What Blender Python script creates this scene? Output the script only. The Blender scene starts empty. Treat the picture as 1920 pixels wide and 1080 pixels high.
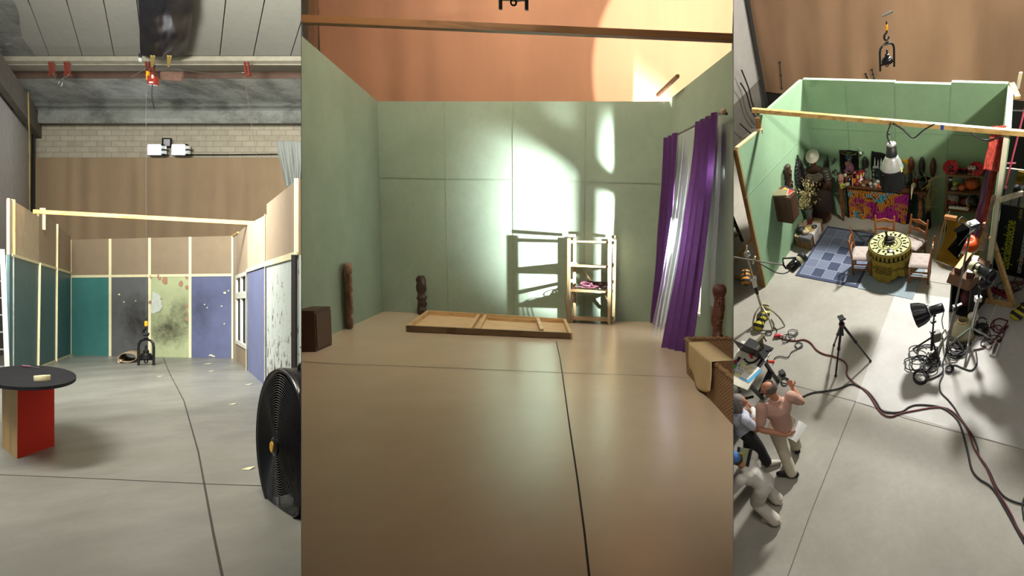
# A rental film stage shown as three bays side by side, parted by two thin partitions added to keep their light apart:
# a hall with a half painted set, a green set with a window, and the dressed green set seen from above.
import bpy, bmesh, math, random
from mathutils import Vector, Matrix, noise as mnoise
random.seed(7)
scene = bpy.context.scene
COL = scene.collection
PI = math.pi

# ------------------------------------------------------------------ camera, bays, world, lights
F, PX, PY = 1100.0, 1300.0, 568.0          # focal length and principal point of the shifted lens (1920 x 1080)


class Bay:
    """One bay of the stage: a level floor of its own, seen from the tripod at height H above it."""

    def __init__(self, down, H, mat=None):
        n = Vector(down).normalized()
        self.n, self.H = n, H
        Z = -n
        fw = Vector((0, 0, 1))
        Y = (fw - fw.dot(n) * n).normalized()
        X = Y.cross(Z)
        self.R = Matrix((X, Y, Z))           # camera axes -> bay axes
        self.M = mat or Matrix.Identity(4)

    def ray(self, px, py):
        return self.R @ Vector(((px - PX) / F, (py - PY) / F, 1.0))

    def f(self, px, py, h=0.0):
        d = self.ray(px, py)
        return Vector((0, 0, self.H)) + d * ((h - self.H) / d.z)

    def w(self, px, py, a, b):
        d = self.ray(px, py)
        e = Vector((b[0] - a[0], b[1] - a[1], 0))
        nn = Vector((-e.y, e.x, 0))
        o = Vector((0, 0, self.H))
        return o + d * (nn.dot(Vector((a[0], a[1], 0)) - o) / nn.dot(d))

    def d(self, px, py, y):
        d = self.ray(px, py)
        return Vector((0, 0, self.H)) + d * (y / d.y)

    def px(self, p):
        c = self.R.transposed() @ (Vector(p) - Vector((0, 0, self.H)))
        return (PX + F * c.x / c.z, PY + F * c.y / c.z)

    def up(self, px, py, py2):
        p = self.f(px, py)
        lo, hi = 0.0, self.H * 0.97
        for _ in range(50):
            m = (lo + hi) / 2
            if self.px(p + Vector((0, 0, m)))[1] > py2:
                lo = m
            else:
                hi = m
        return lo


RB = Bay((1690 - PX, 1750 - PY, F), 9.18)
cam_to_world = Matrix.Translation((0, 0, RB.H)) @ RB.R.to_4x4()


def bay_matrix(b):
    return cam_to_world @ b.R.to_4x4().inverted() @ Matrix.Translation((0, 0, -b.H))


LB = Bay((0, 1, 0), 1.8)
LB.M = bay_matrix(LB)
MBY = Bay((1010 - PX, 10678 - PY, F), 1.5)
MBY.M = bay_matrix(MBY)

cd = bpy.data.cameras.new('camera')
cam = bpy.data.objects.new('camera', cd)
COL.objects.link(cam)
cd.sensor_width = 36.0
cd.sensor_fit = 'HORIZONTAL'
cd.lens = F / 1920 * 36.0
cd.shift_x = (960 - PX) / 1920
cd.shift_y = (PY - 540) / 1920
cd.clip_start, cd.clip_end = 0.05, 200
cam.matrix_world = cam_to_world @ Matrix(((1, 0, 0, 0), (0, -1, 0, 0), (0, 0, -1, 0), (0, 0, 0, 1)))
scene.camera = cam

scene.view_settings.view_transform = 'Standard'
scene.view_settings.look = 'None'
scene.view_settings.gamma = 1.0
scene.view_settings.use_curve_mapping = False
scene.view_settings.exposure = 0.0

world = bpy.data.worlds.new('world')
scene.world = world
world.use_nodes = True
world.node_tree.nodes['Background'].inputs[0].default_value = (1.0, 0.985, 0.95, 1)
world.node_tree.nodes['Background'].inputs[1].default_value = 0.1


def light(bay, kind, name, p, target, energy, color=(1, 1, 1), size=0.3, spot=None, blend=0.3, size_y=None):
    ld = bpy.data.lights.new(name, kind)
    ld.energy = energy
    ld.color = color
    if kind == 'AREA':
        ld.size = size
        if size_y:
            ld.shape, ld.size_y = 'RECTANGLE', size_y
    else:
        ld.shadow_soft_size = size
    if kind == 'SPOT':
        ld.spot_size, ld.spot_blend = math.radians(spot), blend
    o = bpy.data.objects.new(name, ld)
    COL.objects.link(o)
    p, target = bay.M @ Vector(p), bay.M @ Vector(target)
    q = (target - p).to_track_quat('-Z', 'Y')
    o.matrix_world = Matrix.Translation(p) @ q.to_matrix().to_4x4()
    return o


# left hall: a front light, and two unseen fills added to brighten wall and roof
light(LB, 'AREA', 'hall_fill', (-8.0, 4.2, 7.6), (-10, 13, 0), 1000, (1.0, 0.98, 0.93), 2.2)
light(LB, 'AREA', 'hall_fill', (-11.5, 9.0, 7.6), (-17, 25, 6.0), 2800, (1.0, 0.97, 0.9), 2.0)
light(LB, 'AREA', 'hall_fill', (-15, 12.0, 4.5), (-16, 19, 11), 200, (1.0, 0.98, 0.93), 2.0)
# empty green set: film lamp behind the right wall shining through the window, unseen warm fill added in front,
# a lamp on the backdrop and a soft fill added for its dim side
light(MBY, 'SPOT', 'window_lamp', (0.478, 8.59, 1.4), (-0.60, 10.3, 1.6), 14000, (0.92, 0.98, 1.0), 0.03, 77, 0.42)
light(MBY, 'AREA', 'window_fill', (0.5, 8.6, 1.7), (-3.0, 8.9, 1.3), 160, (0.95, 0.98, 1.0), 0.3, size_y=2.0)  # unseen fill added behind the window to make the voile glow
light(MBY, 'AREA', 'warm_fill', (-3.5, 5.0, 5.5), (-3.2, 9.5, 1.5), 430, (1.0, 0.85, 0.64), 1.5)
light(MBY, 'SPOT', 'backdrop_lamp', (-0.3, 7.5, 6.4), (0.35, 11.9, 5.2), 3200, (1.0, 0.92, 0.78), 0.06, 58, 0.04)
light(MBY, 'AREA', 'backdrop_fill', (-3.0, 8.0, 7.5), (-3.0, 11.9, 5.5), 330, (1.0, 0.85, 0.7), 1.5)
# dressed set: flood high behind the back wall, a lamp high in front on the right, unseen fill added to even the floor
light(RB, 'SPOT', 'rear_flood', (7.2, 11.9, 7.75), (3.6, 7.2, 0), 6300, (1.0, 0.98, 0.94), 0.32, 115, 0.4)
light(RB, 'SPOT', 'front_lamp', (5.6, 3.2, 7.2), (5.3, 10.5, 3.5), 2300, (1.0, 0.95, 0.85), 0.16, 40, 0.4)
light(RB, 'SPOT', 'hall_fill', (0.9, 2.6, 8.6), (1.5, 4.2, 0), 1000, (1.0, 0.96, 0.88), 1.2, 82, 1.0)
light(RB, 'AREA', 'backdrop_fill', (9.0, 10.5, 9.0), (10.0, 19.0, 7.0), 900, (1.0, 0.95, 0.88), 2.0)


# ------------------------------------------------------------------ materials
def C(h):
    h = h.lstrip('#')
    c = [int(h[i:i + 2], 16) / 255 for i in (0, 2, 4)]
    return tuple((x / 12.92 if x <= 0.04045 else ((x + 0.055) / 1.055) ** 2.4) for x in c) + (1,)


def mul(c, k):
    return tuple(min(1, x * k) for x in c[:3]) + (1,)


class NT:
    def __init__(self, name):
        self.m = bpy.data.materials.new(name)
        self.m.use_nodes = True
        self.t = self.m.node_tree
        self.n = self.t.nodes
        self.b = self.n['Principled BSDF']
        self.out = self.n['Material Output']
        tc = self.n.new('ShaderNodeTexCoord')
        self.obj = tc.outputs['Object']

    def l(self, a, b):
        self.t.links.new(a, b)

    def put(self, sock, v):
        if hasattr(v, 'is_linked'):
            self.l(v, sock)
        else:
            sock.default_value = v

    def math(self, op, a, b=0.0, c=0.0, clamp=False):
        n = self.n.new('ShaderNodeMath')
        n.operation, n.use_clamp = op, clamp
        self.put(n.inputs[0], a)
        self.put(n.inputs[1], b)
        if op in ('MULTIPLY_ADD', 'SMOOTH_MIN', 'COMPARE', 'WRAP'):
            self.put(n.inputs[2], c)
        return n.outputs[0]

    def noise(self, scale, detail=4, rough=0.55, vec=None, dist=0.0):
        n = self.n.new('ShaderNodeTexNoise')
        n.inputs['Scale'].default_value = scale
        n.inputs['Detail'].default_value = detail
        n.inputs['Roughness'].default_value = rough
        n.inputs['Distortion'].default_value = dist
        self.l(vec or self.obj, n.inputs['Vector'])
        return n.outputs['Fac']

    def mix(self, f, a, b):
        n = self.n.new('ShaderNodeMix')
        n.data_type = 'RGBA'
        self.put(n.inputs[0], f)
        self.put(n.inputs[6], a)
        self.put(n.inputs[7], b)
        return n.outputs[2]

    def ramp(self, f, stops, interp='LINEAR'):
        n = self.n.new('ShaderNodeValToRGB')
        n.color_ramp.interpolation = interp
        e = n.color_ramp.elements
        e[0].position, e[0].color = stops[0]
        e[1].position, e[1].color = stops[-1]
        for p, c in stops[1:-1]:
            x = e.new(p)
            x.color = c
        self.l(f, n.inputs[0])
        return n.outputs[0]

    def sep(self, v=None):
        n = self.n.new('ShaderNodeSeparateXYZ')
        self.l(v or self.obj, n.inputs[0])
        return n.outputs[0], n.outputs[1], n.outputs[2]

    def map(self, scale=(1, 1, 1), rot=(0, 0, 0), loc=(0, 0, 0), vec=None):
        n = self.n.new('ShaderNodeMapping')
        n.inputs['Scale'].default_value = scale
        n.inputs['Rotation'].default_value = rot
        n.inputs['Location'].default_value = loc
        self.l(vec or self.obj, n.inputs['Vector'])
        return n.outputs[0]

    def bump(self, h, strength=0.3, dist=0.02):
        n = self.n.new('ShaderNodeBump')
        n.inputs['Strength'].default_value = strength
        n.inputs['Distance'].default_value = dist
        self.l(h, n.inputs['Height'])
        self.l(n.outputs[0], self.b.inputs['Normal'])

    def done(self, col, rough=0.6, metal=0.0, spec=None):
        self.put(self.b.inputs['Base Color'], col)
        self.put(self.b.inputs['Roughness'], rough)
        self.b.inputs['Metallic'].default_value = metal
        if spec is not None:
            self.b.inputs['Specular IOR Level'].default_value = spec
        return self.m


_mats = {}


def mat(name, hexa, rough=0.6, var=0.08, scale=6.0, bump=0.0, metal=0.0, hex2=None, spec=None, stretch=(1, 1, 1)):
    if name in _mats:
        return _mats[name]
    t = NT(name)
    v = t.map(stretch)
    f = t.noise(scale, 4, 0.6, v)
    a = C(hexa)
    f2 = t.ramp(f, [(0.3, (0, 0, 0, 1)), (0.7, (1, 1, 1, 1))])
    col = t.mix(f2, mul(a, 1 - var) if not hex2 else a, mul(a, 1 + var) if not hex2 else C(hex2))
    if bump:
        t.bump(t.noise(scale * 6, 3, 0.6, v), bump, 0.01)
    _mats[name] = t.done(col, rough, metal, spec)
    return _mats[name]


def wood(name, hexa, hex2, axis='X', scale=9.0, rough=0.5):
    if name in _mats:
        return _mats[name]
    t = NT(name)
    st = {'X': (0.12, 1, 1), 'Y': (1, 0.12, 1), 'Z': (1, 1, 0.12)}[axis]
    v = t.map(st)
    f = t.noise(scale, 5, 0.65, v, 0.6)
    col = t.ramp(f, [(0.3, C(hex2)), (0.5, C(hexa)), (0.75, mul(C(hexa), 1.15))])
    kn = t.noise(2.2, 2, 0.5)
    col = t.mix(t.ramp(kn, [(0.68, (0, 0, 0, 1)), (0.74, (0.7, 0.7, 0.7, 1))]), col, C(hex2))
    t.bump(f, 0.15, 0.01)
    _mats[name] = t.done(col, rough)
    return _mats[name]


def cloth(name, hexa, trans=0.0, clear=0.0, var=0.1, rough=0.9):
    if name in _mats:
        return _mats[name]
    t = NT(name)
    c = C(hexa)
    f = t.noise(14, 3)
    col = t.mix(f, mul(c, 1 - var), mul(c, 1 + var))
    t.done(col, rough, 0, 0.15)
    sh = t.b.outputs[0]
    if trans:
        n = t.n.new('ShaderNodeBsdfTranslucent')
        t.l(col, n.inputs[0])
        m = t.n.new('ShaderNodeMixShader')
        m.inputs[0].default_value = trans
        t.l(sh, m.inputs[1])
        t.l(n.outputs[0], m.inputs[2])
        sh = m.outputs[0]
    if clear:
        n = t.n.new('ShaderNodeBsdfTransparent')
        n.inputs[0].default_value = mul(c, 1.3) if clear < 0.6 else (1, 1, 1, 1)
        m = t.n.new('ShaderNodeMixShader')
        m.inputs[0].default_value = clear
        t.l(sh, m.inputs[1])
        t.l(n.outputs[0], m.inputs[2])
        sh = m.outputs[0]
    t.l(sh, t.out.inputs['Surface'])
    _mats[name] = t.m
    return t.m


def emit(name, hexa, strength):
    if name in _mats:
        return _mats[name]
    t = NT(name)
    t.done(C(hexa), 0.4)
    t.b.inputs['Emission Color'].default_value = C(hexa)
    t.b.inputs['Emission Strength'].default_value = strength
    _mats[name] = t.m
    return t.m


# ------------------------------------------------------------------ mesh building
class MB:
    def __init__(self):
        self.v, self.f, self.mi = [], [], []
        self.cur = 0

    def add(self, vs, fs):
        b = len(self.v)
        self.v += [Vector(v) for v in vs]
        self.f += [tuple(b + i for i in f) for f in fs]
        self.mi += [self.cur] * len(fs)
        return self

    def use(self, i):
        self.cur = i
        return self

    def quad(self, a, b, c, d):
        return self.add([a, b, c, d], [(0, 1, 2, 3)])

    def box(self, c, s, rot=None, taper=1.0):
        x, y, z = s[0] / 2, s[1] / 2, s[2] / 2
        vs = [Vector((sx * x * (taper if sz > 0 else 1), sy * y * (taper if sz > 0 else 1), sz * z)) for sz in (-1, 1) for sx, sy in ((-1, -1), (1, -1), (1, 1), (-1, 1))]
        if rot is not None:
            vs = [rot @ v for v in vs]
        c = Vector(c)
        return self.add([c + v for v in vs], [(3, 2, 1, 0), (4, 5, 6, 7), (0, 1, 5, 4), (1, 2, 6, 5), (2, 3, 7, 6), (3, 0, 4, 7)])

    def bbox(self, c, s, r=0.01, rot=None, n=2):
        """a box with rounded edges along its vertical sides and a small chamfer"""
        x, y = s[0] / 2, s[1] / 2
        r = min(r, x * 0.95, y * 0.95, s[2] * 0.45)
        pts = []
        for cx, cy, a0 in ((x - r, y - r, 0), (-x + r, y - r, 90), (-x + r, -y + r, 180), (x - r, -y + r, 270)):
            for k in range(n + 1):
                a = math.radians(a0 + 90 * k / n)
                pts.append((cx, cy, math.cos(a), math.sin(a)))
        rings = []
        for zz, k in ((-s[2] / 2, -0.6), (-s[2] / 2 + r * 0.6, 1), (s[2] / 2 - r * 0.6, 1), (s[2] / 2, -0.6)):
            rr = r if k == 1 else r * 0.4
            rings.append([Vector((p[0] + rr * p[2], p[1] + rr * p[3], zz)) for p in pts])
        c = Vector(c)
        m = len(pts)
        vs = [(c + (rot @ v if rot is not None else v)) for ring in rings for v in ring]
        fs = [tuple(reversed(range(m))), tuple(range(3 * m, 4 * m))]
        for k in range(3):
            for i in range(m):
                j = (i + 1) % m
                fs.append((k * m + i, k * m + j, (k + 1) * m + j, (k + 1) * m + i))
        return self.add(vs, fs)

    def bar(self, p, q, w, h, up=(0, 0, 1)):
        """a square-cut bar from p to q"""
        p, q = Vector(p), Vector(q)
        d = (q - p).normalized()
        u = Vector(up)
        if abs(d.dot(u.normalized())) > 0.98:
            u = Vector((0, 1, 0)) if abs(d.y) < 0.9 else Vector((1, 0, 0))
        s = d.cross(u).normalized()
        u = s.cross(d).normalized()
        vs = [e + s * sx * w / 2 + u * sz * h / 2 for e in (p, q) for sx, sz in ((-1, -1), (1, -1), (1, 1), (-1, 1))]
        return self.add(vs, [(3, 2, 1, 0), (4, 5, 6, 7), (0, 1, 5, 4), (1, 2, 6, 5), (2, 3, 7, 6), (3, 0, 4, 7)])

    def tube(self, pts, r, n=8, cap=True, closed=False):
        pts = [Vector(p) for p in pts]
        m = len(pts)
        rr = r if hasattr(r, '__len__') else [r] * m
        t0 = None
        vs = []
        u = None
        for i, p in enumerate(pts):
            if closed:
                t = pts[(i + 1) % m] - pts[i - 1]
            else:
                t = pts[min(i + 1, m - 1)] - pts[max(i - 1, 0)]
            if t.length < 1e-9:
                t = t0 or Vector((0, 0, 1))
            t.normalize()
            if u is None:
                u = t.orthogonal().normalized()
            else:
                u = u - t * u.dot(t)
                u = u.normalized() if u.length > 1e-6 else t.orthogonal().normalized()
            w = t.cross(u)
            t0 = t
            vs += [p + (u * math.cos(2 * PI * k / n) + w * math.sin(2 * PI * k / n)) * rr[i] for k in range(n)]
        fs = []
        for i in range(m if closed else m - 1):
            j = (i + 1) % m
            for k in range(n):
                l = (k + 1) % n
                fs.append((i * n + k, i * n + l, j * n + l, j * n + k))
        if cap and not closed:
            fs.append(tuple(reversed(range(n))))
            fs.append(tuple(range((m - 1) * n, m * n)))
        return self.add(vs, fs)

    def cyl(self, p, q, r, r2=None, n=16):
        return self.tube([p, q], [r, r if r2 is None else r2], n)

    def lathe(self, prof, n=24, c=(0, 0, 0), rot=None, cap=True, sx=1.0, sy=1.0):
        c = Vector(c)
        vs = []
        for r, z in prof:
            for k in range(n):
                a = 2 * PI * k / n
                v = Vector((r * math.cos(a) * sx, r * math.sin(a) * sy, z))
                vs.append(c + (rot @ v if rot is not None else v))
        fs = []
        for i in range(len(prof) - 1):
            for k in range(n):
                l = (k + 1) % n
                fs.append((i * n + k, i * n + l, (i + 1) * n + l, (i + 1) * n + k))
        if cap:
            fs.append(tuple(reversed(range(n))))
            fs.append(tuple(range((len(prof) - 1) * n, len(prof) * n)))
        return self.add(vs, fs)

    def ball(self, c, r, n=12, m=8, rot=None):
        r = r if hasattr(r, '__len__') else (r, r, r)
        prof = [(math.sin(PI * i / m), -math.cos(PI * i / m)) for i in range(m + 1)]
        prof[0], prof[-1] = (0.02, -1), (0.02, 1)
        c = Vector(c)
        vs = []
        for a, z in prof:
            for k in range(n):
                t = 2 * PI * k / n
                v = Vector((a * math.cos(t) * r[0], a * math.sin(t) * r[1], z * r[2]))
                vs.append(c + (rot @ v if rot is not None else v))
        fs = [tuple(reversed(range(n))), tuple(range(m * n, (m + 1) * n))]
        for i in range(m):
            for k in range(n):
                l = (k + 1) % n
                fs.append((i * n + k, i * n + l, (i + 1) * n + l, (i + 1) * n + k))
        return self.add(vs, fs)

    def prism(self, poly, off):
        """extrudes a flat polygon by the vector off"""
        n = len(poly)
        off = Vector(off)
        vs = [Vector(p) for p in poly]
        vs += [v + off for v in vs]
        fs = [tuple(reversed(range(n))), tuple(range(n, 2 * n))]
        fs += [(i, (i + 1) % n, n + (i + 1) % n, n + i) for i in range(n)]
        return self.add(vs, fs)

    def grid(self, fn, nu, nv):
        vs = [fn(i / nu, j / nv) for j in range(nv + 1) for i in range(nu + 1)]
        fs = [(j * (nu + 1) + i, j * (nu + 1) + i + 1, (j + 1) * (nu + 1) + i + 1, (j + 1) * (nu + 1) + i) for j in range(nv) for i in range(nu)]
        return self.add(vs, fs)

    def build(self, name, m, parent=None, smooth=False, mw=None, voxel=None, solid=None, sub=0):
        me = bpy.data.meshes.new(name)
        me.from_pydata([tuple(v) for v in self.v], [], self.f)
        ms = m if isinstance(m, (list, tuple)) else [m]
        for x in ms:
            me.materials.append(x)
        for p, i in zip(me.polygons, self.mi):
            p.material_index = min(i, len(ms) - 1)
            p.use_smooth = smooth
        bm = bmesh.new()
        bm.from_mesh(me)
        bmesh.ops.recalc_face_normals(bm, faces=bm.faces)
        bm.to_mesh(me)
        bm.free()
        me.update()
        o = bpy.data.objects.new(name, me)
        COL.objects.link(o)
        if parent is not None:
            o.parent = parent
        if mw is not None:
            o.matrix_world = mw
        if voxel:
            r = o.modifiers.new('remesh', 'REMESH')
            r.mode, r.voxel_size, r.use_smooth_shade = 'VOXEL', voxel, True
            s = o.modifiers.new('smooth', 'SMOOTH')
            s.factor, s.iterations = 0.5, 4
        if solid:
            s = o.modifiers.new('solid', 'SOLIDIFY')
            s.thickness, s.offset = solid, 0
        if sub:
            s = o.modifiers.new('sub', 'SUBSURF')
            s.levels = s.render_levels = sub
        return o


_used = {}
BAY_OF = {}


def tag(o, label, cat, group=None, kind=None):
    o['label'], o['category'] = label, cat
    if group:
        o['group'] = group
    if kind:
        o['kind'] = kind
    return o


def thing(bay, name, label, cat, loc=(0, 0, 0), rz=0.0, group=None, rot=None, s=1.0):
    o = bpy.data.objects.new(name, None)
    o.empty_display_size = 0.1
    COL.objects.link(o)
    R = Matrix.Rotation(rz, 4, 'Z')
    if rot is not None:
        R = R @ rot.to_4x4()
    o.matrix_world = bay.M @ Matrix.Translation(loc) @ R @ Matrix.Scale(s, 4)
    BAY_OF[o.name] = bay
    return tag(o, label, cat, group)


def solo(bay, mb, name, m, label, cat, loc=(0, 0, 0), rz=0.0, group=None, kind=None, **kw):
    o = mb.build(name, m, mw=bay.M @ Matrix.Translation(loc) @ Matrix.Rotation(rz, 4, 'Z'), **kw)
    BAY_OF[o.name] = bay
    return tag(o, label, cat, group, kind)


TRIMS = [0]


def struct(bay, mb, name, m, label=None, **kw):
    if name == 'trim':
        TRIMS[0] += 1
        name = 'trim_%d' % TRIMS[0]
    o = mb.build(name, m, mw=bay.M.copy(), **kw)
    o['kind'] = 'structure'
    if label:
        o['label'] = label
    BAY_OF[o.name] = bay
    return o


def copy_thing(o, bay, loc, rz, label, s=1.0, rot=None):
    c = o.copy()
    COL.objects.link(c)
    R = Matrix.Rotation(rz, 4, 'Z')
    if rot is not None:
        R = R @ rot.to_4x4()
    c.matrix_world = bay.M @ Matrix.Translation(loc) @ R @ Matrix.Scale(s, 4)
    c['label'] = label
    BAY_OF[c.name] = bay
    for ch in list(o.children):
        d = ch.copy()
        COL.objects.link(d)
        d.parent = c
        for g in ch.children:
            e = g.copy()
            COL.objects.link(e)
            e.parent = d
    return c


def curve(pts, k=6):
    """Catmull-Rom through the points"""
    P = [Vector(p) for p in pts]
    out = []
    for i in range(len(P) - 1):
        a, b, c, d = P[max(i - 1, 0)], P[i], P[i + 1], P[min(i + 2, len(P) - 1)]
        for j in range(k):
            t = j / k
            out.append(0.5 * ((2 * b) + (c - a) * t + (2 * a - 5 * b + 4 * c - d) * t * t + (3 * b - a - 3 * c + d) * t ** 3))
    out.append(P[-1])
    return out


def panel(bay, a, b, z0a, z1a, z0b=None, z1b=None, t=0.03, back=True):
    """an upright sheet between floor points a and b, thickness t away from the camera"""
    a, b = Vector((a[0], a[1], 0)), Vector((b[0], b[1], 0))
    z0b = z0a if z0b is None else z0b
    z1b = z1a if z1b is None else z1b
    e = (b - a).normalized()
    n = Vector((-e.y, e.x, 0))
    if n.dot((a + b) / 2) < 0:
        n = -n
    if not back:
        n = -n
    q = [a + Vector((0, 0, z0a)), b + Vector((0, 0, z0b)), b + Vector((0, 0, z1b)), a + Vector((0, 0, z1a))]
    return MB().prism(q, n * t), n


def rot_to(d, up=(0, 0, 1)):
    """3x3 rotation taking +Z to d"""
    return Vector(d).to_track_quat('Z', 'Y').to_matrix()


def text_mesh(bay, s, size, m, parent, name, mw_local, font_scale=(1, 1), depth=0.004, bold=0.0):
    cu = bpy.data.curves.new('lettering', 'FONT')
    cu.body, cu.size, cu.extrude, cu.offset = s, size, depth, bold
    o = bpy.data.objects.new('lettering', cu)
    COL.objects.link(o)
    bpy.context.view_layer.update()
    dg = bpy.context.evaluated_depsgraph_get()
    me = bpy.data.meshes.new_from_object(o.evaluated_get(dg))
    bpy.data.objects.remove(o)
    me.transform(mw_local @ Matrix.Diagonal((font_scale[0], font_scale[1], 1, 1)))
    me.materials.clear()
    me.materials.append(m)
    r = bpy.data.objects.new(name, me)
    COL.objects.link(r)
    r.parent = parent
    return r


def V(*a):
    return Vector(a)


# ------------------------------------------------------------------ shared materials
pine = wood('pine', '#c9a468', '#a57c40', 'X')
pine_z = wood('pine_upright', '#c8ab7c', '#a68550', 'Z')
pale_wood = wood('pale_wood', '#d9cfb0', '#bca980', 'Z')
black_metal = mat('black_metal', '#17181a', 0.4, 0.2, 8, metal=0.3)
black_rubber = mat('black_rubber', '#141415', 0.65)
chrome = mat('chrome', '#b9b9b4', 0.25, 0.05, metal=0.9)
steel = mat('steel', '#8b8a84', 0.35, 0.1, metal=0.8)
cable_black = mat('cable_black', '#1c1c1e', 0.5)
cable_red = mat('cable_red', '#5d2526', 0.5)
white_plastic = mat('white_plastic', '#dcdad2', 0.4, 0.04)
tape_cream = mat('masking_tape', '#d9d4ad', 0.7, 0.06)
paper_white = mat('paper', '#e2e0da', 0.8, 0.03)
red_paint = mat('red_iron_paint', '#6f3226', 0.45, 0.15)
yellow_plastic = mat('yellow_plastic', '#e0a81d', 0.4)


def concrete_floor(name, a, b, c, rough=0.35, sc=0.7, rvar=.25, mott=.22):
    t = NT(name)
    f = t.noise(sc, 6, 0.62)
    col = t.ramp(f, [(0.3, C(a)), (0.52, C(b)), (0.7, C(c))])
    g = t.noise(9, 5, 0.7)
    col = t.mix(t.ramp(g, [(0.35, (0, 0, 0, 1)), (0.75, (mott, mott, mott, 1))]), col, mul(C(a), 0.7))
    sp = t.noise(38, 2, 0.5)
    col = t.mix(t.ramp(sp, [(0.72, (0, 0, 0, 1)), (0.76, (0.4, 0.4, 0.4, 1))]), col, mul(C(a), 0.45))
    r = t.math('MULTIPLY_ADD', t.noise(2.0, 4), rvar, rough - rvar * .4)
    t.bump(t.noise(25, 3), 0.05, 0.01)
    return t.done(col, r, 0, 0.45)


groove = mat('floor_joint', '#3b3833', 0.9)


def strips(mb, bay, lines, w, z=0.002):
    mb.use(1)
    for pts in lines:
        for p, q in zip(pts[:-1], pts[1:]):
            a, b = bay.f(*p), bay.f(*q)
            d = (b - a).normalized()
            s = V(-d.y, d.x, 0) * w / 2
            up = V(0, 0, z)
            mb.quad(a - s + up, b - s + up, b + s + up, a + s + up)
    mb.use(0)


# ================================================================== LEFT BAY: hall with the half painted set
B = LB
EDGE_L = 565.0
mb = MB()
fl_far = [B.f(-500, 636), B.f(EDGE_L, 636)]
mb.quad(B.f(-500, 1900), B.f(EDGE_L, 1900), fl_far[1], fl_far[0])
strips(mb, B, [[(306, 671), (318, 700), (345, 752), (372, 848), (400, 1000), (425, 1120)], [(-30, 889), (190, 898), (400, 908), (520, 912)]], 0.016)
struct(B, mb, 'floor', [concrete_floor('polished_concrete', '#6c6d66', '#7c7d76', '#8a8b84', 0.36), groove], 'grey polished concrete hall floor')

# -- the hall shell
YB = 25.0


def brick_mat():
    t = NT('pale_block_wall')
    n = t.n.new('ShaderNodeTexBrick')
    n.inputs['Scale'].default_value = 1.0
    n.inputs['Brick Width'].default_value = 0.62
    n.inputs['Row Height'].default_value = 0.235
    n.inputs['Mortar Size'].default_value = 0.012
    n.inputs['Color1'].default_value = C('#a39d8b')
    n.inputs['Color2'].default_value = C('#b0aa98')
    n.inputs['Mortar'].default_value = C('#85806f')
    t.l(t.map((1, 1, 1), (PI / 2, 0, 0)), n.inputs['Vector'])
    f = t.noise(3, 5)
    col = t.mix(t.ramp(f, [(0.4, (0, 0, 0, 1)), (0.8, (0.5, 0.5, 0.5, 1))]), n.outputs['Color'], C('#8d8672'))
    return t.done(col, 0.9)


def sprayed(name, a, b):
    t = NT(name)
    f = t.noise(1.1, 6, 0.7)
    col = t.ramp(f, [(0.36, C(a)), (0.56, C(b)), (0.8, mul(C(b), 1.15))])
    t.bump(t.noise(14, 5, 0.7), 0.9, 0.06)
    return t.done(col, 0.95)


blocks = brick_mat()
spray = sprayed('sprayed_insulation', '#6f736e', '#989c95')
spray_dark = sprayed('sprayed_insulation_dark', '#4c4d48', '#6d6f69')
plaster_grey = mat('grey_plaster', '#a3a39f', 0.9, 0.1, 2.5, 0.2)
plaster_low = mat('grey_plaster_low', '#6b6b68', 0.9, 0.1, 2.5, 0.2)
roof_panel = mat('roof_panel', '#7c7d75', 0.8, 0.05, 5)
conc_beam = mat('concrete_beam', '#8d8979', 0.9, 0.12, 4, 0.3)
rust_band = mat('rust_brown_band', '#5a463b', 0.8, 0.15, 3)


def pd(x, y, yy):
    return B.d(x, y, yy)


zt = pd(100, 228, YB).z
mb, _ = panel(B, pd(-60, 0, YB), pd(EDGE_L, 0, YB), 0, zt, t=0.2)
struct(B, mb, 'wall_back', blocks, 'pale concrete block wall of the hall')
# left hall wall runs towards the floor's vanishing point
dl = V(-0.9045, 1, 0)
c0 = V(pd(62, 568, YB).x, YB, 0)
c1 = c0 - dl * 17
mb, nL = panel(B, c0, c1, 2.6, 8.85, t=0.2)
mb.cur = 1
mb2, _ = panel(B, c0, c1, 0, 2.6, t=0.2)
for q in [mb2]:
    mb.add(q.v, q.f)
struct(B, mb, 'wall_left', [plaster_grey, plaster_low], 'grey hall side wall, darker below')
mb = MB()
q0, q1 = c0 + V(0.12, 0, 0), c1 + V(0.12, 0, 0)
mb.prism([q0 + V(0, 0, 8.8), q0 + V(0.25, 0, 8.8), q0 + V(0.25, 0, 9.75), q0 + V(0, 0, 9.75)], q1 - q0)
struct(B, mb, 'trim', mat('dark_concrete_beam', '#5d594f', 0.9, 0.15, 3, 0.3), 'dark concrete beam on top of the side wall')
# right hall wall seen as a sliver beside the grey curtain
# sprayed lintel, sloped soffit, rust band, gutter beam, roof panels
XL = -34.0


def span(y, z, px=EDGE_L):
    """the two ends of a beam line across the bay at depth y and height z"""
    return V(XL, y, z), V((px - PX) / F * y, y, z)


def strip_between(prof, name, m, label, tail=None):
    mb = MB()
    rows = [span(y, z) for y, z in prof]
    for (a, b), (c, d) in zip(rows[:-1], rows[1:]):
        mb.quad(a, b, d, c)
    return struct(B, mb, name, m, label)


def zz(py, y):
    return 1.8 - (py - 568) / F * y


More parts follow.
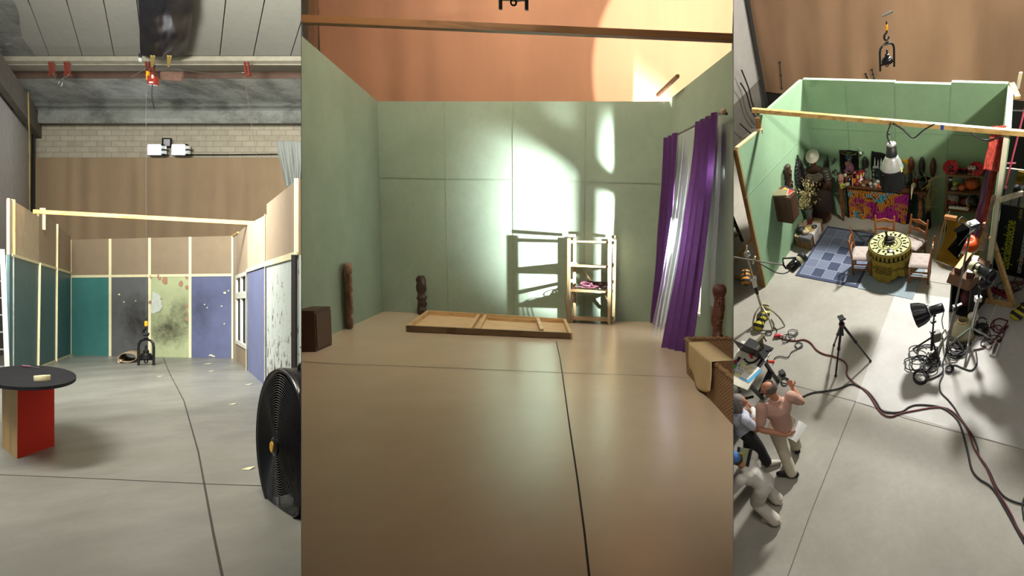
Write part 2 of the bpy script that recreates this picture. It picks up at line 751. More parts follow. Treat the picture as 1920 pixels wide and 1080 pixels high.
strip_between([(24.95, zz(229, 24.95)), (24.3, zz(231, 24.3)), (24.15, zz(222, 24.15)), (24.3, zz(207, 24.3)), (24.45, zz(203, 24.45)), (24.2, zz(199, 24.2)), (24.4, zz(194, 24.4))],
              'trim', spray, 'grey sprayed lintel above the block wall')
strip_between([(24.4, zz(194, 24.4)), (23.6, zz(176, 23.6)), (22.4, zz(146, 22.4))], 'ceiling', spray, 'sloping grey sprayed insulation')
strip_between([(22.4, zz(147, 22.4)), (22.4, zz(134, 22.4))], 'trim', rust_band, 'rust brown band under the gutter beam')
strip_between([(22.45, zz(135, 22.45)), (20.9, zz(122, 20.9)), (20.9, zz(120, 20.9)), (20.7, zz(114, 20.7)), (20.7, zz(105.5, 20.7)), (21.0, zz(103, 21.0))], 'trim', conc_beam, 'pale concrete gutter beam across the hall')
# roof panels descending away from the tripod
mb = MB()
z0 = zz(104, 20.75)
vp = V((341 - PX) / F, 1, -(766 - 568) / F)
seams = [40, 92, 154, 214, 268, 330, 412, 475, 545, 610, 680]
edges = [-420, -260, -120, -30] + seams
for a, b in zip(edges[:-1], edges[1:]):
    pa, pb = pd(a, 104.5, 20.75), pd(b, 104.5, 20.75)
    g = 0.018
    qa, qb = pa - vp * 4.5, pb - vp * 4.5
    mid = (pa + pb) / 2
    mb.quad(pa + V(g, 0, 0), pb - V(g, 0, 0), qb - V(g, 0, 0), qa + V(g, 0, 0))
    mb.use(1)
    mb.quad(pa + V(-g, 0, 0.05), pa + V(g, 0, 0.05), qa + V(g, 0, 0.05), qa + V(-g, 0, 0.05))
    mb.use(0)
struct(B, mb, 'ceiling', [roof_panel, mat('roof_seam', '#4b4a45', 0.9)], 'ribbed grey roof panels')
strip_between([(18.2, zz(10, 18.2)), (18.2, zz(-14, 18.2)), (17.5, zz(-14, 17.5))], 'trim', rust_band, 'brown purlin at the top of the roof')
# sprayed haunch in the top left corner
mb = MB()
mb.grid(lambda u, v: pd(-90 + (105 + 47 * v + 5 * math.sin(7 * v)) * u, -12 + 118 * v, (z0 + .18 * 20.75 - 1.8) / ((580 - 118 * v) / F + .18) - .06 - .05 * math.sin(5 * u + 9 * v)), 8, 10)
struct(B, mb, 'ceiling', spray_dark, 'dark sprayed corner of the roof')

# -- brown backdrop cloth
def backdrop(name, hexa, sc=1.0):
    t = NT(name)
    c = C(hexa)
    st = t.noise(1.6, 4, 0.6, t.map((1.0, 1, 0.18)))
    f = t.noise(0.5, 4, 0.6)
    col = t.mix(t.ramp(st, [(0.4, (0, 0, 0, 1)), (0.7, (1, 1, 1, 1))]), mul(c, 0.9), mul(c, 1.06))
    col = t.mix(t.ramp(f, [(0.4, (0, 0, 0, 1)), (0.65, (0.6, 0.6, 0.6, 1))]), col, mul(c, 1.1))
    return t.done(col, 0.85, 0, 0.2)


def drape(fa, fb, ztop, zbot, amp, n, seed=0, nu=120, nv=14, off=None):
    """hanging cloth from floor point a to b"""
    e = (fb - fa).normalized()
    nn = V(-e.y, e.x, 0)

    def fn(u, v):
        p = fa.lerp(fb, u)
        k = amp * (0.35 + 0.65 * v)
        w = math.sin(u * n * 2 * PI + 1.3 * math.sin(u * n * 1.7 + seed)) * k + mnoise.noise(V(u * n * 2.3, v * 1.5, seed)) * k * 1.2
        z = ztop + (zbot - ztop) * v
        if callable(off):
            z += off(u, v)
        return V(p.x, p.y, z) + nn * w
    return MB().grid(fn, nu, nv)


cl_l = backdrop('brown_backdrop_cloth', '#927e64')
fa, fb = V(pd(66, 0, 24.7).x, 24.7, 0), V(pd(EDGE_L, 0, 24.7).x, 24.7, 0)
mb = drape(fa, fb, zz(296, 24.7), 0.3, 0.03, 13, 3)
solo(B, mb, 'backdrop_cloth', cl_l, 'brown backdrop cloth hung below the floodlights in the left hall', 'backdrop', smooth=True)

# -- set flats
teal = mat('teal_paint', '#386f6b', 0.6, 0.1, 3, hex2='#3f7873')
teal_dark = mat('dark_teal_paint', '#38595f', 0.5, 0.1, 2.5, hex2='#426569')
kraft = mat('kraft_board', '#877862', 0.85, 0.06, 2.5)
kraft_pale = mat('pale_kraft_board', '#978670', 0.85, 0.05, 2.5)
ply = mat('pale_plywood', '#bbad94', 0.8, 0.08, 4, hex2='#ac9c80')


def stained(name, hexa, dark, spots, pale=None):
    """painted board with soot blotches (centre x, z, radius x, radius z, strength) in bay metres"""
    t = NT(name)
    x, y, z = t.sep()
    c = C(hexa)
    n = t.noise(2.4, 6, 0.65)
    col = t.mix(t.ramp(n, [(0.3, (0, 0, 0, 1)), (0.7, (1, 1, 1, 1))]), mul(c, 0.9), mul(c, 1.1))
    nn = t.noise(3.2, 6, 0.7)
    for cx, cz, rx, rz, s in spots:
        dx = t.math('DIVIDE', t.math('SUBTRACT', x, cx), rx)
        dz = t.math('DIVIDE', t.math('SUBTRACT', z, cz), rz)
        d = t.math('SQRT', t.math('ADD', t.math('MULTIPLY', dx, dx), t.math('MULTIPLY', dz, dz)))
        d = t.math('ADD', d, t.math('MULTIPLY_ADD', nn, 1.6, -0.8))
        k = t.math('MULTIPLY', t.math('SUBTRACT', 1.0, d, clamp=True), s, clamp=True)
        col = t.mix(k, col, C(dark))
    if pale:
        sp = t.noise(5.0, 2, 0.4)
        col = t.mix(t.ramp(sp, [(0.73, (0, 0, 0, 1)), (0.75, (1, 1, 1, 1))], 'LINEAR'), col, C(pale))
    return t.done(col, 0.7)


A = B.f(133, 666)
E_ = B.f(437, 672)


def along(px):
    p = B.w(px, 600, A, E_)
    return V(p.x, p.y, 0)


def zat(px, py, a, b):
    return B.w(px, py, a, b).z


xs = [133, 207, 281, 357, 437]
pts = [along(x) for x in xs]


def mid(i):
    return (pts[i] + pts[i + 1]) / 2


zb = zat(280, 517, A, E_)
ztp = zat(280, 446, A, E_)
m2, m3 = mid(1), mid(2)
gray_board = stained('charcoal_paint', '#5b5d5e', '#26231f', [(m2.x + 0.35, 1.15, 0.9, 1.0, 0.9)], None)
green_board = stained('mouldy_green_plaster', '#aab48c', '#2f2a1c', [(m3.x, 0.95, 1.1, 0.75, 0.95), (m3.x + .45, 1.5, 0.5, 0.6, 0.6)], None)
m4 = mid(3)
blue_board = stained('slate_blue_paint', '#5b6282', '#3c4152', [(m4.x - 0.4, 1.5, 0.6, 0.9, 0.7)], None)
boards = [(teal, 'teal painted set board'), (gray_board, 'charcoal painted set board with soot'), (green_board, 'mouldy pale green set board'), (blue_board, 'slate blue set board')]
for i, (m, lab) in enumerate(boards):
    mb, n = panel(B, pts[i], pts[i + 1], 0, zb, t=0.04)
    struct(B, mb, 'wall_back', m, lab)
    mb, n = panel(B, pts[i], pts[i + 1], zb, ztp, t=0.04)
    struct(B, mb, 'wall_back', kraft, 'brown board above the ' + lab)
front = V(0, -0.012, 0)


def tape(p, q, w, lab=None):
    mb = MB().bar(p + front, q + front, w, 0.006, up=(0, 1, 0))
    return struct(B, mb, 'trim', tape_cream, 'cream masking tape over a board joint')


tape(pts[0] + V(0, 0, zb), pts[4] + V(0, 0, zb), 0.085)
for i in range(5):
    tape(pts[i], pts[i] + V(0, 0, ztp if i else ztp), 0.085 if i else 0.06)
# torn paint marks of the green board: pinkish bare patches, white tile patch
mb = MB()
for cx, cy, r in ((300, 519, 5), (311, 526, 6.5), (340, 532, 4.5), (351, 539, 3.5), (282, 567, 3), (303, 561, 2), (351, 574, 3), (351, 598, 3.5), (284, 519, 3), (351, 520, 3), (348, 585, 2)):
    c = B.w(cx, cy, A, E_) + V(0, -0.012, 0)
    k = 20 / F
    mb.add([c + V(math.cos(a) * r * k * (1 + .35 * mnoise.noise(V(cx, a, 0))), 0, math.sin(a) * r * k * 1.15 * (1 + .4 * mnoise.noise(V(cy, a, 3)))) for a in [2 * PI * j / 14 for j in range(14)]], [tuple(range(14))])
struct(B, mb, 'trim', mat('bare_board', '#96745e', 0.9), 'brown patches where the green paint has peeled')
mb = MB()
q = [(283, 586), (287, 546), (300, 553), (304, 563), (303, 571), (306, 574), (300, 583), (288, 588)]
mb.add([B.w(x, y, A, E_) + V(0, -0.014, 0) for x, y in q], [tuple(range(len(q)))])
struct(B, mb, 'trim', mat('white_tile_patch', '#c3cbc2', 0.6, 0.08, 9), 'white patch on the green board')
mb = MB()
for cx, cy, r in ((422, 549, 2.6), (429, 545, 1.6), (384, 571, 1.3), (389, 577, 1.3), (416, 574, 1.4), (421, 607, 1.4), (396, 666, 4), (401, 668, 3), (224, 552, 2), (233, 566, 1.5), (255, 564, 1.3)):
    c = B.w(cx, cy, A, E_) + V(0, -0.012, 0)
    k = 20 / F
    mb.add([c + V(math.cos(a) * r * k, 0, math.sin(a) * r * k * (0.8 if cy < 650 else .35)) for a in [2 * PI * j / 8 + .3 for j in range(8)]], [tuple(range(8))])
struct(B, mb, 'trim', tape_cream, 'cream flecks on the painted boards')

# left set wall, three flats
LA = A
LF = B.f(12, 713)


def lw(px, py=560):
    return B.w(px, py, LA, LF)


def flat_l(x0, y0, x1, y1, xb0, xb1, m_low, m_up, lab, yp0, yp1):
    """flat between image columns x0 (near) and x1 (far) with top rows y0, y1 and paint rows"""
    a, b = lw(xb0), lw(xb1)
    z0, z1 = lw(x0, y0).z, lw(x1, y1).z
    p0, p1 = lw(x0, yp0).z, lw(x1, yp1).z
    mb, _ = panel(B, a, b, 0, p0, 0, p1, t=0.04)
    struct(B, mb, 'wall_left', m_low, 'dark teal ' + lab)
    mb, _ = panel(B, a, b, p0, z0, p1, z1, t=0.04)
    struct(B, mb, 'wall_left', m_up, 'bare board top of the ' + lab)


flat_l(22, 374, 75, 407, 18, 73, teal_dark, ply, 'near flat of the left set wall', 478, 493)
flat_l(75, 398, 107, 420, 73, 105, teal_dark, kraft_pale, 'middle flat of the left set wall', 493, 503)
flat_l(107, 420, 133, 445, 105, 133, teal_dark, kraft_pale, 'far flat of the left set wall', 503, 512)
nrm = V(0.02, -0.008, 0)


def tape_l(p, q, w=0.07):
    struct(B, MB().bar(p + nrm, q + nrm, w, 0.008, up=(1, -.3, 0)), 'trim', tape_cream, 'cream masking tape on the left set wall')


tape_l(lw(22, 478), lw(133, 512))
tape_l(lw(73, 493), V(lw(70).x, lw(70).y, 0), 0.065)
tape_l(lw(106, 420), V(lw(104).x, lw(104).y, 0), 0.065)
tape_l(V(lw(14).x, lw(14).y, .02), V(lw(133).x, lw(133).y, .02), 0.05)
mb = MB()
a = lw(24.5)
zt0 = lw(24.5, 374).z
zt1 = lw(24.5, 478).z
mb.bar(V(a.x, a.y, zt1) + V(-.03, -.02, 0), V(a.x, a.y, zt0) + V(-.03, -.02, 0), 0.12, 0.08, up=(0, 1, 0))
struct(B, mb, 'trim', pine_z, 'pine edge of the near flat')
mb = MB().bar(V(a.x, a.y, 0) + V(-.05, -.02, 0), V(a.x, a.y, zt1) + V(-.05, -.02, 0), 0.14, 0.05, up=(0, 1, 0))
struct(B, mb, 'trim', mat('painted_edge', '#9aa6a3', 0.7, .2, 9), 'paint worn edge of the near flat')
mb = MB()
p = lw(80, 398)
mb.bar(V(p.x, p.y, p.z - .5), V(p.x, p.y, p.z + .12), .1, .06, up=(0, 1, 0))
struct(B, mb, 'trim', pale_wood, 'pale upright sticking up behind the flats')

# right set wall: window flat, blue flat, peeling flat
R0, R1 = B.f(437, 672), B.f(464, 694)
R2 = B.f(499, 725)
R3 = B.f(562, 781)


def rw(px, py, k=1):
    a, b = (R0, R1) if k == 0 else (R1, R3)
    return B.w(px, py, a, b)


def flatr(x0, x1, yt0, yt1, k, zlo, m, lab, nm='wall_right'):
    a, b = rw(x0, 600, k), rw(x1, 600, k)
    zl = [rw(x0, zlo[0], k).z, rw(x1, zlo[1], k).z] if zlo else [0, 0]
    mb, _ = panel(B, a, b, zl[0], rw(x0, yt0, k).z, zl[1], rw(x1, yt1, k).z, t=0.04, back=True)
    return struct(B, mb, nm, m, lab)


flatr(437, 443, 440, 436, 0, None, mat('marked_board', '#a59a84', 0.8, .2, 16), 'narrow marked board beside the window')
# window flat with a real opening: below, above, both sides
wx0, wx1, wt0, wt1, wb0, wb1 = 444.5, 462, 519, 514, 643, 648
flatr(443, 464.5, 440, 421, 0, (519, 512), kraft_pale, 'bare board above the window')
flatr(443, 464.5, 644, 649, 0, None, kraft, 'bare board below the window')
# window 1
a, b = rw(443.2, 600, 0), rw(464.2, 600, 0)
zt_, zb_ = rw(454, 516, 0).z, rw(454, 646, 0).z
win = bpy.data.objects.new('window_1', None)
COL.objects.link(win)
win.matrix_world = B.M.copy()
win['kind'] = 'structure'
win['label'] = 'tall white framed window with dark panes in the right set wall'
BAY_OF['window_1'] = B
mb = MB()
fw_ = 0.11
e = (b - a).normalized()
for k in (0.03, 0.5, 0.97):
    p = a.lerp(b, k)
    mb.bar(V(p.x, p.y, zb_), V(p.x, p.y, zt_), 0.17 if k != .5 else .14, 0.06, up=(-e.y, e.x, 0))
for zzz in (zb_, zt_, zb_ + (zt_ - zb_) * 0.735, zb_ + (zt_ - zb_) * 0.69):
    mb.bar(V(a.x, a.y, zzz), V(b.x, b.y, zzz), 0.07, 0.1, up=(0, 0, 1))
mb.build('window_frame', mat('white_frame_paint', '#c9cabf', 0.5, .08), win)
mb, _ = panel(B, a + V(.05, .02, 0), b + V(.05, .02, 0), zb_, zt_, t=0.02)
mb.build('window_pane', mat('dark_green_pane', '#101d1b', 0.5, 0.3, 2, spec=.2), win)
flatr(464, 500, 421, 402, 1, (508, 495), ply, 'bare board above the blue flat')
blue2 = stained('slate_blue_flat', '#646b8d', '#4d5478', [], None)
mb, _ = panel(B, rw(464, 600), rw(500, 600), 0, rw(464, 508).z, 0, rw(500, 495).z, t=0.04)
struct(B, mb, 'wall_right', blue2, 'slate blue flat of the right set wall')


def peeling():
    t = NT('peeling_white_paint')
    x, y, z = t.sep()
    n = t.noise(4.2, 9, 0.7)
    grad = t.math('MULTIPLY_ADD', z, -0.045, 0.075)
    f = t.math('ADD', n, grad)
    col = t.mix(t.noise(3, 4), C('#aab4ae'), C('#c3cac2'))
    col = t.mix(t.ramp(f, [(0.585, (0, 0, 0, 1)), (0.6, (1, 1, 1, 1))]), col, C('#4b4238'))
    return t.done(col, 0.7)


mb, _ = panel(B, rw(500, 600), rw(562, 600), 0, rw(500, 495).z, 0, rw(562, 478).z, t=0.04)
struct(B, mb, 'wall_right', peeling(), 'flaking pale grey flat of the right set wall')
mb, _ = panel(B, rw(500, 600), rw(558, 600), rw(500, 495).z, rw(500, 383).z, rw(558, 478).z, rw(558, 336).z, t=0.04)
struct(B, mb, 'wall_right', kraft_pale, 'tall bare board above the flaking flat')
mb = MB()
p = rw(558, 600)
mb.bar(V(p.x, p.y, rw(558, 478).z), V(p.x, p.y, rw(558, 335).z), .07, .07)
struct(B, mb, 'trim', pale_wood, 'white edge of the tall flat')
nr = V(-0.02, -0.012, 0)
for pq, w in (((rw(464, 508), rw(500, 495)), .09), ((rw(500, 495), rw(560, 477)), .11), ((rw(499.5, 402), V(rw(499.5, 600).x, rw(499.5, 600).y, 0)), .05),
              ((rw(464.5, 505), V(rw(464.5, 600).x, rw(464.5, 600).y, 0)), .06)):
    struct(B, MB().bar(pq[0] + nr, pq[1] + nr, w, .008, up=(-1, -.3, 0)), 'trim', tape_cream, 'cream masking tape on the right set wall')
mb = MB().bar(rw(436, 443, 0), rw(447, 436, 0), .05, .05)
struct(B, mb, 'trim', pine, 'batten across the set corner')
# dark post in front of the flaking flat
mb = MB()
p = rw(560, 600)
p = V(p.x - .035, p.y - .05, 0)
mb.bar(V(p.x, p.y, 0), V(p.x, p.y, zz(478, p.y)), .06, .06)
solo(B, mb, 'steel_post', mat('rusty_black', '#211d1a', .6, .3, 12), 'rusty black post standing in front of the flaking flat', 'post')

# timber across the top of the set
t0, t1 = pd(66, 397, 15.2), pd(481, 419, 15.8)
mb = MB().bar(t0, t1, 0.12, 0.105)
solo(B, mb, 'timber_beam', pine, 'long pine beam lying across the tops of the half painted set', 'beam')

# grey curtain in the top right corner
ca, cb = V(pd(518, 0, 23).x, 23, 0), V(pd(566, 0, 23).x, 23, 0)
mb = drape(ca, cb, zz(265, 23), zz(350, 23), 0.1, 7, 5, 60, 10)
for i, v in enumerate(mb.v):
    u = (i % 61) / 60
    k = (zz(265, 23) - v.z) / (zz(265, 23) - zz(350, 23))
    v.x += (1 - u) * k * 0.42
solo(B, mb, 'curtain', cloth('grey_curtain_cloth', '#8d938e'), 'grey curtain bunched high in the hall corner beside the floodlights', 'curtain', smooth=True)

# ------------------------------------------------------------------ things of the left hall
# table with a black top on a red and pine pedestal
tc = B.f(55, 838)
th = 0.93
dv = V(-0.80, 1, 0).normalized()
root = thing(B, 'pedestal_table', 'black topped table on a square red and bare wood pedestal', 'table', V(tc.x, tc.y, 0))
ctr = B.f(53, 706.5, 0.93) - V(tc.x, tc.y, 0)
poly_t, poly_b = [], []
for k in range(72):
    a = 2 * PI * k / 72
    q = B.f(53 + 90 * math.cos(a), 705.5 + 20.5 * math.sin(a), 0.93) - V(tc.x, tc.y, 0)
    poly_t.append(V(q.x, q.y, 0.93))
mb = MB().prism([p - V(0, 0, .035) for p in poly_t], (0, 0, .035))
mb.build('tabletop', mat('black_tabletop', '#1b1c1f', 0.8, .25, 9, hex2='#24262a', spec=.15), root)
c_a, c_b, c_c = B.f(5, 837), B.f(33, 860), B.f(102, 836)
c_d = c_a + c_c - c_b
loc = V(tc.x, tc.y, 0)
foot = [p - loc for p in (c_a, c_b, c_c, c_d)]
tops = [B.f(9, 690, .895), B.f(37, 690, .895), B.f(104, 690, .895)]
# left face pine, front face red
mb = MB()
f4 = [V(p.x, p.y, 0) for p in foot]
t4 = [V(p.x, p.y, .895) for p in foot]
mb.add(f4 + t4, [(1, 2, 6, 5), (2, 3, 7, 6), (3, 0, 4, 7), (4, 5, 6, 7), (3, 2, 1, 0)])
pe = mb.build('pedestal', mat('red_table_paint', '#c23325', .85, .05, 3, spec=.1), root)
out = (f4[0] + f4[1]) / 2 - (f4[0] + f4[2]) / 2
mb = MB().prism([f4[0], f4[1], t4[1], t4[0]], out.normalized() * 0.012)
s = mb.build('bare_side', wood('bare_ply', '#c7a264', '#a37b43', 'Z', 5), pe)
s['label'] = 'bare wood side'
# tape roll and screwdriver on the table
p = B.f(79, 714, .93)
root = thing(B, 'tape_roll', 'roll of cream masking tape lying on the black tabletop', 'tape', p)
mb = MB().lathe([(.028, 0), (.062, 0), (.064, .004), (.064, .056), (.062, .06), (.028, .06), (.028, 0)], 32, cap=False)
mb.build('roll', tape_cream, root, True)
mb = MB().lathe([(.027, .001), (.032, .0605), (.05, .0605)], 32, cap=False)
mb.build('printed_core', mat('tape_core', '#9a6a55', .6, .4, 60, hex2='#d7d0b0'), root, True)
p, q = B.f(42, 685.8, .943), B.f(75, 689.5, .943)
root = thing(B, 'screwdriver', 'red and blue handled screwdriver lying at the far edge of the black tabletop', 'tool', p)
d = q - p
r_ = rot_to(d)
mb = MB().lathe([(.006, 0), (.013, .01), (.013, d.length * .4), (.009, d.length * .46)], 8, rot=r_)
mb.build('handle', mat('blue_handle', '#3a62a0', .4, .5, 18, hex2='#b04a4a'), root)
MB().cyl(d * .45, d, .0035, n=6).build('blade', chrome, root)

# drum fan cut off by the partition
fy = 5.3
fc = B.d(572, 828, fy)
root = thing(B, 'drum_fan', 'big black drum fan on yellow hubbed wheels standing by the partition', 'fan', V(fc.x, fc.y, 0))
fc = fc - V(fc.x, fc.y, 0)
R_ = .665
axis = V(-0.64, -0.77, 0.0).normalized()
ra = rot_to(axis)
blk = mat('fan_black', '#141517', 0.28, .1)
mb = MB().lathe([(R_ - .035, .17), (R_, .2), (R_ + .012, .17), (R_, .1), (R_, -.16), (R_ + .015, -.2), (R_ - .02, -.22)], 64, fc, ra, cap=False)
mb.build('drum', blk, root, True, solid=.012)
mb = MB()
for k in range(26):
    r = .09 + k * (R_ - .11) / 26
    mb.tube([fc + ra @ V(math.cos(2 * PI * j / 48) * r, math.sin(2 * PI * j / 48) * r, .19 + .03 * (1 - (r / R_) ** 2)) for j in range(48)], .0035, 4, closed=True)
for k in range(8):
    a = 2 * PI * k / 8
    mb.tube([fc + ra @ V(math.cos(a) * .08, math.sin(a) * .08, .215), fc + ra @ V(math.cos(a) * R_, math.sin(a) * R_, .185)], .005, 5)
gr = mb.build('front_grille', blk, root)
mb = MB().lathe([(.085, .2), (.085, .235), (.06, .25), (.02, .252)], 24, fc, ra)
h = mb.build('hub_cap', blk, root)
mb = MB().lathe([(.045, .251), (.045, .258)], 20, fc, ra)
mb.build('hub_label', yellow_plastic, h)
mb = MB()
for k in range(4):
    a = 2 * PI * k / 4 + .35
    pts_ = []
    for (rr, da, zz_) in ((.1, -.2, .08), (.58, -.28, .1), (.6, .42, -.02), (.12, .5, -.06)):
        pts_.append(fc + ra @ V(math.cos(a + da) * rr, math.sin(a + da) * rr, zz_))
    mb.prism(pts_, ra @ V(0, 0, .006))
mb.build('blade_set', mat('fan_blade', '#2a2c2f', .3, .1, metal=.4), root)
mb = MB()
for k in range(24):
    r = .1 + k * (R_ - .12) / 24
    mb.tube([fc + ra @ V(math.cos(2 * PI * j / 48) * r, math.sin(2 * PI * j / 48) * r, -.2) for j in range(48)], .004, 4, closed=True)
mb.lathe([(.0, -.1), (.2, -.1), (.22, -.19), (R_ - .03, -.205)], 48, fc, ra, cap=False)
mb.build('rear_grille', mat('fan_yellow', '#c99a12', .4), root)
top = fc + V(.06, .0, R_)
MB().tube(curve([top + V(-.03, -.12, -.02), top + V(-.03, -.1, .05), top + V(0, .1, .05), top + V(.02, .12, -.02)]), .012, 8).build('carry_handle', blk, root)
wr = .135
wc = B.d(513, 886, 5.75) - V(B.d(572, 828, fy).x, fy, 0)
wc = V(wc.x, wc.y, wr)
for dx in (0.0,):
    mb = MB().lathe([(.06, -.03), (wr - .012, -.04), (wr, -.028), (wr, .028), (wr - .012, .04), (.06, .03)], 32, wc, ra, cap=False)
    w_ = mb.build('wheel', black_rubber, root, True)
    mb = MB().lathe([(.0, .034), (.03, .034), (.055, .024), (.075, .03), (.09, .036)], 28, wc, ra, cap=False)
    hb = mb.build('wheel_hub', yellow_plastic, w_)
    MB().lathe([(.014, .03), (.014, .05)], 10, wc, ra).build('axle', black_rubber, w_)
mb = MB().bar(wc, fc + V(0, 0, -R_ * .9), .03, .03)
mb.bar(wc + V(0.0, -.1, -wr + .03), fc + V(.3, .3, -R_ - .05), .04, .04)
mb.build('stand', blk, root)

# ladder at the left edge
root = thing(B, 'step_ladder', 'aluminium ladder leaning behind the near flat at the left', 'ladder', B.f(2, 742))
o_ = B.f(2, 742)
al = mat('aluminium', '#8f908c', .5, .1, metal=.2)
b0, b1 = pd(-22, 735, 12.4) - o_, pd(-26, 468, 13.0) - o_
a0, a1 = pd(15, 735, 12.4) - o_, pd(4, 468, 13.0) - o_
MB().bar(a0, a1, .07, .05).build('rail', al, root)
MB().bar(b0, b1, .07, .05).build('rail', al, root)
for k in (.05, .17, .29, .41, .53, .65, .77, .9):
    MB().bar(a0.lerp(a1, k), b0.lerp(b1, k), .06, .03).build('rung', al, root)

# kraft paper roll on the floor
p = B.f(238, 681)
root = thing(B, 'paper_tube', 'flattened roll of brown kraft paper lying on the floor before the charcoal board', 'paper', p)
mb = MB().tube([V(0, 0, .17), V(-1.2, 1.5, .17)], .2, 20, cap=False)
for v in mb.v:
    v.z = .02 + (v.z + .03) * .7
mb.build('roll', kraft, root, True, solid=.012)
mb = MB().cyl(V(-.16, -.06, .065), V(-1.0, 1.0, .065), .045, n=14)
mb.build('inner_core', ply, root)

# lifting hook with yoke and weights
yoke_iron = mat('yoke_black', '#19191b', .4, .15, metal=.4)


def lifting_hook(bay, loc, s, label, wire_len, group=None, rz=0.0, body_only=False):
    """a yoke frame carrying stacked iron discs, swivel hook above; loc is the middle of its feet"""
    root = thing(bay, 'lifting_yoke', label, 'hoist hook', loc, rz, group, s=s)
    mb = MB()
    pts_ = [V(-.17, 0, 0)] + [V(-.17, 0, z) for z in (.2, .42)] + [V(-.155, 0, .5), V(-.11, 0, .555), V(-.05, 0, .575), V(.05, 0, .575), V(.11, 0, .555), V(.155, 0, .5), V(.17, 0, .42), V(.17, 0, .2), V(.17, 0, 0)]
    mb.tube(pts_, .024, 10)
    mb.bar(V(-.17, 0, .13), V(.17, 0, .13), .04, .03)
    mb.box((0, 0, .6), (.07, .04, .06))
    mb.build('yoke', yoke_iron, root)
    mb = MB().lathe([(.03, .13), (.125, .145), (.125, .19), (.115, .195), (.115, .235), (.09, .24), (.085, .27), (.05, .275), (.05, .34), (.03, .345), (.022, .36), (.018, .45), (.01, .455)], 24)
    mb.build('weight_stack', yoke_iron, root)
    mb = MB().tube([V(.035 * math.cos(2 * PI * k / 16), 0, .09 + .035 * math.sin(2 * PI * k / 16)) for k in range(16)], .012, 8, closed=True)
    mb.build('lower_ring', yoke_iron, root)
    hk = [V(0, 0, .9), V(0, 0, .83), V(-.05, 0, .78), V(-.055, 0, .71), V(-.01, 0, .665), V(.045, 0, .69), V(.05, 0, .735)]
    MB().tube(curve(hk), [.02] * 6 + [.024] * 24 + [.018] * 6 + [.01], 8).build('hook', yoke_iron, root, True)
    MB().tube([V(.02 * math.cos(2 * PI * k / 12), .02 * math.sin(2 * PI * k / 12) * .3, .655 + .035 * math.sin(2 * PI * k / 12)) for k in range(12)], .008, 6, closed=True).build('shackle', chrome, root)
    MB().lathe([(.022, .88), (.03, .9), (.03, .98), (.02, 1.0)], 12).build('swivel', mat('hook_yellow', '#d89a1e', .4), root)
    MB().lathe([(.014, 1.0), (.018, 1.02), (.012, 1.08)], 10).build('ferrule', yoke_iron, root)
    MB().cyl(V(0, 0, 1.05), V(0, 0, 1.05 + wire_len), .0022, n=6).build('wire', mat('dull_wire', '#5f5e5a', .7), root)
    return root


p = B.f(274, 685)
wl = zz(172, p.y) / 1.0
lifting_hook(B, p, 1.28, 'lifting yoke with stacked weights standing on the floor before the charcoal board', wl / 1.28 - 1.05)

# paper flecks on the floor
for i, (x, y, lab) in enumerate(((391, 682, 'cream paper scrap on the floor before the blue board'), (397, 696, 'cream paper scrap nearest the blue board joint'), (467, 721, 'cream paper scrap below the window flat'), (300, 706, 'tiny paper scrap on the floor right of the lifting yoke'),
                                 (437, 758, 'paper scrap in the middle of the grey floor'), (134, 669, 'paper scrap by the left corner of the half painted set'), (466, 879, 'paper scrap on the floor left of the fan wheel'))):
    p = B.f(x, y)
    s_ = .05 if i else .08
    mb = MB().prism([V(-s_, -s_ * .8, .002), V(s_, -s_, .004), V(s_ * .8, s_, .012), V(-s_ * .7, s_ * .9, .004)], (0, 0, .003))
    solo(B, mb, 'paper_scrap', tape_cream, lab, 'scrap', p, group='scraps of paper on the hall floor')

# floodlights on the block wall
lampglow = emit('floodlight_glow', '#f4f8ff', 38.0)


def floodlight(px, py, label):
    p = pd(px, py, 24.4)
    root = thing(B, 'floodlight', label, 'floodlight', p, group='floodlights on the block wall')
    mb = MB().bbox((0, .06, 0), (.62, .14, .5), .03, None)
    h = mb.build('housing', black_metal, root)
    MB().box((-.02, -.015, 0), (.52, .02, .42)).build('lens', lampglow, root)
    mb = MB()
    for k in (-1, 1):
        mb.box((.34, .02, .1 * k), (.16, .08, .13))
    mb.build('side_fins', mat('lamp_fins', '#cfd8d8', .4), root)
    mb = MB().bar(V(0, .12, 0), V(0, .5, 0), .08, .08)
    mb.build('bracket', black_metal, root)
    return root


floodlight(291, 281, 'left of the two floodlights blazing on the block wall')
floodlight(336, 281, 'right of the two floodlights blazing on the block wall')
p = pd(315, 268, 24.85)
root = thing(B, 'junction_box', 'small square grey junction box above and between the floodlights', 'box', p)
MB().bbox((0, 0, 0), (.3, .12, .3), .02).build('box', mat('box_grey', '#a9adb0', .5), root)
mb = MB()
for a_, b_ in (((-.17, -.17), (.17, -.17)), ((.17, -.17), (.17, .17)), ((.17, .17), (-.17, .17)), ((-.17, .17), (-.17, -.17))):
    mb.bar(V(a_[0], -.05, a_[1]), V(b_[0], -.05, b_[1]), .05, .04)
mb.build('frame', black_metal, root)
mb = MB().tube([pd(350, 290, 24.85), pd(420, 290, 24.85), pd(520, 289, 24.85)], .02, 6)
solo(B, mb, 'conduit', black_metal, 'thin dark conduit on the block wall right of the floodlights', 'conduit')

# black plastic sheet hanging from the roof
sy = 19.4


